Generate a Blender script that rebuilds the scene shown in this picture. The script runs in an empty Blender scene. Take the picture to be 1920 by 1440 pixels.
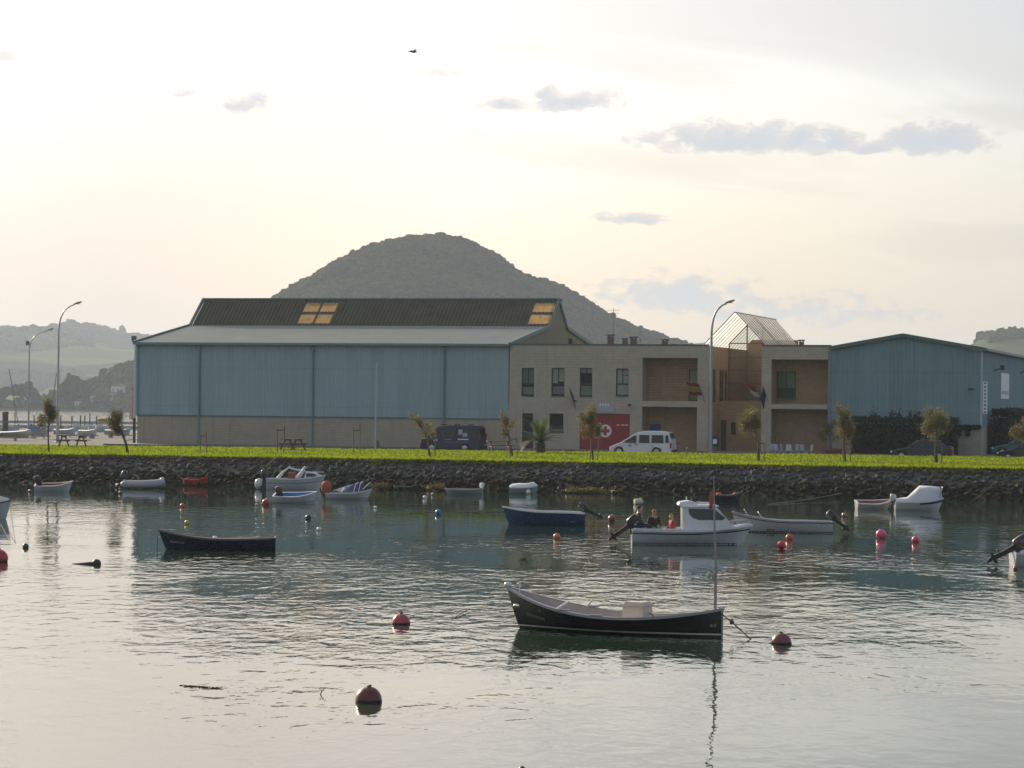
import bpy, bmesh, math, random
import numpy as np
from mathutils import Vector, Matrix, noise as mnoise

R = math.radians
sc = bpy.context.scene
COL = sc.collection

# ------------------------------------------------------------------ camera
F, CX, CY, RHO, H = 5500.0, 960.0, 762.0, 0.01, 4.7     # focal length and principal point in photo pixels, roll, eye height
cd = bpy.data.cameras.new('camera')
cam = bpy.data.objects.new('camera', cd); COL.objects.link(cam)
cd.sensor_width = 36.0; cd.sensor_fit = 'HORIZONTAL'
cd.lens = 36.0 * F / 1920.0
cd.shift_y = (CY - 720.0) / 1920.0
cd.clip_start = 0.5; cd.clip_end = 40000
cam.location = (0, 0, H)
cam.rotation_mode = 'XYZ'
cam.rotation_euler = (Matrix.Rotation(R(90), 4, 'X') @ Matrix.Rotation(RHO, 4, 'Z')).to_euler()
sc.camera = cam

# ------------------------------------------------------------------ sky, sun, exposure
SUN_AZ, SUN_EL = R(-33), R(18.5)        # azimuth measured from +Y (view direction), negative = left
SUND = Vector((math.sin(SUN_AZ)*math.cos(SUN_EL), math.cos(SUN_AZ)*math.cos(SUN_EL), math.sin(SUN_EL)))
sc.view_settings.view_transform = 'Standard'; sc.view_settings.look = 'None'
sc.view_settings.exposure = 0.72; sc.view_settings.gamma = 1.0
sc.cycles.use_denoising = True
sc.cycles.max_bounces = 6; sc.cycles.diffuse_bounces = 2; sc.cycles.glossy_bounces = 3
sc.cycles.transmission_bounces = 6; sc.cycles.transparent_max_bounces = 8; sc.cycles.volume_bounces = 1
sc.cycles.sample_clamp_indirect = 6.0
sc.cycles.caustics_reflective = False; sc.cycles.caustics_refractive = False

class NT:
    """small helper for node trees"""
    def __init__(s, tree):
        s.t = tree; s.t.nodes.clear()
    def n(s, kind, **kw):
        nd = s.t.nodes.new(kind)
        for k, v in kw.items(): setattr(nd, k, v)
        return nd
    def link(s, a, b): s.t.links.new(a, b)
    def put(s, sock, v):
        if isinstance(v, bpy.types.NodeSocket): s.link(v, sock)
        else:
            if hasattr(sock.default_value, '__len__') and not hasattr(v, '__len__'):
                v = (v,)*len(sock.default_value)
            if hasattr(sock.default_value, '__len__') and len(sock.default_value) == 4 and len(v) == 3: v = tuple(v)+(1,)
            sock.default_value = v
    def m(s, op, a, b=0.0, c=0.0, clamp=False):
        nd = s.n('ShaderNodeMath', operation=op, use_clamp=clamp)
        for i, v in enumerate((a, b, c)): s.put(nd.inputs[i], v)
        return nd.outputs[0]
    def vm(s, op, a, b=(0, 0, 0), out=0):
        nd = s.n('ShaderNodeVectorMath', operation=op)
        s.put(nd.inputs[0], a); s.put(nd.inputs[1], b)
        return nd.outputs[out]
    def ramp(s, v, a, b, lo=0.0, hi=1.0, smooth=True):
        nd = s.n('ShaderNodeMapRange', interpolation_type='SMOOTHSTEP' if smooth else 'LINEAR')
        for i, x in enumerate((v, a, b, lo, hi)): s.put(nd.inputs[i], x)
        return nd.outputs[0]
    def mix(s, f, a, b, blend='MIX'):
        nd = s.n('ShaderNodeMix', data_type='RGBA', blend_type=blend)
        s.put(nd.inputs[0], f); s.put(nd.inputs[6], a); s.put(nd.inputs[7], b)
        return nd.outputs[2]
    def noise(s, vec, scale, detail=3.0, rough=0.5, dist=0.0):
        nd = s.n('ShaderNodeTexNoise')
        if vec is not None: s.put(nd.inputs['Vector'], vec)
        s.put(nd.inputs['Scale'], scale); s.put(nd.inputs['Detail'], detail); s.put(nd.inputs['Roughness'], rough)
        s.put(nd.inputs['Distortion'], dist)
        return nd.outputs['Fac']
    def comb(s, x, y, z):
        nd = s.n('ShaderNodeCombineXYZ')
        for i, v in enumerate((x, y, z)): s.put(nd.inputs[i], v)
        return nd.outputs[0]

wd = bpy.data.worlds.new('World'); sc.world = wd; wd.use_nodes = True
wd.cycles.sampling_method = 'MANUAL'; wd.cycles.sample_map_resolution = 512
w = NT(wd.node_tree)
sky = w.n('ShaderNodeTexSky', sky_type='NISHITA', sun_disc=False, sun_elevation=SUN_EL, sun_rotation=SUN_AZ,
          altitude=0.0, air_density=1.0, dust_density=1.6, ozone_density=1.5)
gen = w.n('ShaderNodeTexCoord').outputs['Generated']
sep = w.n('ShaderNodeSeparateXYZ'); w.link(gen, sep.inputs[0])
dx, dy, dz = sep.outputs
AZ = w.m('MULTIPLY', w.m('ARCTAN2', dx, dy), 180/math.pi)
EL = w.m('MULTIPLY', w.m('ARCSINE', dz), 180/math.pi)
cosS = w.m('MAXIMUM', w.vm('DOT_PRODUCT', gen, tuple(SUND), 1), 0.0)
glow = w.m('MULTIPLY', w.m('POWER', cosS, 8.0), w.ramp(EL, 0.0, 9.0, 0.55, 1.7))                                   # forward scattering of thin cloud round the sun
veil_b = w.m('ADD', w.m('MULTIPLY', glow, 9.4), 2.95)              # brightness of the high veil
veil_c = w.mix(w.m('POWER', cosS, 2.8), (0.82, 0.92, 1.0), (1.0, 0.885, 0.69))
veil_col = w.vm('SCALE', veil_c); w.put(veil_col.node.inputs['Scale'], veil_b)
pv = w.comb(w.m('MULTIPLY', AZ, 0.10), w.m('MULTIPLY', w.m('ADD', EL, w.m('MULTIPLY', AZ, 0.12)), 0.60), 3.3)
n1 = w.noise(pv, 1.0, 4.0, 0.5, 0.6)
streak = w.ramp(n1, 0.38, 0.62)
low = w.ramp(EL, 9.0, -1.0)
veil_f = w.m('MAXIMUM', w.m('MULTIPLY', streak, 0.55), w.m('MULTIPLY', low, 0.66))
veil_f = w.m('ADD', w.m('MULTIPLY', veil_f, 0.80), 0.14, clamp=True)
veil_f = w.m('MAXIMUM', veil_f, w.ramp(AZ, 6.0, -9.0, 0.05, 0.90))
base = w.mix(veil_f, sky.outputs[0], veil_col)
# cumulus: flat-bottomed clumps by azimuth and elevation (degrees)
def pxdir(px, py):
    u = px-CX+RHO*(py-CY); v = (py-CY)-RHO*(px-CX)
    return math.degrees(math.atan2(u, F)), math.degrees(math.atan2(-v, math.hypot(F, u)))
CL = [(1380, 266, 170, 36, 1.0), (1530, 272, 110, 26, .95), (1745, 270, 110, 32, .95), (1640, 280, 90, 14, .7), (1060, 192, 95, 28, .75), (940, 198, 75, 16, .65),
      (462, 202, 60, 26, .95), (340, 178, 50, 14, .45), (5, 108, 45, 20, .95), (815, 135, 50, 16, .35), (1190, 412, 60, 16, .7),
      (1275, 562, 140, 46, .72), (1500, 590, 190, 34, .38)]
pn = w.comb(w.m('MULTIPLY', AZ, 1.1), w.m('MULTIPLY', EL, 2.1), 1.7)
fb = w.noise(pn, 1.9, 8.0, 0.62, 0.2)
fb_hi = w.noise(w.vm('ADD', pn, (0.08, 0.20, 0)), 1.9, 8.0, 0.62, 0.2)
acc = None
for (px, py, rx, ry, k) in CL:
    a0, e0 = pxdir(px, py)
    qx = w.m('DIVIDE', w.m('SUBTRACT', AZ, a0), rx*1.3/96.0)
    dyc = w.m('DIVIDE', w.m('SUBTRACT', EL, e0), ry*1.35/96.0)
    qy = w.m('MAXIMUM', dyc, w.m('MULTIPLY', dyc, -1.9))          # flatter underneath
    d = w.m('SQRT', w.m('ADD', w.m('MULTIPLY', qx, qx), w.m('MULTIPLY', qy, qy)))
    q1 = w.m('SUBTRACT', 1.0, d); b = w.m('MINIMUM', w.m('MULTIPLY', q1, k), w.m('MULTIPLY', q1, 1.7))
    acc = b if acc is None else w.m('MAXIMUM', acc, b)
# scattered cumulus everywhere else, so the sky goes on beyond the frame
gn = w.noise(w.comb(w.m('MULTIPLY', AZ, 0.19), w.m('MULTIPLY', EL, 0.62), 9.1), 1.0, 2.0, 0.5)
outside = w.ramp(w.m('ABSOLUTE', AZ), 10.5, 13.0)
bandE = w.m('MULTIPLY', w.ramp(EL, 1.0, 3.0), w.ramp(EL, 30.0, 12.0))
gen_c = w.m('SUBTRACT', w.m('MULTIPLY', w.m('SUBTRACT', gn, 0.56), 5.0), w.m('MULTIPLY', w.m('SUBTRACT', 1.0, w.m('MULTIPLY', outside, bandE)), 3.0))
acc = w.m('MAXIMUM', acc, gen_c)
dens = w.m('ADD', w.m('MAXIMUM', acc, -1.1), w.m('MULTIPLY', w.m('SUBTRACT', fb, 0.5), 2.3))
cov = w.ramp(dens, -0.05, 0.45)
shade = w.ramp(w.m('ADD', dens, w.m('MULTIPLY', w.m('SUBTRACT', fb_hi, fb), 2.0)), 0.05, 0.85)
ccol = w.mix(shade, w.vm('MULTIPLY', veil_col, (1.22, 1.22, 1.24)), (3.55, 4.2, 4.6))
ccol = w.mix(w.m('MULTIPLY', glow, 0.5), ccol, veil_col)
final = w.vm('MULTIPLY', w.mix(w.m('MULTIPLY', cov, 0.85), base, ccol), (0.985, 0.918, 0.945))      # white balance of the picture
bg = w.n('ShaderNodeBackground'); w.link(final, bg.inputs['Color']); bg.inputs['Strength'].default_value = 0.10
wo = w.n('ShaderNodeOutputWorld'); w.link(bg.outputs[0], wo.inputs['Surface'])

ld = bpy.data.lights.new('sun', 'SUN'); sun = bpy.data.objects.new('sun', ld); COL.objects.link(sun)
ld.energy = 3.6; ld.angle = R(0.6); ld.color = (1.0, 0.86, 0.66)
sun.rotation_euler = SUND.to_track_quat('Z', 'Y').to_euler()

# ------------------------------------------------------------------ pixel -> place helpers (construction only)
def P(px, py, D):
    u = px-CX+RHO*(py-CY); v = (py-CY)-RHO*(px-CX)
    return Vector((u*D/F, D, H-v*D/F))
def onz(px, py, z):
    v = (py-CY)-RHO*(px-CX)
    return P(px, py, (H-z)*F/v)
def PW(px, py): return onz(px, py, 0.0)
# site frame: facade line, bank and lawn are all parallel
TH = R(15.2)
AX, AY, G = -28.6, 224.0, 1.6
TX, TY = math.cos(TH), -math.sin(TH)
EX, EY = math.sin(TH), math.cos(TH)
def SW(s, d, z=0.0): return Vector((AX+TX*s+EX*d, AY+TY*s+EY*d, z))
def SD(p): return ((p.x-AX)*TX+(p.y-AY)*TY, (p.x-AX)*EX+(p.y-AY)*EY)
def fac(px, py, d=0.0):
    u = px-CX+RHO*(py-CY)
    D = (d+AX*EX+AY*EY)/(u/F*EX+EY)
    p = P(px, py, D)
    return SD(p)[0], p.z-G
ROAD = 1.36

# ------------------------------------------------------------------ mesh helpers
class MB:
    def __init__(s): s.v = []; s.f = []; s.mi = []; s.cur = 0
    def add(s, vs, fs):
        o = len(s.v); s.v += [tuple(x) for x in vs]
        for f in fs: s.f.append(tuple(i+o for i in f)); s.mi.append(s.cur)
        return s
    def box(s, x0, x1, y0, y1, z0, z1):
        vs = [(x, y, z) for z in (z0, z1) for y in (y0, y1) for x in (x0, x1)]
        return s.add(vs, [(0, 2, 3, 1), (4, 5, 7, 6), (0, 1, 5, 4), (2, 6, 7, 3), (0, 4, 6, 2), (1, 3, 7, 5)])
    def bar(s, a, b, w_, h_, up=(0, 0, 1)):
        a = Vector(a); b = Vector(b); d = (b-a).normalized(); u = Vector(up)
        sd = d.cross(u)
        if sd.length < 1e-4: sd = d.cross(Vector((1, 0, 0)))
        sd.normalize(); u = sd.cross(d).normalized()
        vs = [p+sd*(i*w_/2)+u*(j*h_/2) for p in (a, b) for j in (-1, 1) for i in (-1, 1)]
        return s.add(vs, [(0, 2, 3, 1), (4, 5, 7, 6), (0, 1, 5, 4), (2, 6, 7, 3), (0, 4, 6, 2), (1, 3, 7, 5)])
    def tube(s, pts, rad, n=8, cap=True):
        pts = [Vector(p) for p in pts]; k = len(pts)
        if not hasattr(rad, '__len__'): rad = [rad]*k
        o = []; u = None
        for i, p in enumerate(pts):
            d = (pts[min(i+1, k-1)]-pts[max(i-1, 0)]).normalized()
            if u is None: u = d.orthogonal().normalized()
            else:
                u = (u-d*u.dot(d)); u = u.normalized() if u.length > 1e-6 else d.orthogonal().normalized()
            w_ = d.cross(u)
            o += [p+(u*math.cos(2*math.pi*j/n)+w_*math.sin(2*math.pi*j/n))*rad[i] for j in range(n)]
        fs = [(i*n+j, i*n+(j+1) % n, (i+1)*n+(j+1) % n, (i+1)*n+j) for i in range(k-1) for j in range(n)]
        if cap: fs += [tuple(range(n-1, -1, -1)), tuple((k-1)*n+j for j in range(n))]
        return s.add(o, fs)
    def loft(s, secs, closed=True, cap=True):
        n = len(secs[0]); o = [p for q in secs for p in q]
        m = n if closed else n-1
        fs = [(i*n+j, i*n+(j+1) % n, (i+1)*n+(j+1) % n, (i+1)*n+j) for i in range(len(secs)-1) for j in range(m)]
        if cap and closed: fs += [tuple(range(n-1, -1, -1)), tuple((len(secs)-1)*n+j for j in range(n))]
        return s.add(o, fs)
    def lathe(s, prof, n=14, c=(0, 0, 0), axis='z'):
        secs = []
        for r_, z in prof:
            q = []
            for j in range(n):
                a = 2*math.pi*j/n; x, y = r_*math.cos(a), r_*math.sin(a)
                q.append((c[0]+x, c[1]+y, c[2]+z) if axis == 'z' else ((c[0]+x, c[1]+z, c[2]+y) if axis == 'y' else (c[0]+z, c[1]+x, c[2]+y)))
            secs.append(q)
        return s.loft(secs)
    def prism(s, poly, y0, y1):                       # poly in x,z, extruded in y
        n = len(poly)
        vs = [(x, y0, z) for x, z in poly]+[(x, y1, z) for x, z in poly]
        fs = [tuple(range(n)), tuple(range(2*n-1, n-1, -1))]+[(i, i+n, (i+1) % n+n, (i+1) % n) for i in range(n)]
        return s.add(vs, fs)
    def quad(s, a, b, c, d): return s.add([a, b, c, d], [(0, 1, 2, 3)])
    def ball(s, c, r, seg=12, rings=8, rough=0.0, seed=0):
        rx, ry, rz = r if hasattr(r, '__len__') else (r, r, r)
        rnd = random.Random(seed); vs = [(0, 0, -1)]
        for i in range(1, rings):
            a = -math.pi/2+math.pi*i/rings
            for j in range(seg):
                b = 2*math.pi*j/seg; vs.append((math.cos(a)*math.cos(b), math.cos(a)*math.sin(b), math.sin(a)))
        vs.append((0, 0, 1))
        fs = [(0, 1+(j+1) % seg, 1+j) for j in range(seg)]
        for i in range(rings-2):
            for j in range(seg):
                a, b = 1+i*seg+j, 1+i*seg+(j+1) % seg
                fs.append((a, b, b+seg, a+seg))
        t = len(vs)-1; l = 1+(rings-2)*seg
        fs += [(l+j, l+(j+1) % seg, t) for j in range(seg)]
        o = []
        for x, y, z in vs:
            k = 1+rough*(rnd.random()-.5)*2
            o.append((c[0]+x*rx*k, c[1]+y*ry*k, c[2]+z*rz*k))
        return s.add(o, fs)
    def xf(s, M, start=0):
        for i in range(start, len(s.v)): s.v[i] = tuple(M @ Vector(s.v[i]))
        return s
    def mesh(s, name, mats, smooth=None):
        me = bpy.data.meshes.new(name); me.from_pydata(s.v, [], s.f)
        for m_ in (mats if isinstance(mats, (list, tuple)) else [mats]): me.materials.append(m_)
        if s.mi and max(s.mi) > 0: me.polygons.foreach_set('material_index', s.mi)
        if smooth is not None:
            me.polygons.foreach_set('use_smooth', [True]*len(me.polygons))
            if smooth < 180: me.set_sharp_from_angle(angle=R(smooth))
        me.update()
        return me

def np_mesh(name, verts, faces, mat_, smooth=False):
    me = bpy.data.meshes.new(name); k = faces.shape[1]; nf = len(faces)
    me.vertices.add(len(verts)); me.vertices.foreach_set('co', verts.astype(np.float32).ravel())
    me.loops.add(nf*k); me.loops.foreach_set('vertex_index', faces.astype(np.int32).ravel())
    me.polygons.add(nf); me.polygons.foreach_set('loop_start', np.arange(0, nf*k, k, dtype=np.int32))
    if smooth: me.polygons.foreach_set('use_smooth', np.ones(nf, dtype=bool))
    me.materials.append(mat_); me.update(calc_edges=True)
    return me

def link(name, data, parent=None, loc=(0, 0, 0), rz=0.0):
    o = bpy.data.objects.new(name, data); COL.objects.link(o)
    o.location = loc; o.rotation_euler = (0, 0, rz)
    if parent is not None: o.parent = parent
    return o
def tag(o, label=None, cat=None, group=None, kind=None):
    if label: o['label'] = label
    if cat: o['category'] = cat
    if group: o['group'] = group
    if kind: o['kind'] = kind
    return o
def thing(name, label, cat, loc=(0, 0, 0), rz=0.0, group=None): return tag(link(name, None, None, loc, rz), label, cat, group)
def part(name, mb, mat_, parent, smooth=None, loc=(0, 0, 0), rz=0.0): return link(name, mb.mesh(name, mat_, smooth), parent, loc, rz)
def struct(name, mb, mat_, smooth=None): return tag(part(name, mb, mat_, None, smooth), kind='structure')
def copy_tree(o, parent=None):
    c = o.copy(); COL.objects.link(c); c.parent = parent
    for ch in [x for x in bpy.data.objects if x.parent == o]: copy_tree(ch, c)
    return c

# ------------------------------------------------------------------ materials
MATS = {}
def mat(name, col, rough=0.6, metal=0.0, var=0.12, vs=3.0, bump=0.0, bs=20.0, spec=0.5, coat=0.0, trans=0.0, stain=None):
    """painted / mineral / plastic surface: colour with two octaves of uneven wear, fine relief"""
    if name in MATS: return MATS[name]
    m_ = bpy.data.materials.new(name); m_.use_nodes = True; t = NT(m_.node_tree)
    pos = t.n('ShaderNodeTexCoord').outputs['Object']
    f = t.noise(pos, vs, 5.0, 0.6)
    f2 = t.noise(pos, vs*7.3, 3.0, 0.6)
    k = t.m('ADD', t.m('MULTIPLY', t.m('SUBTRACT', f, 0.5), 2.4*var), t.m('MULTIPLY', t.m('SUBTRACT', f2, 0.5), 1.2*var))
    c = t.vm('SCALE', tuple(col)); t.put(c.node.inputs['Scale'], t.m('ADD', k, 1.0))
    if stain:                                       # (colour, amount, scale)
        sf = t.ramp(t.noise(pos, stain[2], 6.0, 0.65), 0.52, 0.70)
        c = t.mix(t.m('MULTIPLY', sf, stain[1]), c, stain[0])
    b = t.n('ShaderNodeBsdfPrincipled'); t.put(b.inputs['Base Color'], c)
    t.put(b.inputs['Roughness'], t.m('ADD', t.m('MULTIPLY', t.m('SUBTRACT', f2, 0.5), 0.25), rough, clamp=True))
    b.inputs['Metallic'].default_value = metal; b.inputs['Specular IOR Level'].default_value = spec
    b.inputs['Coat Weight'].default_value = coat
    if bump:
        bp = t.n('ShaderNodeBump'); bp.inputs['Strength'].default_value = 1.0; bp.inputs['Distance'].default_value = bump
        t.put(bp.inputs['Height'], t.noise(pos, bs, 4.0, 0.6)); t.link(bp.outputs[0], b.inputs['Normal'])
    o = t.n('ShaderNodeOutputMaterial')
    if trans:
        tr = t.n('ShaderNodeBsdfTranslucent'); t.put(tr.inputs[0], c)
        mx = t.n('ShaderNodeMixShader'); mx.inputs[0].default_value = trans
        t.link(b.outputs[0], mx.inputs[1]); t.link(tr.outputs[0], mx.inputs[2]); t.link(mx.outputs[0], o.inputs[0])
    else: t.link(b.outputs[0], o.inputs[0])
    MATS[name] = m_
    return m_
def glass_mat(name, tint=(0.03, 0.035, 0.04), see=0.35, rough=0.03):
    """window glass: mirror-like face over a partly see-through tinted pane"""
    if name in MATS: return MATS[name]
    m_ = bpy.data.materials.new(name); m_.use_nodes = True; t = NT(m_.node_tree)
    b = t.n('ShaderNodeBsdfPrincipled'); b.inputs['Base Color'].default_value = (*tint, 1); b.inputs['Roughness'].default_value = rough
    pos = t.n('ShaderNodeTexCoord').outputs['Object']
    bp = t.n('ShaderNodeBump'); bp.inputs['Distance'].default_value = 0.01; bp.inputs['Strength'].default_value = 0.4
    t.put(bp.inputs['Height'], t.noise(pos, 1.6, 2.0)); t.link(bp.outputs[0], b.inputs['Normal'])
    tp = t.n('ShaderNodeBsdfTransparent'); tp.inputs[0].default_value = (0.8, 0.85, 0.83, 1)
    mx = t.n('ShaderNodeMixShader'); mx.inputs[0].default_value = see
    t.link(b.outputs[0], mx.inputs[1]); t.link(tp.outputs[0], mx.inputs[2])
    o = t.n('ShaderNodeOutputMaterial'); t.link(mx.outputs[0], o.inputs[0]); MATS[name] = m_
    return m_
def rgb(r_, g_, b_):                                  # sRGB 0-255 -> linear
    return tuple((x/255/12.92 if x/255 <= 0.04045 else ((x/255+0.055)/1.055)**2.4) for x in (r_, g_, b_))
# =================================================================== SETTING
def water_mat():
    m_ = bpy.data.materials.new('harbour_water'); m_.use_nodes = True; t = NT(m_.node_tree)
    pos = t.n('ShaderNodeTexCoord').outputs['Object']
    b = t.n('ShaderNodeBsdfPrincipled')
    murk = t.mix(t.noise(pos, 0.05, 3.0), (0.030, 0.052, 0.026), (0.020, 0.046, 0.034))
    t.put(b.inputs['Base Color'], murk)
    b.inputs['Roughness'].default_value = 0.02; b.inputs['IOR'].default_value = 1.333
    def st(sx, sy):
        return t.vm('MULTIPLY', pos, (sx, sy, 1.0))
    # breeze patches: where the little waves stand up, where the water lies flat
    pat = t.noise(t.vm('MULTIPLY', pos, (1.0, 0.55, 1.0)), 0.085, 4.0, 0.55, 0.4)
    sp = t.n('ShaderNodeSeparateXYZ'); t.link(pos, sp.inputs[0])
    near = t.m('MULTIPLY', t.m('MULTIPLY', t.ramp(sp.outputs[1], 160.0, 68.0, 0.36, 1.0), t.ramp(sp.outputs[1], 34.0, 56.0, 0.30, 1.0)), t.ramp(sp.outputs[0], -13.0, -6.0, 0.80, 1.0))   # sheltered under the quay and behind the left-hand moorings
    calm = t.m('MULTIPLY', t.ramp(pat, 0.36, 0.62, 0.25, 1.35), t.m('ADD', t.m('ADD', t.m('MULTIPLY', near, 0.94), 0.06), t.ramp(sp.outputs[1], 240.0, 330.0, 0.0, 4.0)))
    w1 = t.noise(st(1.7, 0.85), 1.05, 2.0, 0.5, 0.4)
    w2 = t.noise(st(1.5, 0.9), 3.6, 2.0, 0.55, 0.2)
    w3 = t.noise(st(0.5, 1.0), 0.33, 2.0, 0.5)
    h1 = t.m('MULTIPLY', t.m('ADD', t.m('MULTIPLY', w1, 0.030), t.m('MULTIPLY', w2, 0.0058)), calm)
    h = t.m('ADD', h1, t.m('MULTIPLY', w3, 0.004))
    bp = t.n('ShaderNodeBump'); bp.inputs['Strength'].default_value = 1.0; bp.inputs['Distance'].default_value = 1.0
    t.link(h, bp.inputs['Height']); t.link(bp.outputs[0], b.inputs['Normal'])
    o = t.n('ShaderNodeOutputMaterial'); t.link(b.outputs[0], o.inputs[0])
    return m_
WATER = water_mat()
mb = MB(); mb.quad((-9000, -300, 0), (9000, -300, 0), (9000, 9000, 0), (-9000, 9000, 0))
struct('water', mb, WATER)

# ---- quay land: one solid sheet of asphalt, its front under the rubble bank
ASPH = mat('asphalt', (0.085, 0.082, 0.080), 0.9, var=0.25, vs=0.4, bump=0.004, bs=30)
def land():
    poly = [(-140, -48.6), (150, -48.6), (150, 120), (-6, 120), (-6, 92), (-140, 92)]
    mb = MB(); n = len(poly)
    top = [SW(s, d, ROAD) for s, d in poly]; bot = [SW(s, d, -1.5) for s, d in poly]
    mb.add(top+bot, [tuple(range(n))]+[(i+n, (i+1) % n+n, (i+1) % n, i) for i in range(n)])
    struct('quay_road', mb, ASPH)
land()
PAVE = mat('pavement', (0.16, 0.155, 0.15), 0.85, var=0.15, vs=1.2, bump=0.003, bs=25)
mb = MB()
def site_box(mb, s0, s1, d0, d1, z0, z1):
    k = len(mb.v); mb.box(s0, s1, d0, d1, z0, z1)
    for i in range(k, len(mb.v)):
        s, d, z = mb.v[i]; mb.v[i] = tuple(SW(s, d, z))
site_box(mb, -1.0, 74, -4.2, 45, 1.0, G)
struct('pavement', mb, PAVE)

# ---- lawn: gently crowned strip with a ragged front edge, carrying real blades
def lawn_back(s): return -23.0+6.0*max(0.0, min(1.0, s/62.0))
def edge_wob(s): return 0.55*mnoise.noise((s*0.22, 3.1, 0))+0.30*mnoise.noise((s*0.9, 7.7, 0))
def lawn_z(s, d):
    b = lawn_back(s); t = (d+48.0)/(b+48.0)
    t = max(-0.05, min(1.0, t))
    return 1.56+0.18*t+0.035*mnoise.noise((s*0.15, d*0.15, 1.3))
def lawn_at(px, py):
    z = 1.65
    for _ in range(4):
        p = onz(px, py, z); s, d = SD(p); z = lawn_z(s, d)
    return Vector((p.x, p.y, z))
def grass_mat(name, c1, c2, tr):
    m_ = bpy.data.materials.new(name); m_.use_nodes = True; t = NT(m_.node_tree)
    pos = t.n('ShaderNodeTexCoord').outputs['Object']
    c = t.mix(t.ramp(t.noise(pos, 0.35, 5.0, 0.6), 0.35, 0.68), c1, c2)
    c = t.mix(t.ramp(t.noise(pos, 6.0, 3.0), 0.45, 0.75, 0, 0.2), c, (0.20, 0.18, 0.02))
    c = t.mix(t.ramp(t.noise(pos, 0.16, 4.0, .65), 0.50, 0.72, 0, 0.75), c, (0.16, 0.20, 0.02))
    c = t.mix(t.ramp(t.noise(t.vm('ADD', pos, (31, 7, 0)), 0.5, 5.0, .7), 0.60, 0.74, 0, 0.7), c, (0.24, 0.19, 0.06))
    d = t.n('ShaderNodeBsdfDiffuse'); t.put(d.inputs[0], c)
    tl = t.n('ShaderNodeBsdfTranslucent'); t.put(tl.inputs[0], c)
    mx = t.n('ShaderNodeMixShader'); mx.inputs[0].default_value = tr
    t.link(d.outputs[0], mx.inputs[1]); t.link(tl.outputs[0], mx.inputs[2])
    o = t.n('ShaderNodeOutputMaterial'); t.link(mx.outputs[0], o.inputs[0]); return m_
SOIL = grass_mat('turf', (0.10, 0.13, 0.02), (0.13, 0.15, 0.03), 0.0)
BLADE = grass_mat('grass_blades', (0.18, 0.265, 0.006), (0.27, 0.335, 0.010), 0.6)
mb = MB(); NS, ND = 150, 14
for i in range(NS+1):
    s = -120+270*i/NS
    f0 = -48.3+edge_wob(s); b = lawn_back(s)
    for j in range(ND+1):
        d = f0+(b-f0)*j/ND; mb.v.append(tuple(SW(s, d, lawn_z(s, d))))
    mb.v.append(tuple(SW(s, b+0.12, ROAD-0.1))); mb.v.append(tuple(SW(s, f0-0.25, 0.9)))
K = ND+3
for i in range(NS):
    for j in range(ND+1): mb.f.append((i*K+j, (i+1)*K+j, (i+1)*K+j+1, i*K+j+1)); mb.mi.append(0)
    mb.f.append((i*K+ND+2, (i+1)*K+ND+2, (i+1)*K, i*K)); mb.mi.append(0)
struct('lawn', mb, SOIL, 180)
mb = MB(); kb = MB()
for i in range(90):
    s0 = -60+i*1.5
    a = [SW(s0+0.01, lawn_back(s0)+0.13, 0), SW(s0+1.49, lawn_back(s0+1.5)+0.13, 0), SW(s0+1.49, lawn_back(s0+1.5)+0.28, 0), SW(s0+0.01, lawn_back(s0)+0.28, 0)]
    kb.add([(p.x, p.y, z) for z in (ROAD-0.1, ROAD+0.12) for p in a], [(0, 3, 2, 1), (4, 5, 6, 7), (0, 1, 5, 4), (1, 2, 6, 5), (2, 3, 7, 6), (3, 0, 4, 7)])
struct('kerb', kb, mat('kerb_concrete', (0.3, 0.29, 0.27), 0.9, bump=0.004))

def blades():
    g = np.random.default_rng(5)
    n = 90000
    s = g.uniform(-45, 75, n); fr = g.random(n)
    f0 = np.array([-48.35+edge_wob(x) for x in s]); b = -23.0+6.0*np.clip(s/62, 0, 1)
    fr[:26000] = fr[:26000]**3*0.10                       # denser along the ragged edge
    d = f0+(b-f0)*fr
    tt = np.clip((d+48.0)/(b+48.0), -.05, 1)
    z = 1.555+0.18*tt
    z += np.array([0.035*mnoise.noise((a*0.15, c*0.15, 1.3)) for a, c in zip(s, d)])
    x = AX+TX*s+EX*d; y = AY+TY*s+EY*d
    hgt = g.uniform(0.05, 0.11, n)
    edge = (fr < 0.05); hgt[edge] *= g.uniform(1.0, 2.3, edge.sum())
    a = g.uniform(0, 2*np.pi, n); wd_ = g.uniform(0.015, 0.035, n)*1.5
    lx, ly = g.normal(0, 0.05, n), g.normal(0, 0.05, n)
    ly[edge] -= 0.06; droop = np.where(edge, g.uniform(-0.10, 0.06, n), 0)
    v = np.stack([np.stack([x+np.cos(a)*wd_, y+np.sin(a)*wd_, z], 1), np.stack([x-np.cos(a)*wd_, y-np.sin(a)*wd_, z], 1),
                  np.stack([x+lx, y+ly, z+hgt+droop], 1)], 1).reshape(-1, 3)
    f = np.arange(3*n).reshape(-1, 3)
    tag(link('grass', np_mesh('grass', v, f, BLADE)), 'short sunlit grass covering the lawn strip above the stone bank', 'grass', kind='stuff')
blades()
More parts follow.
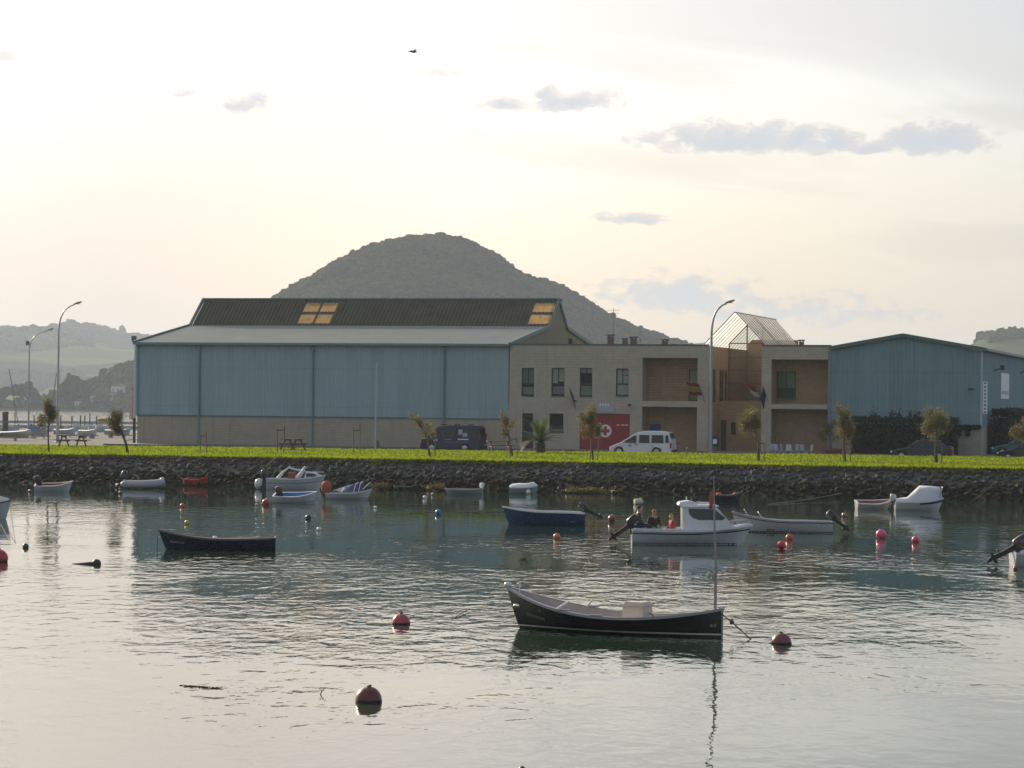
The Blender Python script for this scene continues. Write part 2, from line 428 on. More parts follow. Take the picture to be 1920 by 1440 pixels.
def overhang():
    """longer tufts hanging over the top of the bank"""
    g = np.random.default_rng(9); n = 34000
    s = g.uniform(-16, 82, n); m_ = np.array([mnoise.noise((a*.35, 1.0, 0))+.6*mnoise.noise((a*1.3, 5.0, 0)) for a in s])
    reach = np.clip(.075+.07*m_+.035*np.clip((s-20)/40, 0, 1), .005, .2); k = g.random(n)**1.3*reach
    p = np.array([tuple(SW(a, -48.25-5.4*b+edge_wob(a)*.8, 1.56-1.75*b)) for a, b in zip(s, k)])
    wd_ = g.uniform(.02, .045, n); a = g.uniform(0, 6.28, n); L = g.uniform(.10, .26, n)
    dn = np.stack([g.normal(0, .06, n)-EX*L*.5, g.normal(0, .05, n)-EY*L*.5, L*g.uniform(-.5, .7, n)], 1)
    w_ = np.stack([np.cos(a)*wd_, np.sin(a)*wd_, np.zeros(n)], 1)
    v = np.stack([p+w_, p-w_, p+dn], 1).reshape(-1, 3)
    tag(link('bank_grass', np_mesh('bank_grass', v, np.arange(3*n).reshape(-1, 3), grass_mat('bank_grass', (.10, .13, .012), (.18, .20, .02), .5))), 'longer rough grass hanging over the top of the stone bank', 'grass', kind='stuff')
overhang()

# ---- rubble bank
def stone_mat():
    m_ = bpy.data.materials.new('bank_stone'); m_.use_nodes = True; t = NT(m_.node_tree)
    g = t.n('ShaderNodeNewGeometry'); pos = g.outputs['Position']
    oi = t.n('ShaderNodeObjectInfo').outputs['Random']
    ri = t.noise(pos, 0.9, 2.0)
    c = t.mix(t.m('ADD', t.m('MULTIPLY', oi, .6), t.m('MULTIPLY', ri, .4)), (0.038, 0.039, 0.034), (0.090, 0.088, 0.078))
    c = t.mix(t.ramp(t.noise(pos, 5.0, 5.0, .65), 0.5, 0.75, 0, .5), c, (0.10, 0.09, 0.075))
    sp = t.n('ShaderNodeSeparateXYZ'); t.link(pos, sp.inputs[0])
    zz = t.m('ADD', sp.outputs[2], t.m('MULTIPLY', t.m('SUBTRACT', t.noise(pos, 0.6, 4.0), .5), 0.7))
    weed = t.mix(t.noise(pos, 2.2, 4.0), (0.010, 0.011, 0.007), (0.024, 0.022, 0.009))
    c = t.mix(t.ramp(zz, 0.95, 0.55), c, weed)            # tide mark: weed-covered stones
    b = t.n('ShaderNodeBsdfPrincipled'); t.put(b.inputs['Base Color'], c); b.inputs['Roughness'].default_value = 0.9; b.inputs['Specular IOR Level'].default_value = 0.12
    bp = t.n('ShaderNodeBump'); bp.inputs['Distance'].default_value = 0.03
    t.put(bp.inputs['Height'], t.noise(pos, 9.0, 5.0, .65)); t.link(bp.outputs[0], b.inputs['Normal'])
    o = t.n('ShaderNodeOutputMaterial'); t.link(b.outputs[0], o.inputs[0]); return m_
STONE = stone_mat()
def bank_pt(s, k, off=0.0):            # k 0 at the top, 1 at the foot
    d = -48.25-5.4*k+edge_wob(s)*(1-k)*.8; z = 1.50-1.75*k
    return SW(s, d-off*0.3, z+off*0.95)
mb = MB(); NS = 140
for i in range(NS+1):
    s = -120+270*i/NS
    for k in (-0.04, 0.2, 0.4, 0.6, 0.8, 1.0, 1.4): mb.v.append(tuple(bank_pt(s, k, 0.05*mnoise.noise((s, k*4, 0)))))
for i in range(NS):
    for j in range(6): mb.f.append((i*7+j+1, (i+1)*7+j+1, (i+1)*7+j, i*7+j)); mb.mi.append(0)
bank = struct('rubble_bank', mb, STONE, 180)
def rock_verts(rnd, seg=7, rings=5):
    m_ = MB(); m_.ball((0, 0, 0), (1, 1, 1), seg, rings, 0.0)
    out = []
    k = Vector((rnd.uniform(-9, 9), rnd.uniform(-9, 9), 0))
    for v in m_.v:
        p = Vector(v); f = 0.80+0.42*mnoise.noise(p*1.2+k)
        q = Vector((math.copysign(abs(p.x)**.75, p.x), math.copysign(abs(p.y)**.75, p.y), math.copysign(abs(p.z)**.75, p.z)))*f
        out.append(tuple(q))
    m_.v = out; return m_
def bank_stones():
    rnd = random.Random(12)
    kinds = [rock_verts(rnd) for _ in range(10)]
    mesh_ = [k.mesh('stone', STONE, 50) for k in kinds]
    spots = []
    s = -14.0
    while s < 86:
        for row in range(11):
            k = 0.075+row*0.078+rnd.uniform(-.03, .03)
            spots.append((s+rnd.uniform(-.2, .2)+(row % 2)*.2, k, rnd.uniform(0.11, 0.23)*(1.3 if rnd.random() < .12 else 1.0)))
        s += 0.42
    vis = [q for q in spots if q[1] < 0.5 and 3 < q[0] < 76]; vis.sort(key=lambda q: -q[2])
    big = set(vis[:300]); rest = MB()
    for q in spots:
        s, k, r_ = q
        M = Matrix.Translation(bank_pt(s, k, 0.03)) @ Matrix.Rotation(rnd.uniform(0, 6.28), 4, 'Z') @ Matrix.Rotation(rnd.uniform(-.5, .5), 4, 'X') @ Matrix.Diagonal((r_*rnd.uniform(.9, 1.35), r_*rnd.uniform(.8, 1.1), r_*rnd.uniform(.62, .95), 1))
        i = rnd.randrange(10)
        if q in big:
            o = link('stone', mesh_[i], bank); o.matrix_local = M
        else:
            c = len(rest.v); rest.add(kinds[i].v, kinds[i].f); rest.xf(M, c)
    o = part('small_stones', rest, STONE, bank, 50); o['kind'] = 'stuff'
bank_stones()

# ---- far land and hills
def forest_mat(name, c1, c2, sc_=0.05):
    m_ = bpy.data.materials.new(name); m_.use_nodes = True; t = NT(m_.node_tree)
    pos = t.n('ShaderNodeTexCoord').outputs['Object']
    c = t.mix(t.ramp(t.noise(pos, sc_, 4.0, .6), 0.35, 0.65), c1, c2)
    c2_ = t.mix(t.ramp(t.noise(pos, sc_*7, 3.0, .6), 0.4, 0.7, 0, .5), c, tuple(x*1.5 for x in c2))
    b = t.n('ShaderNodeBsdfDiffuse'); t.put(b.inputs[0], c2_)
    o = t.n('ShaderNodeOutputMaterial'); t.link(b.outputs[0], o.inputs[0]); return m_
FOREST = forest_mat('hill_wood', (0.020, 0.032, 0.012), (0.075, 0.066, 0.028), 0.03)
def field_mat():
    m_ = bpy.data.materials.new('fields'); m_.use_nodes = True; t = NT(m_.node_tree)
    pos = t.n('ShaderNodeTexCoord').outputs['Object']
    vo = t.n('ShaderNodeTexVoronoi'); vo.inputs['Scale'].default_value = 0.0042
    t.put(vo.inputs['Vector'], t.vm('ADD', pos, t.vm('SCALE', t.n('ShaderNodeTexNoise').outputs['Color'])))
    sp = t.n('ShaderNodeSeparateColor'); t.link(vo.outputs['Color'], sp.inputs[0])
    fld = t.mix(sp.outputs[1], (0.075, 0.10, 0.035), (0.14, 0.165, 0.05))
    wood = (0.035, 0.045, 0.025)
    gp = t.n('ShaderNodeNewGeometry').outputs['Position']; z = t.n('ShaderNodeSeparateXYZ'); t.link(gp, z.inputs[0])
    w_ = t.m('ADD', t.ramp(t.noise(pos, 0.0030, 5.0, .6), 0.50, 0.56), t.ramp(z.outputs[2], 95.0, 125.0), clamp=True)
    c = t.mix(w_, fld, wood)
    b = t.n('ShaderNodeBsdfDiffuse'); t.put(b.inputs[0], c)
    o = t.n('ShaderNodeOutputMaterial'); t.link(b.outputs[0], o.inputs[0]); return m_
FIELDS = field_mat()
def interp(tab, x):
    if x <= tab[0][0]: return tab[0][1]
    for (a, ya), (b, yb) in zip(tab, tab[1:]):
        if x <= b:
            t = (x-a)/(b-a); return ya+(yb-ya)*(t*t*(3-2*t)*.35+t*.65)
    return tab[-1][1]
def hill(name, prof, D, depth, mat_, cut=0.0, rough=2.0, nx=150, ny=30, x_lim=None):
    """ridge whose skyline, seen across the water, follows prof (photo px) at distance D; falls away front and back"""
    tab = [((px-CX)*D/F, P(px, py, D).z-cut) for px, py in prof]
    x0, x1 = tab[0][0], tab[-1][0]
    def z_at(x, y):
        q = (y-D)/depth
        k = max(0.0, 1-abs(q)**1.7) if q < 0 else max(0.0, 1-abs(q)**1.5)
        top = interp(tab, x)
        return -3+(top+3)*k+rough*k*mnoise.noise((x*.012, y*.012, D))*(0.25+min(1, abs(q)*3))
    mb = MB()
    for i in range(nx+1):
        x = x0+(x1-x0)*i/nx
        for j in range(ny+1):
            y = D-depth+2*depth*j/ny; mb.v.append((x, y, z_at(x, y)))
    for i in range(nx):
        for j in range(ny): mb.f.append((i*(ny+1)+j, (i+1)*(ny+1)+j, (i+1)*(ny+1)+j+1, i*(ny+1)+j+1)); mb.mi.append(0)
    struct(name, mb, mat_, 180)
    return z_at, (x0, x1)
def wood_mass(name, label, z_at, xr, yr, n, r0, r1, seed, zmin=1.0, mat_=FOREST, tall=1.0, keep=None):
    """tree crowns standing on a slope, joined: a wood that reads as one mass"""
    g = random.Random(seed); base = []
    for k in range(6):
        m_ = MB(); m_.ball((0, 0, 0), (1, 1, 1), 6, 4)
        vs = [tuple(Vector(v)*(0.82+0.5*mnoise.noise(Vector(v)*1.9+Vector((k*7.3, 0, 0))))) for v in m_.v]
        base.append((np.array(vs), m_.f))
    tri = []
    for f in base[0][1]:
        tri += [f] if len(f) == 3 else [(f[0], f[1], f[2]), (f[0], f[2], f[3])]
    tri = np.array(tri); V = []; Fc = []; off = 0
    for i in range(n):
        x = g.uniform(*xr); y = g.uniform(*yr)
        if keep and not keep(x, y): continue
        z = z_at(x, y)
        if z < zmin: continue
        r_ = g.uniform(r0, r1)*(1.5 if g.random() < .06 else 1.0); hh = r_*g.uniform(0.75, 1.25)*tall
        if g.random() < .025: hh *= 1.6; r_ *= .85
        vs = base[i % 6][0]; a = g.uniform(0, 6.28); ca, sa = math.cos(a), math.sin(a)
        q = np.stack([(vs[:, 0]*ca-vs[:, 1]*sa)*r_+x, (vs[:, 0]*sa+vs[:, 1]*ca)*r_+y, vs[:, 2]*hh+z+hh*.35], 1)
        V.append(q); Fc.append(tri+off); off += len(vs)
    o = link(name, np_mesh(name, np.concatenate(V), np.concatenate(Fc), mat_, True))
    return tag(o, label, 'wood', kind='stuff')

HPROF = [(380, 640), (440, 598), (480, 572), (520, 552), (580, 517), (640, 482), (700, 456), (760, 443), (820, 438), (870, 446), (920, 471),
         (980, 514), (1000, 521), (1050, 536), (1100, 566), (1150, 596), (1200, 617), (1250, 634), (1300, 650), (1360, 690), (1420, 735)]
zh, xr = hill('wooded_hill', HPROF, 1800, 330, FOREST, 2.2, 5.0)
wood_mass('hill_forest', 'dark wood covering the round hill behind the sheds', zh, xr, (1530, 1830), 30000, 1.5, 2.6, 3, 40, tall=.62)
LP = [(-260, 612), (-120, 600), (-40, 606), (0, 607), (52, 606), (62, 613), (100, 613), (140, 613), (165, 608), (190, 604), (212, 606), (232, 613), (255, 620),
      (300, 622), (345, 632), (420, 640), (560, 650), (760, 660), (1000, 665), (1200, 655), (1262, 634), (1285, 631), (1318, 636), (1345, 645), (1500, 670), (1700, 690), (2000, 700), (2200, 720)]
zl, xl = hill('far_ridge', LP, 4700, 1900, FIELDS, 13.0, 12.0, 200, 40)
def wood_keep(x, y): return mnoise.noise((x*.005, y*.0022, 2.0)) > 0.04 or zl(x, y) > 104
wood_mass('far_woods', 'blue-grey woods on the far ridge across the estuary', zl, (-1000, -480), (3000, 4720), 11000, 3.5, 6.5, 8, 6, keep=wood_keep, tall=.8)
RP = [(1690, 760), (1760, 690), (1800, 652), (1820, 637), (1840, 626), (1870, 621), (1900, 618), (1930, 617), (1990, 622), (2060, 640), (2200, 700)]
zr, xr2 = hill('pine_hill', RP, 2100, 200, FIELDS, 3.0, 3.0, 80)
wood_mass('pine_wood', 'dark pines along the crest of the hill beyond the right shed', zr, (P(1838, 620, 2100).x, P(2010, 620, 2100).x), (2060, 2130), 1100, 1.4, 2.4, 9, 30, tall=1.5)
NP = [(-300, 740), (-150, 730), (-40, 742), (0, 748), (60, 752), (100, 742), (140, 722), (180, 712), (205, 694), (230, 681), (250, 674), (290, 668), (340, 676), (420, 700), (520, 730), (640, 752)]
zn, xn = hill('shore_hillock', NP, 1620, 90, FOREST, 3.0, 1.5)
wood_mass('shore_trees', 'hazy trees along the far shore of the estuary', zn, xn, (1535, 1640), 4200, 1.5, 2.8, 10, 0.3)
wood_mass('shore_clump', 'rounded clump of taller hazy trees on the far shore', lambda x, y: 2.0+13*max(0, 1-((x-P(140, 700, 1560).x)/9)**2), (P(140, 700, 1560).x-9, P(140, 700, 1560).x+9), (1545, 1575), 420, 1.3, 2.4, 11, 2)
wood_mass('shore_grove', 'low hazy grove on the far shore', lambda x, y: 1.5+8*max(0, 1-((x-P(30, 700, 1550).x)/12)**4)+3*mnoise.noise((x*.2, 0, 0)), (P(30, 700, 1550).x-13, P(30, 700, 1550).x+11), (1540, 1565), 520, 1.3, 2.4, 13, 1)
mb = MB(); mb.quad((-2500, 1522, 0.9), (2500, 1522, 0.9), (2500, 6500, 1.2), (-2500, 6500, 1.2)); mb.quad((-2500, 1522, -1), (2500, 1522, -1), (2500, 1522, 0.9), (-2500, 1522, 0.9))
struct('far_shore', mb, mat('far_mud', (0.10, 0.10, 0.06), 0.95, var=.4, vs=.01))
mb = MB(); mb.quad((-160, 1100, 0.12), (160, 1100, 0.12), (160, 1128, 0.12), (-160, 1128, 0.12))
struct('mud_bank', mb, mat('wet_mud', (0.16, 0.14, 0.10), 0.5, var=.3, vs=.05))

# houses on the far shore
WHITEWALL = mat('white_wall', (0.72, 0.71, 0.68), 0.8); ROOFT = mat('roof_tile', (0.28, 0.12, 0.07), 0.85)
PANE = glass_mat('dark_pane', (0.02, 0.022, 0.025), 0.0)
for i, (px, py, w_, h_, lab) in enumerate([(222, 742, 7, 5, 'tall white house among trees on the far shore'), (214, 750, 4.5, 3.2, 'small white annexe downhill of the tall white house'),
                                         (150, 762, 6, 2.6, 'low white house close to the far waterline'), (174, 754, 3, 3, 'tiny white hut standing alone on the far shore')]):
    for D_ in range(1532, 1640, 2):
        p = P(px, py, D_)
        if zn(p.x, p.y) > p.z: break
    b = p.z
    t_ = thing('house', lab, 'house', (p.x, p.y, b), 0.1*i, 'houses on the far shore')
    m_ = MB(); m_.box(-w_/2, w_/2, -2.5, 2.5, -2.5, h_); part('wall', m_, WHITEWALL, t_)
    m_ = MB(); m_.prism([(-w_/2-.3, h_), (w_/2+.3, h_), (0, h_+1.3)], -2.8, 2.8); part('roof', m_, ROOFT, t_)
    for k in range(2 if w_ < 5 else 3):
        m_ = MB(); x = -w_/2+w_*(k+.5)/(2 if w_ < 5 else 3); m_.box(x-.45, x+.45, -2.55, -2.49, h_*.45, h_*.75); part('window', m_, PANE, t_)

# ---- haze over the whole place
mb = MB(); mb.box(-5200, 5200, -320, 7000, -4.0, 175)
hz = tag(part('haze', mb, [], None), 'pale haze lying over the estuary', None, kind='stuff')
hm = bpy.data.materials.new('haze'); hm.use_nodes = True; t = NT(hm.node_tree)
pv_ = t.n('ShaderNodeVolumePrincipled'); pv_.inputs['Color'].default_value = (0.73, 0.85, 1.0, 1); pv_.inputs['Density'].default_value = 0.00013
pv_.inputs['Anisotropy'].default_value = 0.2
o_ = t.n('ShaderNodeOutputMaterial'); t.link(pv_.outputs[0], o_.inputs['Volume']); hz.data.materials.append(hm)
# =================================================================== BUILDINGS
def clad_mat(name, col):
    """painted ribbed sheet: every metre-wide sheet a shade different, rain streaks, chalky fading, rust under the laps"""
    m_ = bpy.data.materials.new(name); m_.use_nodes = True; t = NT(m_.node_tree)
    pos = t.n('ShaderNodeTexCoord').outputs['Object']; sp = t.n('ShaderNodeSeparateXYZ'); t.link(pos, sp.inputs[0])
    run = t.m('ADD', sp.outputs[0], sp.outputs[1])
    wn = t.n('ShaderNodeTexWhiteNoise', noise_dimensions='1D'); t.put(wn.inputs['W'], t.m('FLOOR', t.m('DIVIDE', run, 1.04)))
    st_ = t.noise(t.comb(t.m('MULTIPLY', run, 3.2), 0.0, t.m('MULTIPLY', sp.outputs[2], 0.18)), 1.0, 4.0, .6)
    big = t.noise(pos, 0.22, 4.0, .6)
    k = t.m('ADD', t.m('MULTIPLY', wn.outputs['Value'], 0.10), t.m('ADD', t.m('MULTIPLY', st_, 0.26), t.m('MULTIPLY', big, 0.30)))
    c = t.vm('SCALE', col); t.put(c.node.inputs['Scale'], t.m('ADD', k, 0.68))
    c = t.mix(t.ramp(big, .52, .72, 0, .35), c, tuple(x*.6+.16 for x in col))
    c = t.mix(t.ramp(st_, .63, .80, 0, .5), c, (.17, .15, .12))
    lap = t.m('PINGPONG', sp.outputs[2], 1.45); c = t.mix(t.ramp(lap, .035, .0, 0, .35), c, tuple(x*.45 for x in col))
    b = t.n('ShaderNodeBsdfPrincipled'); t.put(b.inputs['Base Color'], c); b.inputs['Roughness'].default_value = .6; b.inputs['Specular IOR Level'].default_value = .35
    bp = t.n('ShaderNodeBump'); bp.inputs['Distance'].default_value = .02; t.put(bp.inputs['Height'], t.noise(pos, .9, 3.0)); t.link(bp.outputs[0], b.inputs['Normal'])
    o = t.n('ShaderNodeOutputMaterial'); t.link(b.outputs[0], o.inputs[0]); MATS[name] = m_; return m_
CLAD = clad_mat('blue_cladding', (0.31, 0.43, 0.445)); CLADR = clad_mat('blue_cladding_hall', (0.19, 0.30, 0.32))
TEAL = mat('teal_trim', (0.075, 0.155, 0.15), 0.5)
GUTTER = mat('gutter', (0.15, 0.25, 0.26), 0.5)
LROOF = mat('grey_roof_sheet', (0.265, 0.295, 0.27), 0.6, var=.16, vs=.5, stain=((0.30, 0.22, 0.17), 0.35, 0.9))
DROOF = mat('fibre_cement_roof', (0.088, 0.083, 0.050), 0.95, var=.35, vs=.6, stain=((0.035, 0.045, 0.02), 0.6, 1.3))
OLIVE = mat('gable_panel', (0.26, 0.23, 0.13), 0.8, var=.1, vs=.7)
SKYL = mat('skylight_sheet', (0.80, 0.56, 0.26), 0.5, var=.3, vs=1.4, trans=0.75, stain=((.40, .24, .10), .6, 1.6))
BROWN = mat('brown_frame', (0.055, 0.045, 0.035), 0.5)
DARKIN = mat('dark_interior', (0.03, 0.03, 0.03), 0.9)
def block_mat(name, c1, c2, mortar, scale=1.0):
    m_ = bpy.data.materials.new(name); m_.use_nodes = True; t = NT(m_.node_tree)
    pos = t.n('ShaderNodeTexCoord').outputs['Object']
    sp = t.n('ShaderNodeSeparateXYZ'); t.link(pos, sp.inputs[0])
    q = t.comb(t.m('ADD', sp.outputs[0], sp.outputs[1]), sp.outputs[2], 0.0)
    br = t.n('ShaderNodeTexBrick'); t.put(br.inputs['Vector'], q)
    for k, v in (('Color1', (*c1, 1)), ('Color2', (*c2, 1)), ('Mortar', (*mortar, 1)), ('Scale', scale), ('Mortar Size', 0.012), ('Mortar Smooth', 0.3), ('Brick Width', 0.42), ('Row Height', 0.2)): br.inputs[k].default_value = v
    f = t.noise(pos, 0.7, 5.0, .6); f2 = t.noise(pos, 6.0, 4.0, .6)
    c = t.vm('SCALE', br.outputs['Color']); t.put(c.node.inputs['Scale'], t.m('ADD', t.m('MULTIPLY', f, .35), t.m('ADD', t.m('MULTIPLY', f2, .3), .68)))
    run = t.noise(t.vm('MULTIPLY', pos, (3.0, 3.0, 0.25)), 1.0, 3.0)       # rain streaks
    c = t.mix(t.ramp(run, .56, .75, 0, .35), c, tuple(x*.55 for x in c1))
    b = t.n('ShaderNodeBsdfPrincipled'); t.put(b.inputs['Base Color'], c); b.inputs['Roughness'].default_value = .9
    bp = t.n('ShaderNodeBump'); bp.inputs['Distance'].default_value = .01
    t.put(bp.inputs['Height'], t.m('SUBTRACT', t.m('MULTIPLY', f2, .5), br.outputs['Fac'])); t.link(bp.outputs[0], b.inputs['Normal'])
    o = t.n('ShaderNodeOutputMaterial'); t.link(b.outputs[0], o.inputs[0]); return m_
BLOCK = block_mat('split_block', (0.46, 0.405, 0.315), (0.50, 0.44, 0.345), (0.41, 0.36, 0.285))
BASEB = block_mat('base_block', (0.39, 0.345, 0.265), (0.425, 0.375, 0.29), (0.34, 0.30, 0.235))
WARMB = block_mat('court_brick', (0.42, 0.29, 0.165), (0.48, 0.33, 0.19), (0.32, 0.22, 0.13))  # brick colour brightened towards orange, carrying the sunlight under the porch roof

def corr_wall(mb, s0, s1, z0, z1, d=0.0, pitch=0.26, dep=0.026, ztop=None):
    """trapezoid-ribbed sheet standing in the plane d, ribs vertical; ztop(s) bends the upper edge"""
    xs = []; s = s0
    while s < s1-1e-6:
        for a, q in ((0, 0), (.30, 0), (.42, 1), (.88, 1)):
            x = s+a*pitch
            if x < s1: xs.append((x, d-q*dep))
        s += pitch
    xs.append((s1, d))
    zt = ztop or (lambda x: z1)
    vs = [(x, y, z0) for x, y in xs]+[(x, y, zt(x)) for x, y in xs]; n = len(xs)
    return mb.add(vs, [(i, i+1, n+i+1, n+i) for i in range(n-1)])
def corr_roof(mb, s0, s1, a, b, pitch=0.30, dep=0.045, flip=False):
    """ribbed sheet from edge a=(d,z) up to b=(d,z), ribs along the slope"""
    n0 = Vector((0, -(b[1]-a[1]), b[0]-a[0])).normalized()
    if n0.z < 0: n0 = -n0
    xs = []; s = s0
    while s < s1-1e-6:
        for k, q in ((0, 0), (.3, 0), (.42, 1), (.88, 1)):
            x = s+k*pitch
            if x < s1: xs.append((x, q*dep))
        s += pitch
    xs.append((s1, 0)); n = len(xs)
    vs = [(x, a[0]+n0.y*q, a[1]+n0.z*q) for x, q in xs]+[(x, b[0]+n0.y*q, b[1]+n0.z*q) for x, q in xs]
    return mb.add(vs, [(i, i+1, n+i+1, n+i) for i in range(n-1)])

S1 = fac(955, 740)[0]; S2 = fac(1557, 740)[0]; S3 = fac(1840, 740)[0]
EV = 7.65

# ------------------------------------------------------------------ boat hangar
hg = thing('boat_hangar', 'long blue-clad boat hangar with dark raised roof and two pairs of amber skylights', 'building', SW(0, 0, G), -TH)
BH = 2.10
DP = [fac(374, 720)[0], fac(587, 720)[0], fac(833, 720)[0]]
DEP = 28.6
mb = MB(); mb.box(0, S1-.01, 0.0, 0.3, 0, BH); mb.box(0, .3, .31, DEP, 0, BH); mb.box(S1-.31, S1-.01, .31, DEP, 0, EV); mb.box(0, S1-.01, DEP, DEP+.2, 0, EV)
part('base_wall', mb, BASEB, hg)
mb = MB(); mb.box(-.03, S1-.01, -.05, .1, BH+.003, BH+.10); part('drip_rail', mb, TEAL, hg)
for a, b in zip([0]+DP, DP+[S1-.02]):
    mb = MB(); corr_wall(mb, a+.06, b-.06, BH+.10, EV, 0.05); part('cladding_panel', mb, CLAD, hg)
mb = MB(); mb.box(0, .1, .05, DEP, BH+.003, EV); part('end_cladding', mb, CLAD, hg)
for x in DP:
    mb = MB(); mb.tube([(x, -.09, .05), (x, -.09, EV-.25), (x, -.2, EV-.1)], .055, 8); mb.box(x-.06, x+.06, .0, .06, BH+.1, EV)
    mb.box(x-.13, x+.13, -.2, -.02, EV-.42, EV-.22)
    part('downpipe', mb, GUTTER, hg)
mb = MB(); mb.box(-.25, S1+.02, -.42, -.24, EV-.12, EV+.06); part('gutter', mb, GUTTER, hg)
LO, MO, RI = (-.30, EV), (11.4, 9.30), (14.3, 11.5)
mb = MB(); corr_roof(mb, -.25, S1+.05, LO, MO); part('lower_roof', mb, LROOF, hg)
mb = MB(); corr_roof(mb, -.25, S1+.05, (DEP+.3, EV), (17.2, 9.30)); part('back_roof', mb, LROOF, hg)
# raised dark roof with openings for the skylight sheets: clusters measured on the photo
def roof_s(px, py):
    u = px-CX; d = 12.8
    return fac(px, py, d)[0]
def on_mon(t): return (MO[0]+(RI[0]-MO[0])*t, MO[1]+(RI[1]-MO[1])*t)
c1a, c1b = roof_s(566, 586), roof_s(626, 586)
c2a, c2b = roof_s(997, 586), roof_s(1036, 586)
t0, t1, t2, t3 = 0.09, 0.43, 0.53, 0.86
def mon(mb, s0, s1, ta, tb): return corr_roof(mb, s0, s1, on_mon(ta), on_mon(tb), .32, .05)
mb = MB()
mid1 = (c1a+c1b)/2
for a, b in ((-.1, c1a), (mid1-.09, mid1+.09), (c1b, c2a), (c2b, S1-.02)): mon(mb, a, b, -.02, 1.0)
for a, b in ((c1a, mid1-.09), (mid1+.09, c1b), (c2a, c2b)):
    for ta, tb in ((-.02, t0), (t1, t2), (t3, 1.0)): mon(mb, a, b, ta, tb)
part('raised_roof', mb, DROOF, hg)
cm = (c2a+c2b)/2
for a, b in ((c1a, mid1-.09), (mid1+.09, c1b), (c2a, cm), (cm, c2b)):
    for ta, tb in ((t0, t1), (t2, t3)):
        mb = MB(); corr_roof(mb, a+.015, b-.015, on_mon(ta+.01), on_mon(tb-.01), .16, .02); part('skylight', mb, SKYL, hg)
# back pitch of the raised roof, unseen, with gaps added so the low sun lights the skylights
def on_bk(t): return (17.2+(RI[0]-17.2)*t, 9.3+(RI[1]-9.3)*t)
mb = MB()
for a, b in ((-.1, c1a-4), (c1b+1, c2a-4), (c2b+.4, S1-.02)): corr_roof(mb, a, b, on_bk(-.02), on_bk(1.0), .32, .05)
for a, b in ((c1a-4, c1b+1), (c2a-4, c2b+.4)):
    corr_roof(mb, a, b, on_bk(.95), on_bk(1.0), .32, .05)
part('raised_roof_back', mb, DROOF, hg)
mb = MB(); mb.tube([(-.12, RI[0], RI[1]+.05), (S1, RI[0], RI[1]+.05)], .09, 6); part('ridge_cap', mb, TEAL, hg)
# right-hand gable above the stone block and its trims
prof = [(0.0, EV-.4), (0.0, EV), (11.4, 9.28), (14.3, 11.45), (17.2, 9.28), (DEP, EV), (DEP, EV-.4)]
mb = MB(); n = len(prof)
for x in (S1-.25, S1-.06): mb.v += [(x, d, z) for d, z in prof]
mb.f += [tuple(range(n)), tuple(range(2*n-1, n-1, -1))]; mb.mi += [0, 0]
part('gable_wall', mb, OLIVE, hg)
mb = MB()
for x in (.05, .2): mb.v += [(x, d, z) for d, z in prof]
mb.f += [tuple(range(n)), tuple(range(2*n-1, n-1, -1))]; mb.mi += [0, 0]
part('far_gable_wall', mb, OLIVE, hg)
for x in (S1+.06, -.26):
    for a, b in zip([LO, MO, RI, (17.2, 9.30)], [MO, RI, (17.2, 9.30), (DEP+.3, EV)]):
        mb = MB(); mb.bar((x, a[0], a[1]+.04), (x, b[0], b[1]+.04), .14, .26); part('verge_trim', mb, TEAL, hg)
vs_, vz_ = fac(1064, 633, 18)
mb = MB(); mb.box(S1-.05, S1+.25, 18.0, 19.4, 8.0, 8.55); v_ = part('vent', mb, BROWN, hg)
mb = MB(); mb.box(S1-.05, S1+.28, 18.0, 19.4, 7.55, 7.98); part('vent_sill', mb, WHITEWALL, v_)
mb = MB(); mb.box(-.12, 0.0, -.12, .12, BH, EV-.1); part('corner_trim', mb, CLAD, hg)

# ------------------------------------------------------------------ stone-block station
st = thing('block_station', 'two-storey beige block building with red garage door and a gabled glass porch', 'building', SW(S1, 0, G), -TH)
OX = S1
def fr(px, py, d=0.0):
    s, z = fac(px, py, d); return s-OX, z
LB = S2-S1
TOP = fr(1250, 648)[1]
Lr0, Lr1 = fr(1204, 700)[0], fr(1308, 700)[0]         # left recess
C0, C1 = fr(1328, 700)[0], fr(1428, 700)[0]           # court
Rr0, Rr1 = fr(1446, 700)[0], fr(1553, 700)[0]         # right recess
zU = fr(1250, 671)[1]; zM1 = fr(1250, 752)[1]; zM0 = fr(1250, 763)[1]
zU2 = fr(1500, 674)[1]; zN1 = fr(1500, 758)[1]; zN0 = fr(1500, 767)[1]
RD, CDp = 2.2, 7.6
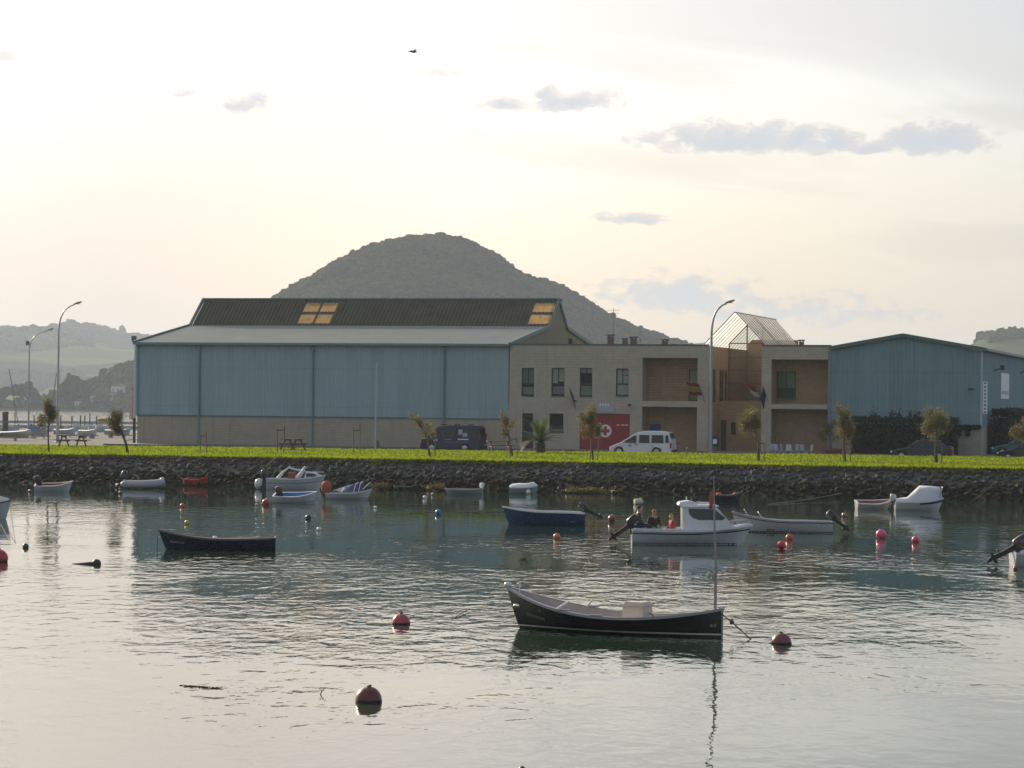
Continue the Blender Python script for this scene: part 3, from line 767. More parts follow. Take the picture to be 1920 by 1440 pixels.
# openings in the flat left part
wins = [(978, 690, 1001, 743), (1034, 690, 1058, 743), (1087, 690, 1110, 744), (1155, 691, 1178, 743)]
ops = []
for (a, b, c, d) in wins:
    x0, z1 = fr(a, b); x1, z0 = fr(c, d); ops.append((x0, x1, z0, z1))
x0, z1 = fr(979, 775); x1, _ = fr(1000, 775); ops.append((x0, x1, 0.02, z1)); DOOR = ops[-1]
x0, z1 = fr(1030, 775); x1, z0 = fr(1056, 811); ops.append((x0, x1, z0, z1)); LWIN = ops[-1]
x0, z1 = fr(1087, 775); x1, _ = fr(1181, 775); ops.append((x0, x1, 0.02, z1)); GAR = ops[-1]
def holed_wall(mb, x0, x1, z0, z1, d0, d1, holes):
    xs = sorted({x0, x1}|{h[0] for h in holes}|{h[1] for h in holes}); zs = sorted({z0, z1}|{h[2] for h in holes}|{h[3] for h in holes})
    def solid(i, j):
        if i < 0 or j < 0 or i >= len(xs)-1 or j >= len(zs)-1: return False
        cx_, cz_ = (xs[i]+xs[i+1])/2, (zs[j]+zs[j+1])/2
        return not any(h[0] < cx_ < h[1] and h[2] < cz_ < h[3] for h in holes)
    for i in range(len(xs)-1):
        for j in range(len(zs)-1):
            if not solid(i, j): continue
            a, b, c, d = xs[i], xs[i+1], zs[j], zs[j+1]
            mb.quad((a, d0, c), (b, d0, c), (b, d0, d), (a, d0, d)); mb.quad((b, d1, c), (a, d1, c), (a, d1, d), (b, d1, d))
            if not solid(i-1, j): mb.quad((a, d1, c), (a, d0, c), (a, d0, d), (a, d1, d))
            if not solid(i+1, j): mb.quad((b, d0, c), (b, d1, c), (b, d1, d), (b, d0, d))
            if not solid(i, j-1): mb.quad((a, d1, c), (b, d1, c), (b, d0, c), (a, d0, c))
            if not solid(i, j+1): mb.quad((a, d0, d), (b, d0, d), (b, d1, d), (a, d1, d))
mb = MB()
allops = ops+[(Lr0, Lr1, zM1, zU), (Lr0+.01, Lr1-.01, .02, zM0), (C0, C1, .02, TOP), (Rr0, Rr1, zN1, zU2), (Rr0+.01, Rr1-.01, .02, zN0)]
holed_wall(mb, 0.0, LB, 0.0, TOP, 0.0, 0.32, allops)
part('front_wall', mb, BLOCK, st)
BD = 16.0
for (r0, r1, e0, e1, zlo, zhi, zup, wl_) in ((Lr0, Lr1, Lr0-.25, Lr1+.2, zM0, zM1, zU, (.24, .2)), (Rr0, Rr1, Rr0-.2, LB-.02, zN0, zN1, zU2, (.2, .06))):
    mb = MB(); mb.box(e0, e1, RD, RD+.25, 0, TOP-.3); part('recess_wall', mb, WARMB, st)
    for x0, x1 in ((r0-wl_[0], r0), (r1, r1+wl_[1])): mb = MB(); mb.box(x0, x1, .33, RD, 0, TOP-.3); part('recess_side', mb, WARMB, st)
    mb = MB(); mb.box(r0, r1, .33, RD, zlo+.02, zhi-.12); part('balcony_floor', mb, BLOCK, st)
    mb = MB(); mb.box(r0, r1, .33, RD, zup+.02, zup+.2); part('recess_soffit', mb, WARMB, st)
mb = MB(); mb.box(0, .2, .33, BD, 0, TOP-.01); mb.box(LB-.24, LB, .33, BD, 0, TOP-.01); mb.box(.21, LB-.25, BD-.3, BD, 0, TOP-.4)
part('outer_wall', mb, BLOCK, st)
mb = MB(); mb.box(.21, C0-.26, .33, BD-.31, TOP-.28, TOP-.08); mb.box(C1+.26, LB-.25, .33, BD-.31, TOP-.28, TOP-.08); part('flat_roof', mb, mat('roof_felt', (.12, .12, .12), .9), st)
for a, b in ((0-.03, C0), (C1, LB)):
    mb = MB(); mb.box(a, b, -.05, .38, TOP+.003, TOP+.10); part('coping', mb, mat('dark_coping', (.13, .125, .12), .8), st)
# court: side walls, first-floor glass, ground-floor wall, floor
mb = MB(); 
lw = [(y0, y1) for y0, y1 in ((1.2, 2.6), (4.2, 5.6))]
mb.box(C0-.25, C0, .33, BD-.31, 0, TOP-.01)
mb.box(C1, C1+.25, .33, BD-.31, 0, TOP-.01); mb.box(C0, C1, BD-.6, BD-.31, 0, TOP+.8)
part('court_wall', mb, WARMB, st)
gz = fr(1390, 752, 4.0)[1]
mb = MB(); mb.box(C0+.01, C1-.01, 4.0, 4.25, 0, gz); mb.box(C0+.01, C1-.01, 4.26, CDp+.4, gz-.25, gz-.02); part('porch_wall', mb, WARMB, st)
x0 = fr(1352, 800, 4.0)[0]; x1 = fr(1362, 800, 4.0)[0]
mb = MB(); mb.box(x0, x1, 3.94, 3.99, 0, 2.25); d_ = part('porch_door', mb, BROWN, st)
mb = MB(); mb.box(x1+.35, x1+.7, 3.94, 3.99, 1.2, 2.1); part('porch_opening_shade', mb, DARKIN, st)  # solid dark panel on the wall; its colour is the shade inside
for y0, y1 in lw+[(6.3, 6.9)]:
    mb = MB(); z0_, z1_ = zM1-.05, zM1+2.35
    mb.box(C0+.002, C0+.03, y0, y1, z0_, z1_); w_ = part('side_window', mb, BROWN, st)
    mb = MB(); mb.box(C0+.032, C0+.04, y0+.1, y1-.1, z0_+.1, z1_*.5+z0_*.5-.05); part('pane', mb, glass_mat('blue_pane', (.05, .06, .07), .1), w_)
    mb = MB(); mb.box(C0+.032, C0+.04, y0+.1, y1-.1, z1_*.5+z0_*.5+.05, z1_-.1); part('pane', mb, glass_mat('blue_pane'), w_)
RBAR = mat('rust_frame', (.20, .10, .05), .6)
AP = (C0+C1)/2; RZ0 = TOP+.02
rx0 = fr(1319, 646)[0]; rx1 = fr(1437, 646)[0]; AP = (rx0+rx1)/2+.03
RZ1 = fr(1379, 586)[1]
def roof_z(x): return RZ1-(RZ1-RZ0)*abs(x-AP)/((rx1-rx0)/2)
gl = MB(); 
poly = [(C0+.05, gz), (C1-.05, gz), (C1-.05, roof_z(C1)-.1), (AP, RZ1-.12), (C0+.05, roof_z(C0)-.1)]
gl.add([(x, CDp, z) for x, z in poly], [tuple(range(len(poly)))]); gwall = part('porch_glazing', gl, glass_mat('clear_pane', (.03, .03, .03), .80), st)
bars = [fr(1358, 700, CDp)[0], fr(1393, 700, CDp)[0], fr(1419, 700, CDp)[0]]
bars = [C0+.06]+[C0+(C1-C0)*k for k in (.36, .66)]+[C1-.06]
for x in bars:
    mb = MB(); mb.box(x-.045, x+.045, CDp-.07, CDp-.003, gz, roof_z(x)-.1); part('mullion', mb, RBAR, gwall)
for py in (644, 670, 695, 720, 748):
    z = fr(1390, py, CDp)[1]; hw = min(C1-AP, max(0.2, (RZ1-z)*((rx1-rx0)/2)/(RZ1-RZ0)))
    mb = MB(); mb.box(max(C0+.06, AP-hw), min(C1-.06, AP+hw), CDp-.11, CDp-.072, z-.04, z+.04); part('transom', mb, RBAR, gwall)
for sgn in (-1, 1):
    xx = C0+.05 if sgn < 0 else C1-.05
    mb = MB(); mb.bar((AP, CDp-.09, RZ1-.14), (xx, CDp-.09, roof_z(xx)-.12), .08, .08); part('rafter', mb, RBAR, gwall)
def poly_mat():
    m_ = bpy.data.materials.new('polycarbonate_sheet'); m_.use_nodes = True; t = NT(m_.node_tree)
    pos = t.n('ShaderNodeTexCoord').outputs['Object']
    c = t.mix(t.noise(pos, 1.3, 4.0, .6), (.90, .89, .87), (.97, .97, .96))
    b = t.n('ShaderNodeBsdfPrincipled'); t.put(b.inputs['Base Color'], c); b.inputs['Roughness'].default_value = .2
    tl = t.n('ShaderNodeBsdfTranslucent'); t.put(tl.inputs[0], c); tp = t.n('ShaderNodeBsdfTransparent'); t.put(tp.inputs[0], c)
    m1 = t.n('ShaderNodeMixShader'); m1.inputs[0].default_value = .8; t.link(b.outputs[0], m1.inputs[1]); t.link(tl.outputs[0], m1.inputs[2])
    m2 = t.n('ShaderNodeMixShader'); m2.inputs[0].default_value = .42; t.link(m1.outputs[0], m2.inputs[1]); t.link(tp.outputs[0], m2.inputs[2])
    o = t.n('ShaderNodeOutputMaterial'); t.link(m2.outputs[0], o.inputs[0]); return m_
POLY = poly_mat()
RBAR2 = mat('grey_rib', (.42, .40, .37), .4)
RL = 16.6; NPAN = 14
pr = MB(); pr.box(AP-.05, AP+.05, -.1, RL, RZ1-.02, RZ1+.05); proof = part('porch_roof', pr, RBAR2, st)
for sgn in (-1, 1):
    xe = rx0 if sgn < 0 else rx1
    for k in range(NPAN):
        y0 = -.1+RL*k/NPAN; y1 = -.1+RL*(k+1)/NPAN
        mb = MB(); z = 0.03
        a, b = (xe, RZ0), (AP+sgn*.05, RZ1)
        mb.add([(a[0], y0+.04, a[1]), (a[0], y1-.04, a[1]), (b[0], y1-.04, b[1]), (b[0], y0+.04, b[1])], [(0, 1, 2, 3)])
        part('roof_panel', mb, POLY, proof)
        mb = MB(); mb.bar((a[0], y0, a[1]+.02), (b[0], y0, b[1]+.02), .05, .06); part('roof_rib', mb, RBAR2, proof)
# windows
BLIND = mat('blind', (.74, .75, .70), .8); BLIND2 = mat('poster_green', (.40, .45, .27), .8); BLIND3 = mat('curtain', (.78, .70, .52), .85)
WG = glass_mat('station_pane', (.03, .04, .045), .80)
def window(par, x0, x1, z0, z1, d, fills, mull=True, split=.44, name='window'):
    f_ = .055
    mb = MB(); mb.box(x0, x0+f_, d, d+.06, z0, z1); mb.box(x1-f_, x1, d, d+.06, z0, z1); mb.box(x0+f_, x1-f_, d, d+.06, z0, z0+f_); mb.box(x0+f_, x1-f_, d, d+.06, z1-f_, z1)
    zm = z0+(z1-z0)*split; mb.box(x0+f_, x1-f_, d, d+.06, zm-.05, zm+.05)
    xm = (x0+x1)/2
    if mull: mb.box(xm-.03, xm+.03, d, d+.06, zm+.05, z1-f_)
    wn = part(name, mb, BROWN, par)
    cells = [(x0+f_, x1-f_, z0+f_, zm-.05)]+([(x0+f_, xm-.03, zm+.05, z1-f_), (xm+.03, x1-f_, zm+.05, z1-f_)] if mull else [(x0+f_, x1-f_, zm+.05, z1-f_)])
    for c in cells:
        m2 = MB(); m2.quad((c[0], d+.025, c[2]), (c[1], d+.025, c[2]), (c[1], d+.025, c[3]), (c[0], d+.025, c[3])); part('pane', m2, WG, wn)
    for (ci, za, zb, mt) in fills:
        c = cells[ci]; m2 = MB(); hh = c[3]-c[2]; m2.box(c[0]-.02, c[1]+.02, d+.065, d+.08, c[2]+hh*za, c[2]+hh*zb); part('blind', m2, mt, wn)
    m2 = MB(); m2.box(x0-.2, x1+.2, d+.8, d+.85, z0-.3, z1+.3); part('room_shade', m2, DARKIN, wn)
    m2 = MB(); m2.box(x0-.06, x1+.06, d-.16, d-.003, z0-.08, z0-.004) ; part('sill', m2, mat('sill', (.2, .18, .15), .8), wn)
fl = [[(0, .1, .8, BLIND2), (1, 0, 1, mat('grey_net', (.30, .32, .32), .9)), (2, 0, 1, MATS['grey_net'])],
      [(0, .1, .85, mat('poster_grey', (.36, .37, .40), .8)), (1, 0, 1, BLIND3), (2, .1, 1, BLIND3)],
      [(0, .05, .9, BLIND2), (1, .72, 1, mat('pale_blind', (.5, .56, .6), .8)), (2, .72, 1, MATS['pale_blind'])],
      [(0, .05, 1, BLIND), (1, 0, 1, BLIND), (2, 0, .55, BLIND), (2, .6, 1, BLIND3)]]
for o_, f_ in zip(ops[:4], fl): window(st, o_[0]+.005, o_[1]-.005, o_[2]+.005, o_[3]-.005, .16, f_)
window(st, LWIN[0]+.005, LWIN[1]-.005, LWIN[2]+.005, LWIN[3]-.005, .16, [(0, .0, .7, BLIND2)], False, .3)
mb = MB(); mb.box(DOOR[0]+.01, DOOR[1]-.01, .18, .24, .02, DOOR[3]-.01); d_ = part('side_door', mb, BROWN, st)
mb = MB(); mb.box(DOOR[0]+.16, DOOR[1]-.16, .165, .178, 1.1, DOOR[3]-.3); part('pane', mb, WG, d_)
mb = MB(); mb.box(DOOR[1]-.16, DOOR[1]-.11, .12, .178, 1.0, 1.05); part('handle', mb, mat('steel', (.5, .5, .5), .35, 1.0), d_)
a, b = fr(1292, 693, RD), fr(1309, 752, RD)
window(st, a[0], Lr1-.05, b[1], a[1], RD-.07, [(0, 0, 1, BLIND2), (1, 0, 1, BLIND3)], False, .3, 'recess_window')
a, b = fr(1447, 696, RD), fr(1492, 747, RD)
GREENP = mat('green_sheet', (.20, .34, .05), .7)
window(st, Rr0+.05, b[0], b[1], a[1], RD-.07, [(0, 0, 1, mat('dark_green_sheet', (.07, .11, .03), .7)), (1, 0, 1, GREENP), (2, 0, .9, mat('green_grey_sheet', (.34, .42, .22), .7))], True, .36, 'recess_window')
# red garage door with emblem
RED = mat('red_door', (.30, .022, .028), .45, var=.1)
x0, x1, _, z1 = GAR
gd = MB(); NP_ = 6
gd.box(x0+.02, x1-.02, .20, .24, .03, z1-.02); gdoor = part('garage_door', gd, RED, st)
for k in range(NP_):
    mb = MB(); a = x0+.03+(x1-x0-.06)*k/NP_; b = x0+.03+(x1-x0-.06)*(k+1)/NP_
    mb.box(a+.012, b-.012, .165, .198, .04, z1-.03); part('door_leaf', mb, RED, gdoor)
WP = mat('white_paint', (.78, .78, .76), .5)
ex, ez = fr(1134, 808)
mb = MB(); mb.lathe([(.47, 0), (.47, .012)], 28, (ex, .148, ez), 'y'); em = part('emblem_disc', mb, WP, gdoor)
mb = MB(); q = .115; L_ = .33
mb.prism([(ex-q, ez-L_), (ex+q, ez-L_), (ex+q, ez-q), (ex+L_, ez-q), (ex+L_, ez+q), (ex+q, ez+q), (ex+q, ez+L_), (ex-q, ez+L_), (ex-q, ez+q), (ex-L_, ez+q), (ex-L_, ez-q), (ex-q, ez-q)], .138, .146)
part('emblem_cross', mb, mat('emblem_red', (.42, .02, .03), .5), em)
for px in (1158, 1167, 1174):
    a = fr(px, 797); mb = MB(); mb.box(a[0]-.11, a[0]+.11, .150, .163, a[1]-.035, a[1]+.035); part('door_mark', mb, WP, gdoor)
a, b = fr(1117, 755), fr(1151, 773)
mb = MB(); mb.box(a[0], b[0], -.05, -.004, b[1], a[1]); sg = part('sign_board', mb, mat('lavender_board', (.42, .41, .46), .6), st)
for px in (1126, 1131, 1136, 1141):
    c = fr(px, 759); mb = MB(); mb.box(c[0]-.055, c[0]+.055, -.062, -.052, c[1]-.09, c[1]+.09); part('sign_letter', mb, WP, sg)
for px, py in ((1182, 760), (1080, 752)):
    c = fr(px, py); mb = MB(); mb.bar((c[0], -.002, c[1]), (c[0], -.3, c[1]+.05), .05, .05); mb.box(c[0]-.09, c[0]+.09, -.45, -.22, c[1]-.06, c[1]+.08); part('wall_lamp', mb, BROWN, st)
# chimneys and aerials
BRK = mat('chimney_brick', (.16, .125, .10), .9, bump=.01)
for px, y0, w_ in ((1145, 627, .42), (1172, 634, .34), (1188, 631, .42), (1247, 636, .40), (1503, 637, .32)):
    c = fr(px, 646, 4.5); z1 = fr(px, y0, 4.5)[1]
    mb = MB(); mb.box(c[0]-w_/2, c[0]+w_/2, 4.3, 4.3+w_, TOP-.1, z1-.16); ch = part('chimney', mb, BRK, st)
    mb = MB(); mb.box(c[0]-w_/2-.06, c[0]+w_/2+.06, 4.24, 4.36+w_, z1-.09, z1)
    for a in (-1, 1): mb.box(c[0]+a*w_*.35-.03, c[0]+a*w_*.35+.03, 4.32, 4.30+w_-.02, z1-.16, z1-.09)
    part('chimney_cap', mb, BRK, ch)
MAST = mat('thin_metal', (.22, .22, .22), .5, .6)
for px, y0 in ((1150, 578), (1200, 616)):
    c = fr(px, 646, 5.2); z1 = fr(px, y0, 5.2)[1]
    mb = MB(); mb.tube([(c[0], 5.2, TOP-.1), (c[0], 5.2, z1)], .022, 6)
    for k in range(3 if y0 < 600 else 0): mb.tube([(c[0]-.5+.1*k, 5.2, z1-.15-.22*k), (c[0]+.5-.1*k, 5.2, z1-.15-.22*k)], .012, 5)
    part('aerial', mb, MAST, st)
c = fr(1229, 812, RD)
mb = MB(); mb.box(Lr0+.15, Lr0+.95, RD-.05, RD-.004, fr(1229, 808, RD)[1]-.25, fr(1229, 795, RD)[1]); part('notice', mb, mat('blue_notice', (.03, .06, .22), .5), st)

# ------------------------------------------------------------------ right hall
rh = thing('blue_hall', 'blue gable-fronted metal hall with dark hedge along its foot', 'building', SW(S2, 0, G), -TH)
LH = S3-S2; rxp = fac(1693, 700)[0]-S2; RH = fac(1693, 629)[1]; EH = fac(1700, 651)[1]-.12; HL = 44.0
def gz_(x): return EH+(RH-EH)*(1-abs(x-rxp)/(rxp if x < rxp else LH-rxp))-.12
mb = MB(); mb.box(.02, LH, 0.02, .3, 0, 2.0); mb.box(LH-.3, LH, .31, HL, 0, 2.0); part('base_wall', mb, BASEB, rh)
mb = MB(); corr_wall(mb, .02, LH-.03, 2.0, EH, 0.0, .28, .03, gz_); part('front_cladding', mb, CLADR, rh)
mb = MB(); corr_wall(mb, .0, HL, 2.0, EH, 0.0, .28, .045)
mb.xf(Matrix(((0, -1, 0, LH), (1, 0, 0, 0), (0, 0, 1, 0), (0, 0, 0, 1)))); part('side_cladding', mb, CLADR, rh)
mb = MB(); mb.box(.0, .1, .1, HL, 2.0, EH-.2); mb.box(0, LH, HL, HL+.1, 0, EH-.2); part('rear_cladding', mb, CLADR, rh)
for sgn in (-1, 1):
    xe = -.1 if sgn < 0 else LH+.3
    mb = MB(); z_e = EH-(.0 if sgn < 0 else .05)
    mb.add([(xe, -.25, z_e), (xe, HL, z_e), (rxp, HL, RH), (rxp, -.25, RH), (xe, -.25, z_e+.12), (xe, HL, z_e+.12), (rxp, HL, RH+.12), (rxp, -.25, RH+.12)],
           [(0, 3, 2, 1), (4, 5, 6, 7), (0, 1, 5, 4), (3, 0, 4, 7), (2, 3, 7, 6), (1, 2, 6, 5)])
    part('roof_slope', mb, LROOF, rh)
    mb = MB(); mb.bar((xe, -.31, z_e+.02), (rxp, -.31, RH+.02), .08, .26); part('verge_trim', mb, TEAL, rh)
mb = MB(); mb.box(LH+.31, LH+.45, -.2, HL, EH-.12, EH+.06); part('gutter', mb, GUTTER, rh)
mb = MB(); mb.box(LH-.06, LH+.07, -.07, .07, 2.0, EH-.1); part('corner_trim', mb, mat('pale_corner', (.40, .50, .54), .5), rh)
mb = MB(); mb.box(.02, LH+.02, -.04, .018, 2.0, 2.09); part('drip_rail', mb, TEAL, rh)
mb = MB(); mb.tube([(-.12, -.12, .1), (-.12, -.12, EH-.2)], .055, 8); part('downpipe', mb, GUTTER, rh)
def side_y(px):                                       # distance along the side wall for a photo column
    s0 = SW(S3, 0); k = (px-CX+RHO*(700-CY))/F
    return (k*s0.y-s0.x)/(EX-k*EY)
def side_z(px, py):
    y = side_y(px); D = SW(S3, y).y; return P(px, py, D).z-G
for px, py in ((1862, 693), (1911, 697)):
    y, z = side_y(px), side_z(px, py)
    mb = MB(); mb.bar((LH+.04, y, z-.1), (LH+.7, y, z+.15), .07, .07); mb.box(LH+.55, LH+.85, y-.35, y+.35, z-.02, z+.32); part('floodlight', mb, BROWN, rh)
y0, y1 = side_y(1875), side_y(1890); z0, z1 = side_z(1882, 748), side_z(1882, 700)
mb = MB(); mb.box(LH+.06, LH+.10, y0, y1, z0, z1); ps = part('white_banner', mb, WP, rh)
mb = MB(); mb.box(LH+.101, LH+.11, y0+.4, y1-.4, z0+.35, z0+.6); part('banner_print', mb, mat('grey_print', (.45, .42, .5), .6), ps)
c0, c1 = fac(1842, 715)[1], fac(1842, 776)[1]
mb = MB(); mb.box(LH+.10, LH+.42, .0, .06, c1, c0); ps = part('corner_sign', mb, WP, rh)
for k in range(9):
    z = c1+(c0-c1)*(k+.5)/9; mb = MB(); mb.box(LH+.18, LH+.34, -.008, -.001, z-.07, z+.05); part('sign_mark', mb, mat('sign_blue', (.12, .22, .40), .5), ps)
z = fac(1827, 730)[1]; x = fac(1827, 730)[0]-S2
mb = MB(); mb.bar((x, -.05, z), (x-.25, -.35, z+.04), .06, .06); mb.box(x-.42, x-.12, -.5, -.3, z-.06, z+.1); part('wall_lamp', mb, BROWN, rh)
# =================================================================== TREES, HEDGES, STREET THINGS
def leaf_mat(name, c1, c2, tr=.5):
    m_ = bpy.data.materials.new(name); m_.use_nodes = True; t = NT(m_.node_tree)
    pos = t.n('ShaderNodeTexCoord').outputs['Object']
    c = t.mix(t.ramp(t.noise(pos, 1.8, 3.0, .6), .35, .65), c1, c2)
    b = t.n('ShaderNodeBsdfPrincipled'); t.put(b.inputs['Base Color'], c); b.inputs['Roughness'].default_value = .55
    tl = t.n('ShaderNodeBsdfTranslucent'); t.put(tl.inputs[0], c)
    mx = t.n('ShaderNodeMixShader'); mx.inputs[0].default_value = tr
    t.link(b.outputs[0], mx.inputs[1]); t.link(tl.outputs[0], mx.inputs[2])
    o = t.n('ShaderNodeOutputMaterial'); t.link(mx.outputs[0], o.inputs[0]); return m_
BARK = mat('bark', (.085, .065, .05), .9, var=.3, bump=.01)
TAM = leaf_mat('tamarisk_leaf', (.115, .12, .035), (.19, .155, .045))
TAM2 = leaf_mat('russet_leaf', (.10, .10, .035), (.16, .115, .04))
OLV = leaf_mat('olive_leaf', (.13, .15, .07), (.20, .21, .09))
HEDGE = leaf_mat('hedge_leaf', (.022, .034, .014), (.04, .052, .02), .25)
PALM = leaf_mat('palm_leaf', (.07, .12, .03), (.12, .17, .045), .35)
PALMD = leaf_mat('dry_palm_leaf', (.30, .26, .16), (.36, .31, .2), .35)
def leaf_quads(pts, size, g, aspect=2.2, hang=0.0):
    """one small quad per point, randomly turned"""
    n = len(pts); a = g.normal(size=(n, 3)); a[:, 2] -= hang; a /= np.linalg.norm(a, axis=1)[:, None]
    b = g.normal(size=(n, 3)); b -= (b*a).sum(1)[:, None]*a; b /= np.linalg.norm(b, axis=1)[:, None]
    s = (size*g.uniform(.6, 1.4, n))[:, None]
    v = np.stack([pts-a*s-b*s/aspect*.3, pts-a*s*.2+b*s/aspect, pts+a*s, pts-a*s*.2-b*s/aspect], 1).reshape(-1, 3)
    return v, np.arange(4*n).reshape(-1, 4)
def tree(name, label, p, hgt, width, seed, leaf=TAM, lean=(0, 0), n_leaf=3000, stem=.045, fork=.42, group='young trees on the lawn', cat='tree', cx=0.0, clear=.45):
    rnd = random.Random(seed); g = np.random.default_rng(seed)
    t_ = thing(name, label, cat, p, 0, group)
    top = Vector((lean[0], lean[1], hgt*.80)); fk = Vector((lean[0]*fork, lean[1]*fork, hgt*fork))
    mb = MB(); mb.tube([(0, 0, -.1), fk*.5+Vector((rnd.uniform(-.04, .04), 0, 0)), fk, fk.lerp(top, .5), top], [stem*1.25, stem, stem*.8, stem*.5, stem*.2], 7)
    ends = []
    for i in range(9):
        k = rnd.uniform(0, .75); b = fk.lerp(top, k); a = rnd.uniform(0, 6.28)
        rr = width*.56*rnd.uniform(.35, 1.05)*(1-.25*k)
        e = Vector((b.x+math.cos(a)*rr+cx, b.y+math.sin(a)*rr, min(hgt*.96, b.z+hgt*rnd.uniform(.02, .34))))
        m_ = b.lerp(e, .5)+Vector((0, 0, -.02)); mb.tube([b, m_, e], [stem*.45, stem*.3, stem*.12], 5); ends += [m_.lerp(e, .4), e]
    part('trunk', mb, BARK, t_, 60)
    ends.append(top); pts = []
    for e in ends+[Vector((top.x+cx*.5, top.y, top.z))]:
        q = g.normal(size=(n_leaf//len(ends), 3))*np.array([width*.105, width*.105, hgt*.062])+np.array(e); pts.append(q)
    pts = np.concatenate(pts); pts = pts[pts[:, 2] > hgt*clear*.9]
    v, f = leaf_quads(pts, .052, g, 2.8, .3)
    link('crown', np_mesh('crown', v, f, leaf), t_)
    return t_
WOODST = mat('stake_wood', (.16, .115, .07), .85, var=.2)
def stakes(label, p, gap, hgt, seed, group='stakes round the young trees'):
    rnd = random.Random(seed); t_ = thing('tree_stakes', label, 'stakes', p, rnd.uniform(-.3, .3), group)
    for s in (-1, 1):
        mb = MB(); mb.tube([(s*gap/2, 0, -.1), (s*gap/2+rnd.uniform(-.05, .05), 0, hgt*rnd.uniform(.9, 1.08))], .032, 6); part('stake', mb, WOODST, t_)
    mb = MB(); mb.bar((-gap/2, .03, hgt*.84), (gap/2, .03, hgt*.86), .03, .07); part('crossbar', mb, WOODST, t_)
def px2m(p, px): return px*p.y/F
TREES = [  # base px, top py, width px, leaf, seed, lean px, label
    (92, 848, 742, 48, TAM2, 1, -4, 0, 'thin-stemmed russet tree with two leafy tiers beside the bent-neck lamp post'),
    (240, 850, 772, 46, TAM2, 2, -22, -10, 'crooked young tree leaning towards the picnic table, beside the hangar corner'),
    (808, 856, 774, 44, TAM, 3, -22, -10, 'sparse yellowing young tree bending over in front of the dark blue van'),
    (962, 856, 772, 40, TAM2, 4, -18, -4, 'almost bare young tree between the dark blue van and the palm'),
    (1112, 863, 762, 42, TAM, 5, -10, -6, 'young tree in front of the red garage door'),
    (1424, 866, 762, 58, TAM, 6, -14, -10, 'bushy yellow-green young tree before the glass porch'),
    (1585, 866, 762, 48, TAM2, 7, -6, 4, 'open-crowned young tree beside the terracotta planter'),
    (1756, 868, 764, 62, TAM, 8, 0, 2, 'full-crowned young tree in front of the dark green car'),
    (1926, 870, 778, 56, TAM2, 9, -4, 0, 'russet young tree by the black car')]
for (px, py, ty, wpx, lf, seed, lean, cxp, lab) in TREES:
    p = lawn_at(px, py); hgt = px2m(p, py-ty); 
    tree('young_tree', lab, p, hgt, px2m(p, wpx*.82), seed, lf, (px2m(p, lean), 0), 4200 if seed not in (4, 3) else 1500, cx=px2m(p, cxp)*.4, clear=.42 if seed != 1 else .36, stem=.05 if seed not in (2, 8) else .08)
    if seed in (3, 4, 5, 6, 7, 8): stakes('pair of timber stakes at the stem of the tree '+{3: 'before the dark blue van', 4: 'between van and palm', 5: 'before the red garage door', 6: 'before the glass porch', 7: 'beside the terracotta planter', 8: 'before the dark green car'}[seed], p+Vector((.05, -.25, 0)), .42, 1.25, seed)
for i, (px, py, ty, lab) in enumerate([(381, 849, 812, 'short leaning pair of timber stakes with no tree, by the hangar downpipe'), (526, 849, 799, 'tall pair of timber stakes beside the middle picnic table'),
                                       (669, 851, 799, 'tall pair of timber stakes beside the pale flag mast')]):
    p = lawn_at(px, py); stakes(lab, p, px2m(p, 12), px2m(p, py-ty), 40+i)

def palm(px, py, ty, wpx):
    p = lawn_at(px, py); k = p.y/F; hgt = (py-ty)*k; rnd = random.Random(4); g = np.random.default_rng(4)
    t_ = thing('palm_tree', 'squat green palm with pale dry lower fronds on the lawn', 'palm', p)
    mb = MB(); mb.lathe([(.26, -.1), (.30, .1), (.27, .35), (.30, .5), (.24, .68), (.05, .75)], 12)
    for j in range(40):
        a = j*2.4; z = .05+.6*j/40; mb.bar((math.cos(a)*.25, math.sin(a)*.25, z), (math.cos(a)*.36, math.sin(a)*.36, z+.10), .09, .03)
    part('trunk', mb, BARK, t_)
    for j in range(34):
        a = rnd.uniform(0, 6.28); e0 = rnd.uniform(.35, 1.45); L = rnd.uniform(1.3, 2.15)*(hgt/2.6); dry = j >= 29
        if dry: a = rnd.uniform(2.6, 3.9) if j % 2 else rnd.uniform(-.4, .4); e0 = rnd.uniform(.1, .5)
        pts = []; x = Vector((0, 0, .68)); el = e0
        for q in range(9):
            pts.append(x.copy()); x = x+Vector((math.cos(a)*math.cos(el), math.sin(a)*math.cos(el), math.sin(el)))*L/8; el -= rnd.uniform(.03, .13)*(2.2 if dry else 1)
        mb = MB(); mb.tube(pts, [.022*(1-.09*i) for i in range(9)], 4)
        for i in range(1, 9):
            for h in range(3):
                b = pts[i-1].lerp(pts[i], h/3); d = (pts[i]-pts[i-1]).normalized(); sd = d.cross(Vector((0, 0, 1))).normalized(); ll = .34*math.sin(math.pi*(i+h/3)/9.5)+.08
                for s in (-1, 1):
                    tip = b+sd*s*ll*.75+d*ll*.7+Vector((0, 0, -.04+.05*rnd.random())); w_ = d*.026
                    mb.add([b-w_, b+w_, tip], [(0, 1, 2)])
        part('frond', mb, PALMD if dry else PALM, t_)
palm(1013, 849, 772, 78)

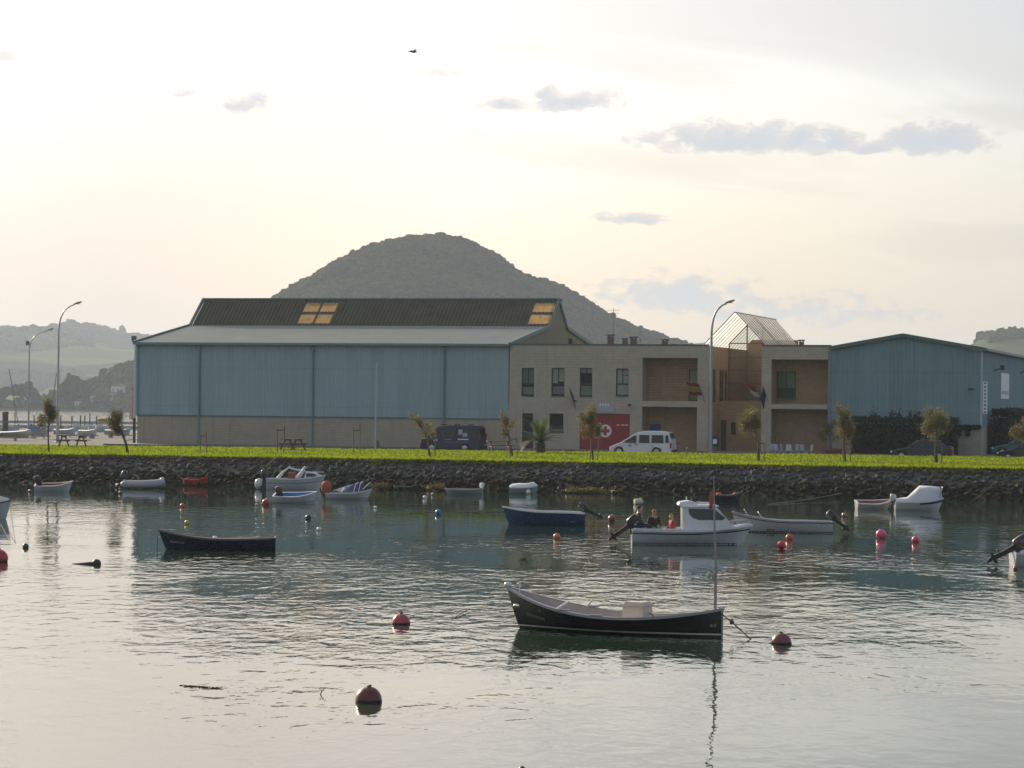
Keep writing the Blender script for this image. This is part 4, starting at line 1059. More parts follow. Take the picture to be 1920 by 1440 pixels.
def leafy_box(name, label, s0, s1, d0, d1, h0, seed, n, cat='hedge', z0=ROAD, leaf=HEDGE, spikes=0):
    g = np.random.default_rng(seed); t_ = thing(name, label, cat, SW(s0, d0, z0), -TH)
    L, W_ = s1-s0, d1-d0
    def top(x): return h0*(1+.10*mnoise.noise((x*.9, seed, 0))+.07*mnoise.noise((x*2.7, seed, 4)))
    x = g.uniform(0, L, n); face = g.random(n); y = np.where(face < .72, g.normal(.12, .10, n), g.uniform(0, W_, n))
    tp = np.array([top(a) for a in x]); z = np.where(face < .72, g.uniform(.02, 1, n), g.uniform(.9, 1.04, n))*tp
    y += .12*np.array([mnoise.noise((a*1.3, c*1.3, seed)) for a, c in zip(x, z)])
    pts = np.stack([x, y, z], 1)
    for i in range(spikes):
        xs = g.uniform(0, L); q = g.normal(size=(60, 3))*np.array([.12, .12, .22])+np.array([xs, W_*.4, top(xs)+.18]); pts = np.concatenate([pts, q])
    v, f = leaf_quads(pts, .085, g, 1.7); link('foliage', np_mesh('foliage', v, f, leaf), t_)
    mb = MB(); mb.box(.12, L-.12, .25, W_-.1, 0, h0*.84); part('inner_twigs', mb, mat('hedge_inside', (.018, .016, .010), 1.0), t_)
    for k in range(int(L/1.2)):
        mb = MB(); mb.tube([(.6+k*1.2, W_*.5, -.1), (.62+k*1.2, W_*.5, h0*.7)], .03, 5); part('stem', mb, BARK, t_)
a, b = fac(1597, 800, -1.6)[0], fac(1797, 800, -1.6)[0]
leafy_box('hedge', 'dark clipped hedge along the gable front of the blue hall', a, b, -2.0, -.6, 2.75, 21, 9000, spikes=7)
# side hedge runs along the side wall of the hall
def side_hedge():
    y0, y1 = 4.0, 30.0; p = SW(S3+1.7, y0, ROAD)
    g = np.random.default_rng(31); n = 9000; t_ = thing('hedge', 'tall dark hedge below the white banner on the hall side', 'hedge', p, -TH)
    L = y1-y0; y = g.uniform(0, L, n); fc = g.random(n); x = np.where(fc < .75, g.normal(0, .1, n), g.uniform(-1.4, 0, n))
    fr_ = g.random(n) < .12; y = np.where(fr_, g.normal(0, .1, n), y); x = np.where(fr_, g.uniform(-1.4, 0, n), x)
    tp = 3.35*(1+.09*np.array([mnoise.noise((a_*.8, 0, 5)) for a_ in y])); z = np.where(fc < .75, g.uniform(.02, 1, n), g.uniform(.92, 1.04, n))*tp
    v, f = leaf_quads(np.stack([x, y, z], 1), .10, g, 1.7); link('foliage', np_mesh('foliage', v, f, HEDGE), t_)
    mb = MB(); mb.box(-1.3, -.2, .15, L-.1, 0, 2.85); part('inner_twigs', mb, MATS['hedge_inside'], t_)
side_hedge()
# creeper hanging on the hall's stone base
g = np.random.default_rng(77); p0, p1 = fac(1790, 800)[0]-S2, fac(1838, 800)[0]-S2
pts = []
for xc, dz, w_ in ((.15, .9, .35), (.45, .35, .4), (.95, .75, .16), (1.2, .3, .5), (1.55, .22, .3)):
    q = g.random((420, 3)); pts.append(np.stack([p0+xc+(q[:, 0]-.5)*2*w_, -.06-.12*q[:, 1], 2.08-dz*q[:, 2]**1.4], 1))
v, f = leaf_quads(np.concatenate(pts), .07, g, 1.6)
cr = thing('creeper', 'dark creeper trailing over the stone foot of the blue hall', 'creeper', SW(S2, 0, G), -TH)
link('foliage', np_mesh('foliage', v, f, HEDGE), cr)
mb = MB(); mb.tube([(p0+.1, -.07, .02), (p0+.2, -.07, 1.2), (p0+.5, -.07, 2.0), (p0+1.5, -.06, 2.05)], .02, 5); part('stem', mb, BARK, cr)
# terracotta planter with bush
p = SW(fac(1563, 850, -4.6)[0], -4.6, ROAD+.05)
TERRA = mat('terracotta', (.22, .075, .04), .85)
t_ = thing('planter', 'low terracotta planter holding a loose olive-green shrub', 'planter', p)
mb = MB(); mb.lathe([(.50, 0), (.62, .42), (.70, .44), (.70, .56), (.60, .56), (.56, .50), (.02, .48)], 20); part('pot', mb, TERRA, t_, 40)
tree('shrub', 'loose olive-green shrub growing from the terracotta planter', p+Vector((-.15, 0, .48)), 2.05, 1.5, 55, OLV, (-.15, 0), 2600, .035, .25, None, 'shrub', clear=.1)

# ------------------------------------------------------------------ lamp posts, masts
POST = mat('galvanised_post', (.34, .37, .38), .45, .5, var=.1); LENS = mat('lamp_lens', (.5, .5, .46), .3)
def lamp(label, base, hgt, arm, side=1, base_r=.11, flood=None):
    t_ = thing('street_lamp', label, 'lamp post', base, 0, 'bent-neck street lamps')
    bend = [(0, hgt*.80)]+[(arm*k, hgt*.80+hgt*.19*q) for k, q in ((.04, .25), (.12, .48), (.26, .68), (.46, .83), (.72, .94), (1.0, 1.0))]
    mb = MB(); mb.tube([(0, 0, -.1), (0, 0, .9), (0, 0, hgt*.4)]+[(side*x, 0, z) for x, z in bend], [base_r*1.05, base_r, base_r*.8]+[base_r*.55-.004*i for i in range(len(bend))], 10); part('pole', mb, POST, t_, 40)
    mb = MB(); mb.lathe([(base_r*1.9, 0), (base_r*1.9, .06), (base_r*1.25, .12), (base_r*1.2, .30)], 12); part('base', mb, POST, t_, 40)
    x1 = side*arm; z = hgt*.99
    def sec(x, w_, h_): return [(x, w_*math.cos(a), z+.06+h_*math.sin(a)) for a in [2*math.pi*j/10 for j in range(10)]]
    mb = MB(); mb.loft([sec(x1-side*.1, .04, .04), sec(x1+side*.05, .10, .07), sec(x1+side*.3, .15, .09), sec(x1+side*.55, .11, .06), sec(x1+side*.62, .03, .02)]); 
    mb.xf(Matrix.Translation((x1, 0, z)) @ Matrix.Rotation(-side*.30, 4, 'Y') @ Matrix.Translation((-x1, 0, -z)))
    hd = part('lamp_head', mb, mat('lamp_head_grey', (.20, .21, .21), .5), t_, 60)
    mb = MB(); mb.box(x1+side*.28-.16, x1+side*.28+.16, -.09, .09, z+.02, z+.06); part('lens', mb, LENS, hd)
    if flood:
        mb = MB(); mb.box(-.32, -.02, -.2, .2, flood-.25, flood+.2); mb.bar((-.05, 0, flood), (.02, 0, flood), .06, .06); part('floodlight', mb, mat('flood_grey', (.12, .12, .12), .5), t_)
    return t_
p = onz(108, 830, ROAD); lamp('bent-neck street lamp behind the russet tree, left of the hangar', p, px2m(p, 262), px2m(p, 30), 1, .13)
p = P(55, 640, 311); p.z = ROAD; lamp('smaller bent-neck lamp with a floodlight halfway up, behind the laid-up boats', p, 11.0, 2.0, 1, .11, P(52, 643, 311).z-ROAD)
p = SW(fac(1332, 842, -5.5)[0], -5.5, ROAD); lamp('tall bent-neck street lamp in front of the glass porch', p, P(1360, 566, p.y).z-ROAD, 1.05, 1, .15)
# floodlight pole by hangar corner
p = P(253, 700, 238); p.z = ROAD
t_ = thing('floodlight_pole', 'slim pole with a box floodlight at the hangar corner', 'floodlight pole', p)
mb = MB(); mb.tube([(0, 0, -.1), (0, 0, 8.6)], [.09, .06], 8); part('pole', mb, POST, t_)
mb = MB(); mb.box(-.28, .1, -.2, .2, 8.3, 8.75); part('floodlight', mb, MATS['flood_grey'], t_)
mb = MB(); mb.box(-.1, .1, -.1, .1, 0, 2.1); part('control_box', mb, mat('dark_green_post', (.03, .05, .045), .6), t_)
# pale flag mast before hangar
p = SW(fac(704, 833, -4.5)[0], -4.5, ROAD); hgt = P(704, 680, p.y).z-ROAD
t_ = thing('flag_mast', 'bare pale flag mast standing in front of the blue cladding', 'mast', p)
mb = MB(); mb.tube([(0, 0, -.1), (0, 0, hgt*.5), (.03, 0, hgt)], [.075, .055, .025], 8); part('mast', mb, mat('pale_pole', (.5, .52, .53), .5), t_)
mb = MB(); mb.lathe([(.22, 0), (.22, .12), (.10, .16)], 10); part('foot', mb, PAVE, t_)
mb = MB(); mb.box(.10, .28, -.08, .08, .1, .75); part('winch_box', mb, MATS['flood_grey'], t_)

# ------------------------------------------------------------------ flags
def flag(label, px0, py0, px1, py1, d, stripes, size, seed, droop=.4):
    """staff slanting off the facade from (px0,py0) with cloth hanging from its upper half"""
    s, z = fac(px0, py0, d); t_ = thing('flag', label, 'flag', SW(s, d, G+z), -TH, 'flags on the station front')
    k = 212/F; L = 1.5; dx_ = (px1-px0)*k; dz_ = (py0-py1)*k
    tip = Vector((dx_, -.75, dz_)); mb = MB(); mb.tube([(0, 0.02, 0), tip], .022, 6); part('staff', mb, MAST, t_)
    w_, h_ = size; rnd = random.Random(seed); nx, nz = 10, len(stripes)*3
    mb = MB()
    for i in range(nx+1):
        for j in range(nz+1):
            a = i/nx; b = j/nz; base = tip*(1-.62*b)
            mb.v.append((base.x+w_*a*.85, base.y-.03-.10*math.sin(a*7+seed+b*2)*a, base.z-droop*a*h_+.06*math.sin(a*5+seed)-.10*b*a))
    for i in range(nx):
        for j in range(nz): mb.f.append((i*(nz+1)+j, i*(nz+1)+j+1, (i+1)*(nz+1)+j+1, (i+1)*(nz+1)+j)); mb.mi.append(j//3)
    part('cloth', mb, [mat('flag_'+c, v, .8, var=.08, trans=.3) for c, v in stripes], t_, 180)
FR, FY, FWh, FB = ('red', (.24, .02, .02)), ('yellow', (.33, .22, .03)), ('white', (.42, .41, .41)), ('blue', (.015, .025, .09))  # cloth colours darkened: the shade on the flags is in them
flag('red-yellow-red striped flag on the pillar left of the tall lamp', 1322, 756, 1314, 722, -.02, [FR, FY, FY, FR], (-1.1, .9), 1, -.3)
flag('white and red flag hanging at the porch pillar', 1432, 758, 1421, 728, -.02, [FR, FWh], (-.85, .8), 2, -.5)
flag('dark blue flag hanging limp beside the white and red one', 1440, 752, 1434, 724, -.02, [FB], (-.22, 1.0), 3, 1.0)
flag('limp dark blue flag between two upper windows left of the garage', 1080, 754, 1072, 726, -.02, [FB], (.2, .8), 4, 1.1)

# ------------------------------------------------------------------ picnic tables, chairs, bin
PWOOD = mat('picnic_wood', (.15, .075, .045), .85, var=.25)
def picnic(label, p, L, rz):
    t_ = thing('picnic_table', label, 'picnic table', p, rz, 'picnic tables on the lawn')
    for k in range(4):
        y = -.31+.205*k; mb = MB(); mb.box(-L/2, L/2, y-.09, y+.09, .70, .745); part('table_plank', mb, PWOOD, t_)
    for s in (-1, 1):
        mb = MB(); mb.box(-L/2, L/2, s*.72-.13, s*.72+.13, .42, .465); part('bench', mb, PWOOD, t_)
        mb = MB(); x = s*L*.34
        mb.bar((x, -.78, -.04), (x, -.2, .70), .05, .11); mb.bar((x, .78, -.04), (x, .2, .70), .05, .11); mb.box(x-.03, x+.03, -.82, .82, .34, .418); mb.box(x-.03, x+.03, -.36, .36, .63, .698); part('leg', mb, PWOOD, t_)
for px, py, Lpx, rz, lab in ((136, 837, 58, .62, 'picnic table on the lawn edge between the russet and the leaning tree'), (549, 844, 38, -.6, 'picnic table beside the tall tree stakes in front of the hangar'), (936, 848, 48, .15, 'dark red picnic table beside the palm')):
    p = lawn_at(px, py); picnic(lab, p, min(1.9, px2m(p, Lpx)), rz)
CHW = mat('white_plastic', (.45, .48, .50), .5)
for i, px in enumerate((1452, 1461, 1470, 1479, 1489, 1499, 1508, 1516)):
    s = fac(px, 850, -4.9)[0]; rnd = random.Random(i)
    t_ = thing('plastic_chair', 'white plastic chair set out under the block building right bay', 'chair', SW(s, -4.9+rnd.uniform(-.2, .2), ROAD), -TH+rnd.uniform(-1.5, 1.5), 'white plastic chairs')
    mb = MB(); mb.box(-.2, .2, -.2, .2, .42, .45); part('seat', mb, CHW, t_)
    mb = MB(); mb.add([(-.2, .2, .45), (.2, .2, .45), (.17, .27, .88), (-.17, .27, .88), (-.2, .23, .45), (.2, .23, .45), (.17, .30, .88), (-.17, .30, .88)], [(0, 1, 2, 3), (7, 6, 5, 4), (3, 2, 6, 7), (0, 3, 7, 4), (1, 5, 6, 2)]); part('backrest', mb, CHW, t_)
    for a in (-1, 1):
        for b in (-1, 1):
            mb = MB(); mb.bar((a*.17, b*.17, .42), (a*.21, b*.21, 0), .04, .04); part('leg', mb, CHW, t_)
p = SW(fac(1342, 835, -.9)[0], -.9, G)
t_ = thing('litter_bin', 'dark litter bin with a white notice by the porch pillar', 'bin', p, -TH)
mb = MB(); mb.lathe([(.2, .35), (.25, 1.0), (.27, 1.02), (.27, 1.08), (.2, 1.1)], 14); part('bin_body', mb, mat('bin_dark', (.03, .035, .06), .5), t_, 40)
mb = MB(); mb.tube([(0, 0, 0), (0, 0, .4)], .06, 8); part('stand', mb, MAST, t_)
mb = MB(); mb.box(-.14, .14, -.285, -.262, .55, .9); part('notice', mb, WP, t_)
# boat trolley wheel by hangar corner
p = onz(268, 830, ROAD)
t_ = thing('boat_trolley', 'small boat trolley with one dark wheel at the hangar corner', 'trolley', p, .3)
mb = MB(); mb.lathe([(.10, -.09), (.30, -.09), (.33, 0), (.30, .09), (.10, .09)], 18, (0, 0, .33), 'y'); part('wheel', mb, mat('tyre', (.02, .02, .02), .8), t_, 40)
mb = MB(); mb.tube([(0, 0, .33), (-1.2, .1, .22), (-1.5, .1, .12)], .05, 6); mb.tube([(-.4, .1, .28), (-.4, 1.0, .3)], .04, 6); part('frame', mb, mat('pale_bar', (.55, .5, .42), .6), t_)
# low sign post on lawn edge near van
p = lawn_at(1288, 853)
t_ = thing('low_marker_post', 'thin low marker post with a pale cap behind the white van', 'post', p)
mb = MB(); mb.tube([(0, 0, -.05), (0, 0, .42)], .03, 6); part('stem', mb, BROWN, t_); mb = MB(); mb.box(-.05, .05, -.05, .05, .42, .50); part('cap', mb, LENS, t_)

# =================================================================== VEHICLES (front towards -x)
TYRE = mat('tyre', (.02, .02, .02), .8); RIM = mat('wheel_rim', (.45, .46, .47), .35, .8); BUMP = mat('black_bumper', (.03, .03, .032), .6)
CGL = glass_mat('car_glass', (.008, .010, .011), .0, .06); HEADL = mat('headlight', (.75, .75, .72), .12, .0, coat=1.0); TAILL = mat('tail_light', (.25, .012, .012), .2)
def arc(xc, r_, z0, n=9): return [(xc+r_*math.cos(math.pi*k/n), z0+r_*math.sin(math.pi*k/n)) for k in range(n+1)]
def vehicle(name, label, cat, p, rz, upper, wheels, wr, W, paint, windows, sc_=1.0, zb=.24, tumble=.10, belt=.85, lights=None, group=None, skirt=.42):
    """upper: side outline from the front bumper bottom over the roof to the rear bumper bottom (x,z)"""
    t_ = thing(name, label, cat, p, rz, group)
    a, b = wheels; ar = wr+.07
    low = arc(b, ar, zb)+arc(a, ar, zb)               # right to left along the sill, with arches
    out = upper+[(upper[-1][0], zb)]+low+[(upper[0][0], zb)]
    # remove doubles
    poly = [out[0]]
    for q in out[1:]:
        if (q[0]-poly[-1][0])**2+(q[1]-poly[-1][1])**2 > 1e-6: poly.append(q)
    bm = bmesh.new(); cxm = sum(q[0] for q in poly)/len(poly); n = len(poly)
    zmax = max(q[1] for q in upper)
    def ring(y, ins):
        vs = []
        for i, (x, z) in enumerate(poly):
            pr_, nx_ = Vector(poly[i-1]), Vector(poly[(i+1) % n]); tdir = (nx_-pr_); nn = Vector((tdir.y, -tdir.x))
            nn = nn.normalized() if nn.length > 1e-6 else Vector((0, 0))
            vs.append(bm.verts.new((x-nn.x*ins*-1 if False else x+nn.x*ins, y, z+nn.y*ins)))
        return vs
    area = sum(poly[i][0]*poly[(i+1) % n][1]-poly[(i+1) % n][0]*poly[i][1] for i in range(n))
    sg_ = -1 if area > 0 else -1
    ins = .05 if area < 0 else -.05
    r0 = ring(-W/2, ins); r1 = ring(-W/2+.06, 0); r2 = ring(W/2-.06, 0); r3 = ring(W/2, ins)
    for u, v in ((r0, r1), (r1, r2), (r2, r3)):
        for i in range(n): bm.faces.new((u[i], u[(i+1) % n], v[(i+1) % n], v[i]))
    bm.faces.new(r0[::-1]); bm.faces.new(r3)
    bmesh.ops.triangulate(bm, faces=[f for f in bm.faces if len(f.verts) > 4])
    def tb(z): return 1-tumble*max(0, (z-belt)/(zmax-belt))**1.2 if z > belt else 1-.03*max(0, (belt-z)/belt)
    for v in bm.verts: v.co.y *= tb(v.co.z)
    bmesh.ops.recalc_face_normals(bm, faces=bm.faces)
    me = bpy.data.meshes.new('body'); bm.to_mesh(me); bm.free(); me.materials.append(paint)
    me.polygons.foreach_set('use_smooth', [True]*len(me.polygons)); me.set_sharp_from_angle(angle=R(32))
    body = link('body', me, t_)
    for s in (-1, 1):
        for wx in windows:
            mb = MB(); vs = [(x, s*(W/2*tb(z)+.004), z) for x, z in wx]; vs2 = [(x, s*(W/2*tb(z)-.01), z) for x, z in wx]; k = len(wx)
            mb.add(vs+vs2, [tuple(range(k)), tuple(range(2*k-1, k-1, -1))]+[(i, i+k, (i+1) % k+k, (i+1) % k) for i in range(k)]); part('side_window', mb, CGL, t_)
        for wx in (a, b):
            mb = MB(); mb.lathe([(.05, -.1), (wr-.05, -.1), (wr, -.06), (wr, .06), (wr-.05, .1), (.05, .1)], 20, (wx, s*(W/2-.12), wr), 'y'); wl = part('wheel', mb, TYRE, t_, 40)
            mb = MB(); mb.lathe([(wr*.62, 0), (wr*.58, s*.012), (.06, s*.02), (.02, s*.02)] if s > 0 else [(.02, -.02), (.06, -.02), (wr*.58, -.012), (wr*.62, 0)], 16, (wx, s*(W/2-.015), wr), 'y'); part('rim', mb, RIM, wl, 40)
        mb = MB(); mb.bar((windows[0][0][0]+.15, s*(W/2-.02), windows[0][0][1]+.08), (windows[0][0][0]+.15, s*(W/2+.18), windows[0][0][1]+.12), .08, .13); part('mirror', mb, paint, t_)
    # windscreen and rear glass from the outline
    def pane(i, name_):
        (x0, z0), (x1, z1) = upper[i], upper[i+1]; d = Vector((x1-x0, 0, z1-z0)); nrm = Vector((-(z1-z0), 0, x1-x0)).normalized()
        a0, a1 = Vector((x0, 0, z0))+d*.07, Vector((x0, 0, z0))+d*.93
        o = nrm*.006; y0, y1 = (W/2)*tb(a0.z)-.11, (W/2)*tb(a1.z)-.11
        mb = MB(); mb.quad(a0+o+Vector((0, -y0, 0)), a0+o+Vector((0, y0, 0)), a1+o+Vector((0, y1, 0)), a1+o+Vector((0, -y1, 0))); part(name_, mb, CGL, t_)
    if lights and 'ws' in lights: pane(lights['ws'], 'windscreen')
    if lights and 'rw' in lights: pane(lights['rw'], 'rear_window')
    x0, z0 = upper[0]; x1 = upper[-1][0]
    mb = MB(); mb.box(x0-.03, x0+.12, -W/2+.04, W/2-.04, zb, zb+.22); part('front_bumper', mb, lights.get('bumper', paint), t_)
    mb = MB(); mb.box(x1-.12, x1+.03, -W/2+.04, W/2-.04, zb, zb+.22); part('rear_bumper', mb, lights.get('bumper', paint), t_)
    for s in (-1, 1):
        hx, hz_ = lights['head']; mb = MB(); mb.ball((hx, s*(W/2-.20), hz_), (.14, .17, .075), 10, 6); part('headlight', mb, HEADL, t_, 180)
        tx, tz0, tz1 = lights['tail']; mb = MB(); mb.box(tx-.09, tx+.02, s*(W/2-.08)-.09, s*(W/2-.08)+.09, tz0, tz1); part('tail_light', mb, TAILL, t_)
    return t_, tb
WPAINT = mat('van_white', (.70, .71, .72), .3, var=.03, coat=.6)
van_u = [(0, .30), (-.02, .42), (.10, .62), (.42, .78), (.75, .90), (2.0, 1.63), (2.4, 1.73), (3.2, 1.75), (3.95, 1.73), (4.22, 1.62), (4.36, 1.20), (4.42, .80), (4.44, .30)]
k = .96
p = SW(fac(1147, 849, -10.0)[0], -10.0, ROAD)
vv, tb = vehicle('white_van', 'white people carrier parked with its nose towards the red garage door', 'van', p, -TH, van_u, (.72, 3.36), .31, 1.78, WPAINT,
        [[(.98, .93), (1.94, .90), (1.94, 1.44), (1.72, 1.38)], [(2.12, .92), (2.86, .92), (2.86, 1.46), (2.14, 1.46)], [(3.0, .92), (3.85, .92), (3.83, 1.46), (3.02, 1.46)], [(3.98, .95), (4.26, .95), (4.16, 1.46), (3.98, 1.46)]],
        lights={'ws': 4, 'rw': 9, 'head': (.12, .56), 'tail': (4.40, .55, .9), 'bumper': BUMP}, tumble=.12, belt=.9)
mb = MB(); mb.lathe([(.11, 0), (.11, -.006)], 16, (1.5, -.892, .72), 'y'); em = part('door_badge', mb, mat('badge_grey', (.5, .48, .48), .5), vv)
mb = MB(); mb.box(1.48, 1.52, -.906, -.900, .65, .79); mb.box(1.43, 1.57, -.909, -.9065, .70, .74); part('badge_cross', mb, mat('badge_red', (.4, .08, .08), .5), em)
mb = MB(); mb.box(1.88, 2.02, -.915, -.885, .76, .80); mb.box(3.0, 3.12, -.915, -.885, .70, .74); part('door_handle', mb, BUMP, vv)
BPAINT = mat('van_blue', (.006, .011, .042), .35, var=.05, coat=.15)
bv_u = [(0, .30), (-.02, .5), (.06, .92), (.42, 1.02), (1.06, 1.72), (1.35, 1.90), (2.2, 1.95), (3.6, 1.95), (4.2, 1.92), (4.36, 1.78), (4.42, 1.05), (4.45, .85), (4.46, .30)]
p = SW(fac(795, 840, -6.0)[0], -6.0, ROAD)
bv, tb = vehicle('blue_van', 'dark blue minibus with stickers on its windows parked before the hangar', 'van', p, -TH, bv_u, (.85, 3.3), .32, 1.82, BPAINT,
        [[(.75, 1.06), (1.5, 1.06), (1.5, 1.72), (1.22, 1.70)], [(1.66, 1.08), (2.62, 1.08), (2.62, 1.74), (1.66, 1.74)], [(2.75, 1.08), (3.55, 1.08), (3.55, 1.74), (2.75, 1.74)], [(3.68, 1.08), (4.24, 1.08), (4.2, 1.74), (3.68, 1.74)]],
        lights={'ws': 3, 'rw': 9, 'head': (.08, .72), 'tail': (4.43, .95, 1.35), 'bumper': BUMP}, tumble=.13, belt=1.0)
STK = mat('pale_sticker', (.35, .46, .50), .5)
for x0, x1, z0, z1, m_ in ((2.82, 3.14, 1.16, 1.66, STK), (3.16, 3.5, 1.10, 1.40, STK), (2.8, 3.6, .90, .985, WP), (1.8, 2.35, .90, .96, mat('sticker_grey', (.3, .3, .36), .5)), (1.75, 3.55, .70, .78, mat('sticker_lilac', (.10, .09, .17), .5)), (.98, 1.30, .78, .98, mat('sticker_pink', (.50, .36, .38), .5))):
    y = -.91*tb((z0+z1)/2)-.011; mb = MB(); mb.box(x0, x1, y-.004, y, z0, z1)
    part('sticker', mb, m_, bv)
mb = MB(); 
for x in (1.5, 2.5, 3.5): mb.bar((x, -.7, 1.99), (x, .7, 1.99), .05, .06)
part('roof_bar', mb, BUMP, bv)
def hatch(label, px, d, paint, name='parked_car', face=1, z=ROAD, low=0.0):
    s = fac(px, 855, d)[0]; p = SW(s, d, z)
    u = [(0, .28), (-.02, .46), (.08, .62), (.55, .76), (1.02, .84), (1.72, 1.32), (2.05, 1.40), (2.7, 1.40), (3.2, 1.33), (3.85, .96), (4.02, .90), (4.06, .5), (4.06, .28)]
    return vehicle(name, label, 'car', p, -TH, u, (.72, 3.20), .29, 1.66, paint,
        [[(1.22, .86), (2.05, .86), (2.05, 1.28), (1.78, 1.26)], [(2.15, .86), (2.85, .88), (2.78, 1.28), (2.15, 1.29)], [(2.95, .90), (3.5, .98), (3.05, 1.26), (2.92, 1.27)]],
        lights={'ws': 4, 'rw': 8, 'head': (.08, .55), 'tail': (4.04, .62, .82)}, tumble=.16, belt=.84, group='cars parked along the road')[0]
hatch('dark green hatchback parked in front of the hedge', 1673, -11.0, mat('car_green', (.006, .020, .020), .3, var=.03, coat=.15))
hatch('black car parked near the russet tree', 1872, -11.0, mat('car_black', (.006, .006, .008), .3, var=.03, coat=.15))
hatch('teal car parked beyond the black one, against the side hedge', 1862, -3.2, mat('car_teal', (.012, .11, .11), .35, var=.04, coat=.15), z=G-.02)

# =================================================================== LAID-UP BOATS AND PONTOONS ON THE LEFT (see boats section for hulls)
# =================================================================== BOATS
class Hull:
    def __init__(s, L, B, fs, fm, fb, rake=.3, tw=.8, draft=.14, flare=.5, midpos=.42, blunt=2.3):
        s.L, s.B, s.fs, s.fm, s.fb, s.rake, s.tw, s.draft, s.flare, s.mp, s.bl = L, B, fs, fm, fb, rake, tw, draft, flare, midpos, blunt
    def sheer(s, t):
        m = .42
        return s.fm+(s.fs-s.fm)*((m-t)/m)**2 if t < m else s.fm+(s.fb-s.fm)*((t-m)/(1-m))**2.0
    def half(s, t):
        if t < s.mp: return s.B/2*(s.tw+(1-s.tw)*math.sin(t/s.mp*math.pi/2))
        return max(.012, s.B/2*(1-((t-s.mp)/(1-s.mp))**s.bl))
    def pt(s, t, w, side, off=0.0):        # w 0 keel .. 1 gunwale
        g = s.half(t); e = .40+s.flare*t
        y = (g)*w**e; z = -s.draft+(s.sheer(t)+s.draft)*w**1.35
        x = t*s.L-s.rake*(1-w)*t*t
        return Vector((x-s.L/2, side*(y+off), z))
    def shell(s, n=22, m=7):
        mb = MB()
        for i in range(n+1):
            t = i/n
            ring = [s.pt(t, w/m, -1) for w in range(m, 0, -1)]+[s.pt(t, 0, 1)]+[s.pt(t, w/m, 1) for w in range(1, m+1)]
            mb.v += [tuple(p) for p in ring]
        k = 2*m+1
        for i in range(n):
            for j in range(k-1): mb.f.append((i*k+j, i*k+j+1, (i+1)*k+j+1, (i+1)*k+j)); mb.mi.append(0)
        mb.f.append(tuple(range(k-1, -1, -1))); mb.mi.append(0)
        return mb
    def inner(s, floor=.10, wall=.05, n=20):
        mb = MB()
        for i in range(n+1):
            t = .012+.965*i/n; g = max(.008, s.half(t)-wall); x = t*s.L-s.L/2; zs = s.sheer(t)-.01; fl = min(zs-.03, floor+max(0, (t-.75))*1.3*(s.fb)); ww = ((fl+s.draft)/(s.sheer(t)+s.draft))**(1/1.35); gf = max(.004, s.half(t)*ww**(.40+s.flare*t)-wall*1.2)
            mb.v += [(x, -g, zs), (x-s.rake*(1-ww)*t*t, -gf, fl), (x-s.rake*(1-ww)*t*t, gf, fl), (x, g, zs)]
        for i in range(n):
            for j in range(3): mb.f.append((i*4+j, (i+1)*4+j, (i+1)*4+j+1, i*4+j+1)); mb.mi.append(0)
        mb.f.append((0, 1, 2, 3)); mb.mi.append(0)
        return mb
    def gunwale(s, w_=.05, h_=.045, n=24, t0=0.0, t1=1.0, inset=.045):
        mb = MB()
        secs = []
        path = [(t0+(t1-t0)*i/n, -1) for i in range(n+1)]+[(t0+(t1-t0)*(n-i)/n, 1) for i in range(n+1)]
        for t, sd in path:
            g = s.half(t); x = t*s.L-s.L/2; z = s.sheer(t); ex = .02*(t > .97)
            secs.append([(x+ex, sd*(g+.022), z-h_), (x+ex, sd*(g+.022), z+.012), (x-ex, sd*max(.002, g-inset), z+.012), (x-ex, sd*max(.002, g-inset), z-h_*.4)])
        mb.loft(secs, True, True)
        g = s.half(t0); z = s.sheer(t0); mb.box(-s.L/2-.018, -s.L/2+.05, -g-.018, g+.018, z-h_, z+.0135)
        return mb
    def band(s, w0, w1, n=24, off=.006, t0=0., t1=1.):
        mb = MB()
        for sd in (-1, 1):
            o = len(mb.v)
            for i in range(n+1):
                t = t0+(t1-t0)*i/n; mb.v += [tuple(s.pt(t, w0, sd, off)), tuple(s.pt(t, w1, sd, off))]
            for i in range(n):
                a = o+2*i; mb.f.append((a, a+2, a+3, a+1)); mb.mi.append(0)
        return mb
    def level_band(s, z0, z1, n=24, off=.006, t0=0., t1=1.):
        mb = MB()
        def wz(t, z): return max(0., min(1., (z+s.draft)/(s.sheer(t)+s.draft)))**(1/1.35)
        for sd in (-1, 1):
            o = len(mb.v)
            for i in range(n+1):
                t = t0+(t1-t0)*i/n; mb.v += [tuple(s.pt(t, wz(t, z0), sd, off)), tuple(s.pt(t, wz(t, z1), sd, off))]
            for i in range(n):
                a = o+2*i; mb.f.append((a, a+2, a+3, a+1)); mb.mi.append(0)
        return mb
    def thwart(s, t, w_=.24, z=None, th=.035):
        z = z if z is not None else s.sheer(t)-.12; ww = ((z-th+s.draft)/(s.sheer(t)+s.draft))**(1/1.35); g = s.half(t)*ww**(.40+s.flare*t)-.05; x = t*s.L-s.L/2
        return MB().box(x-w_/2, x+w_/2, -g, g, z-th, z)

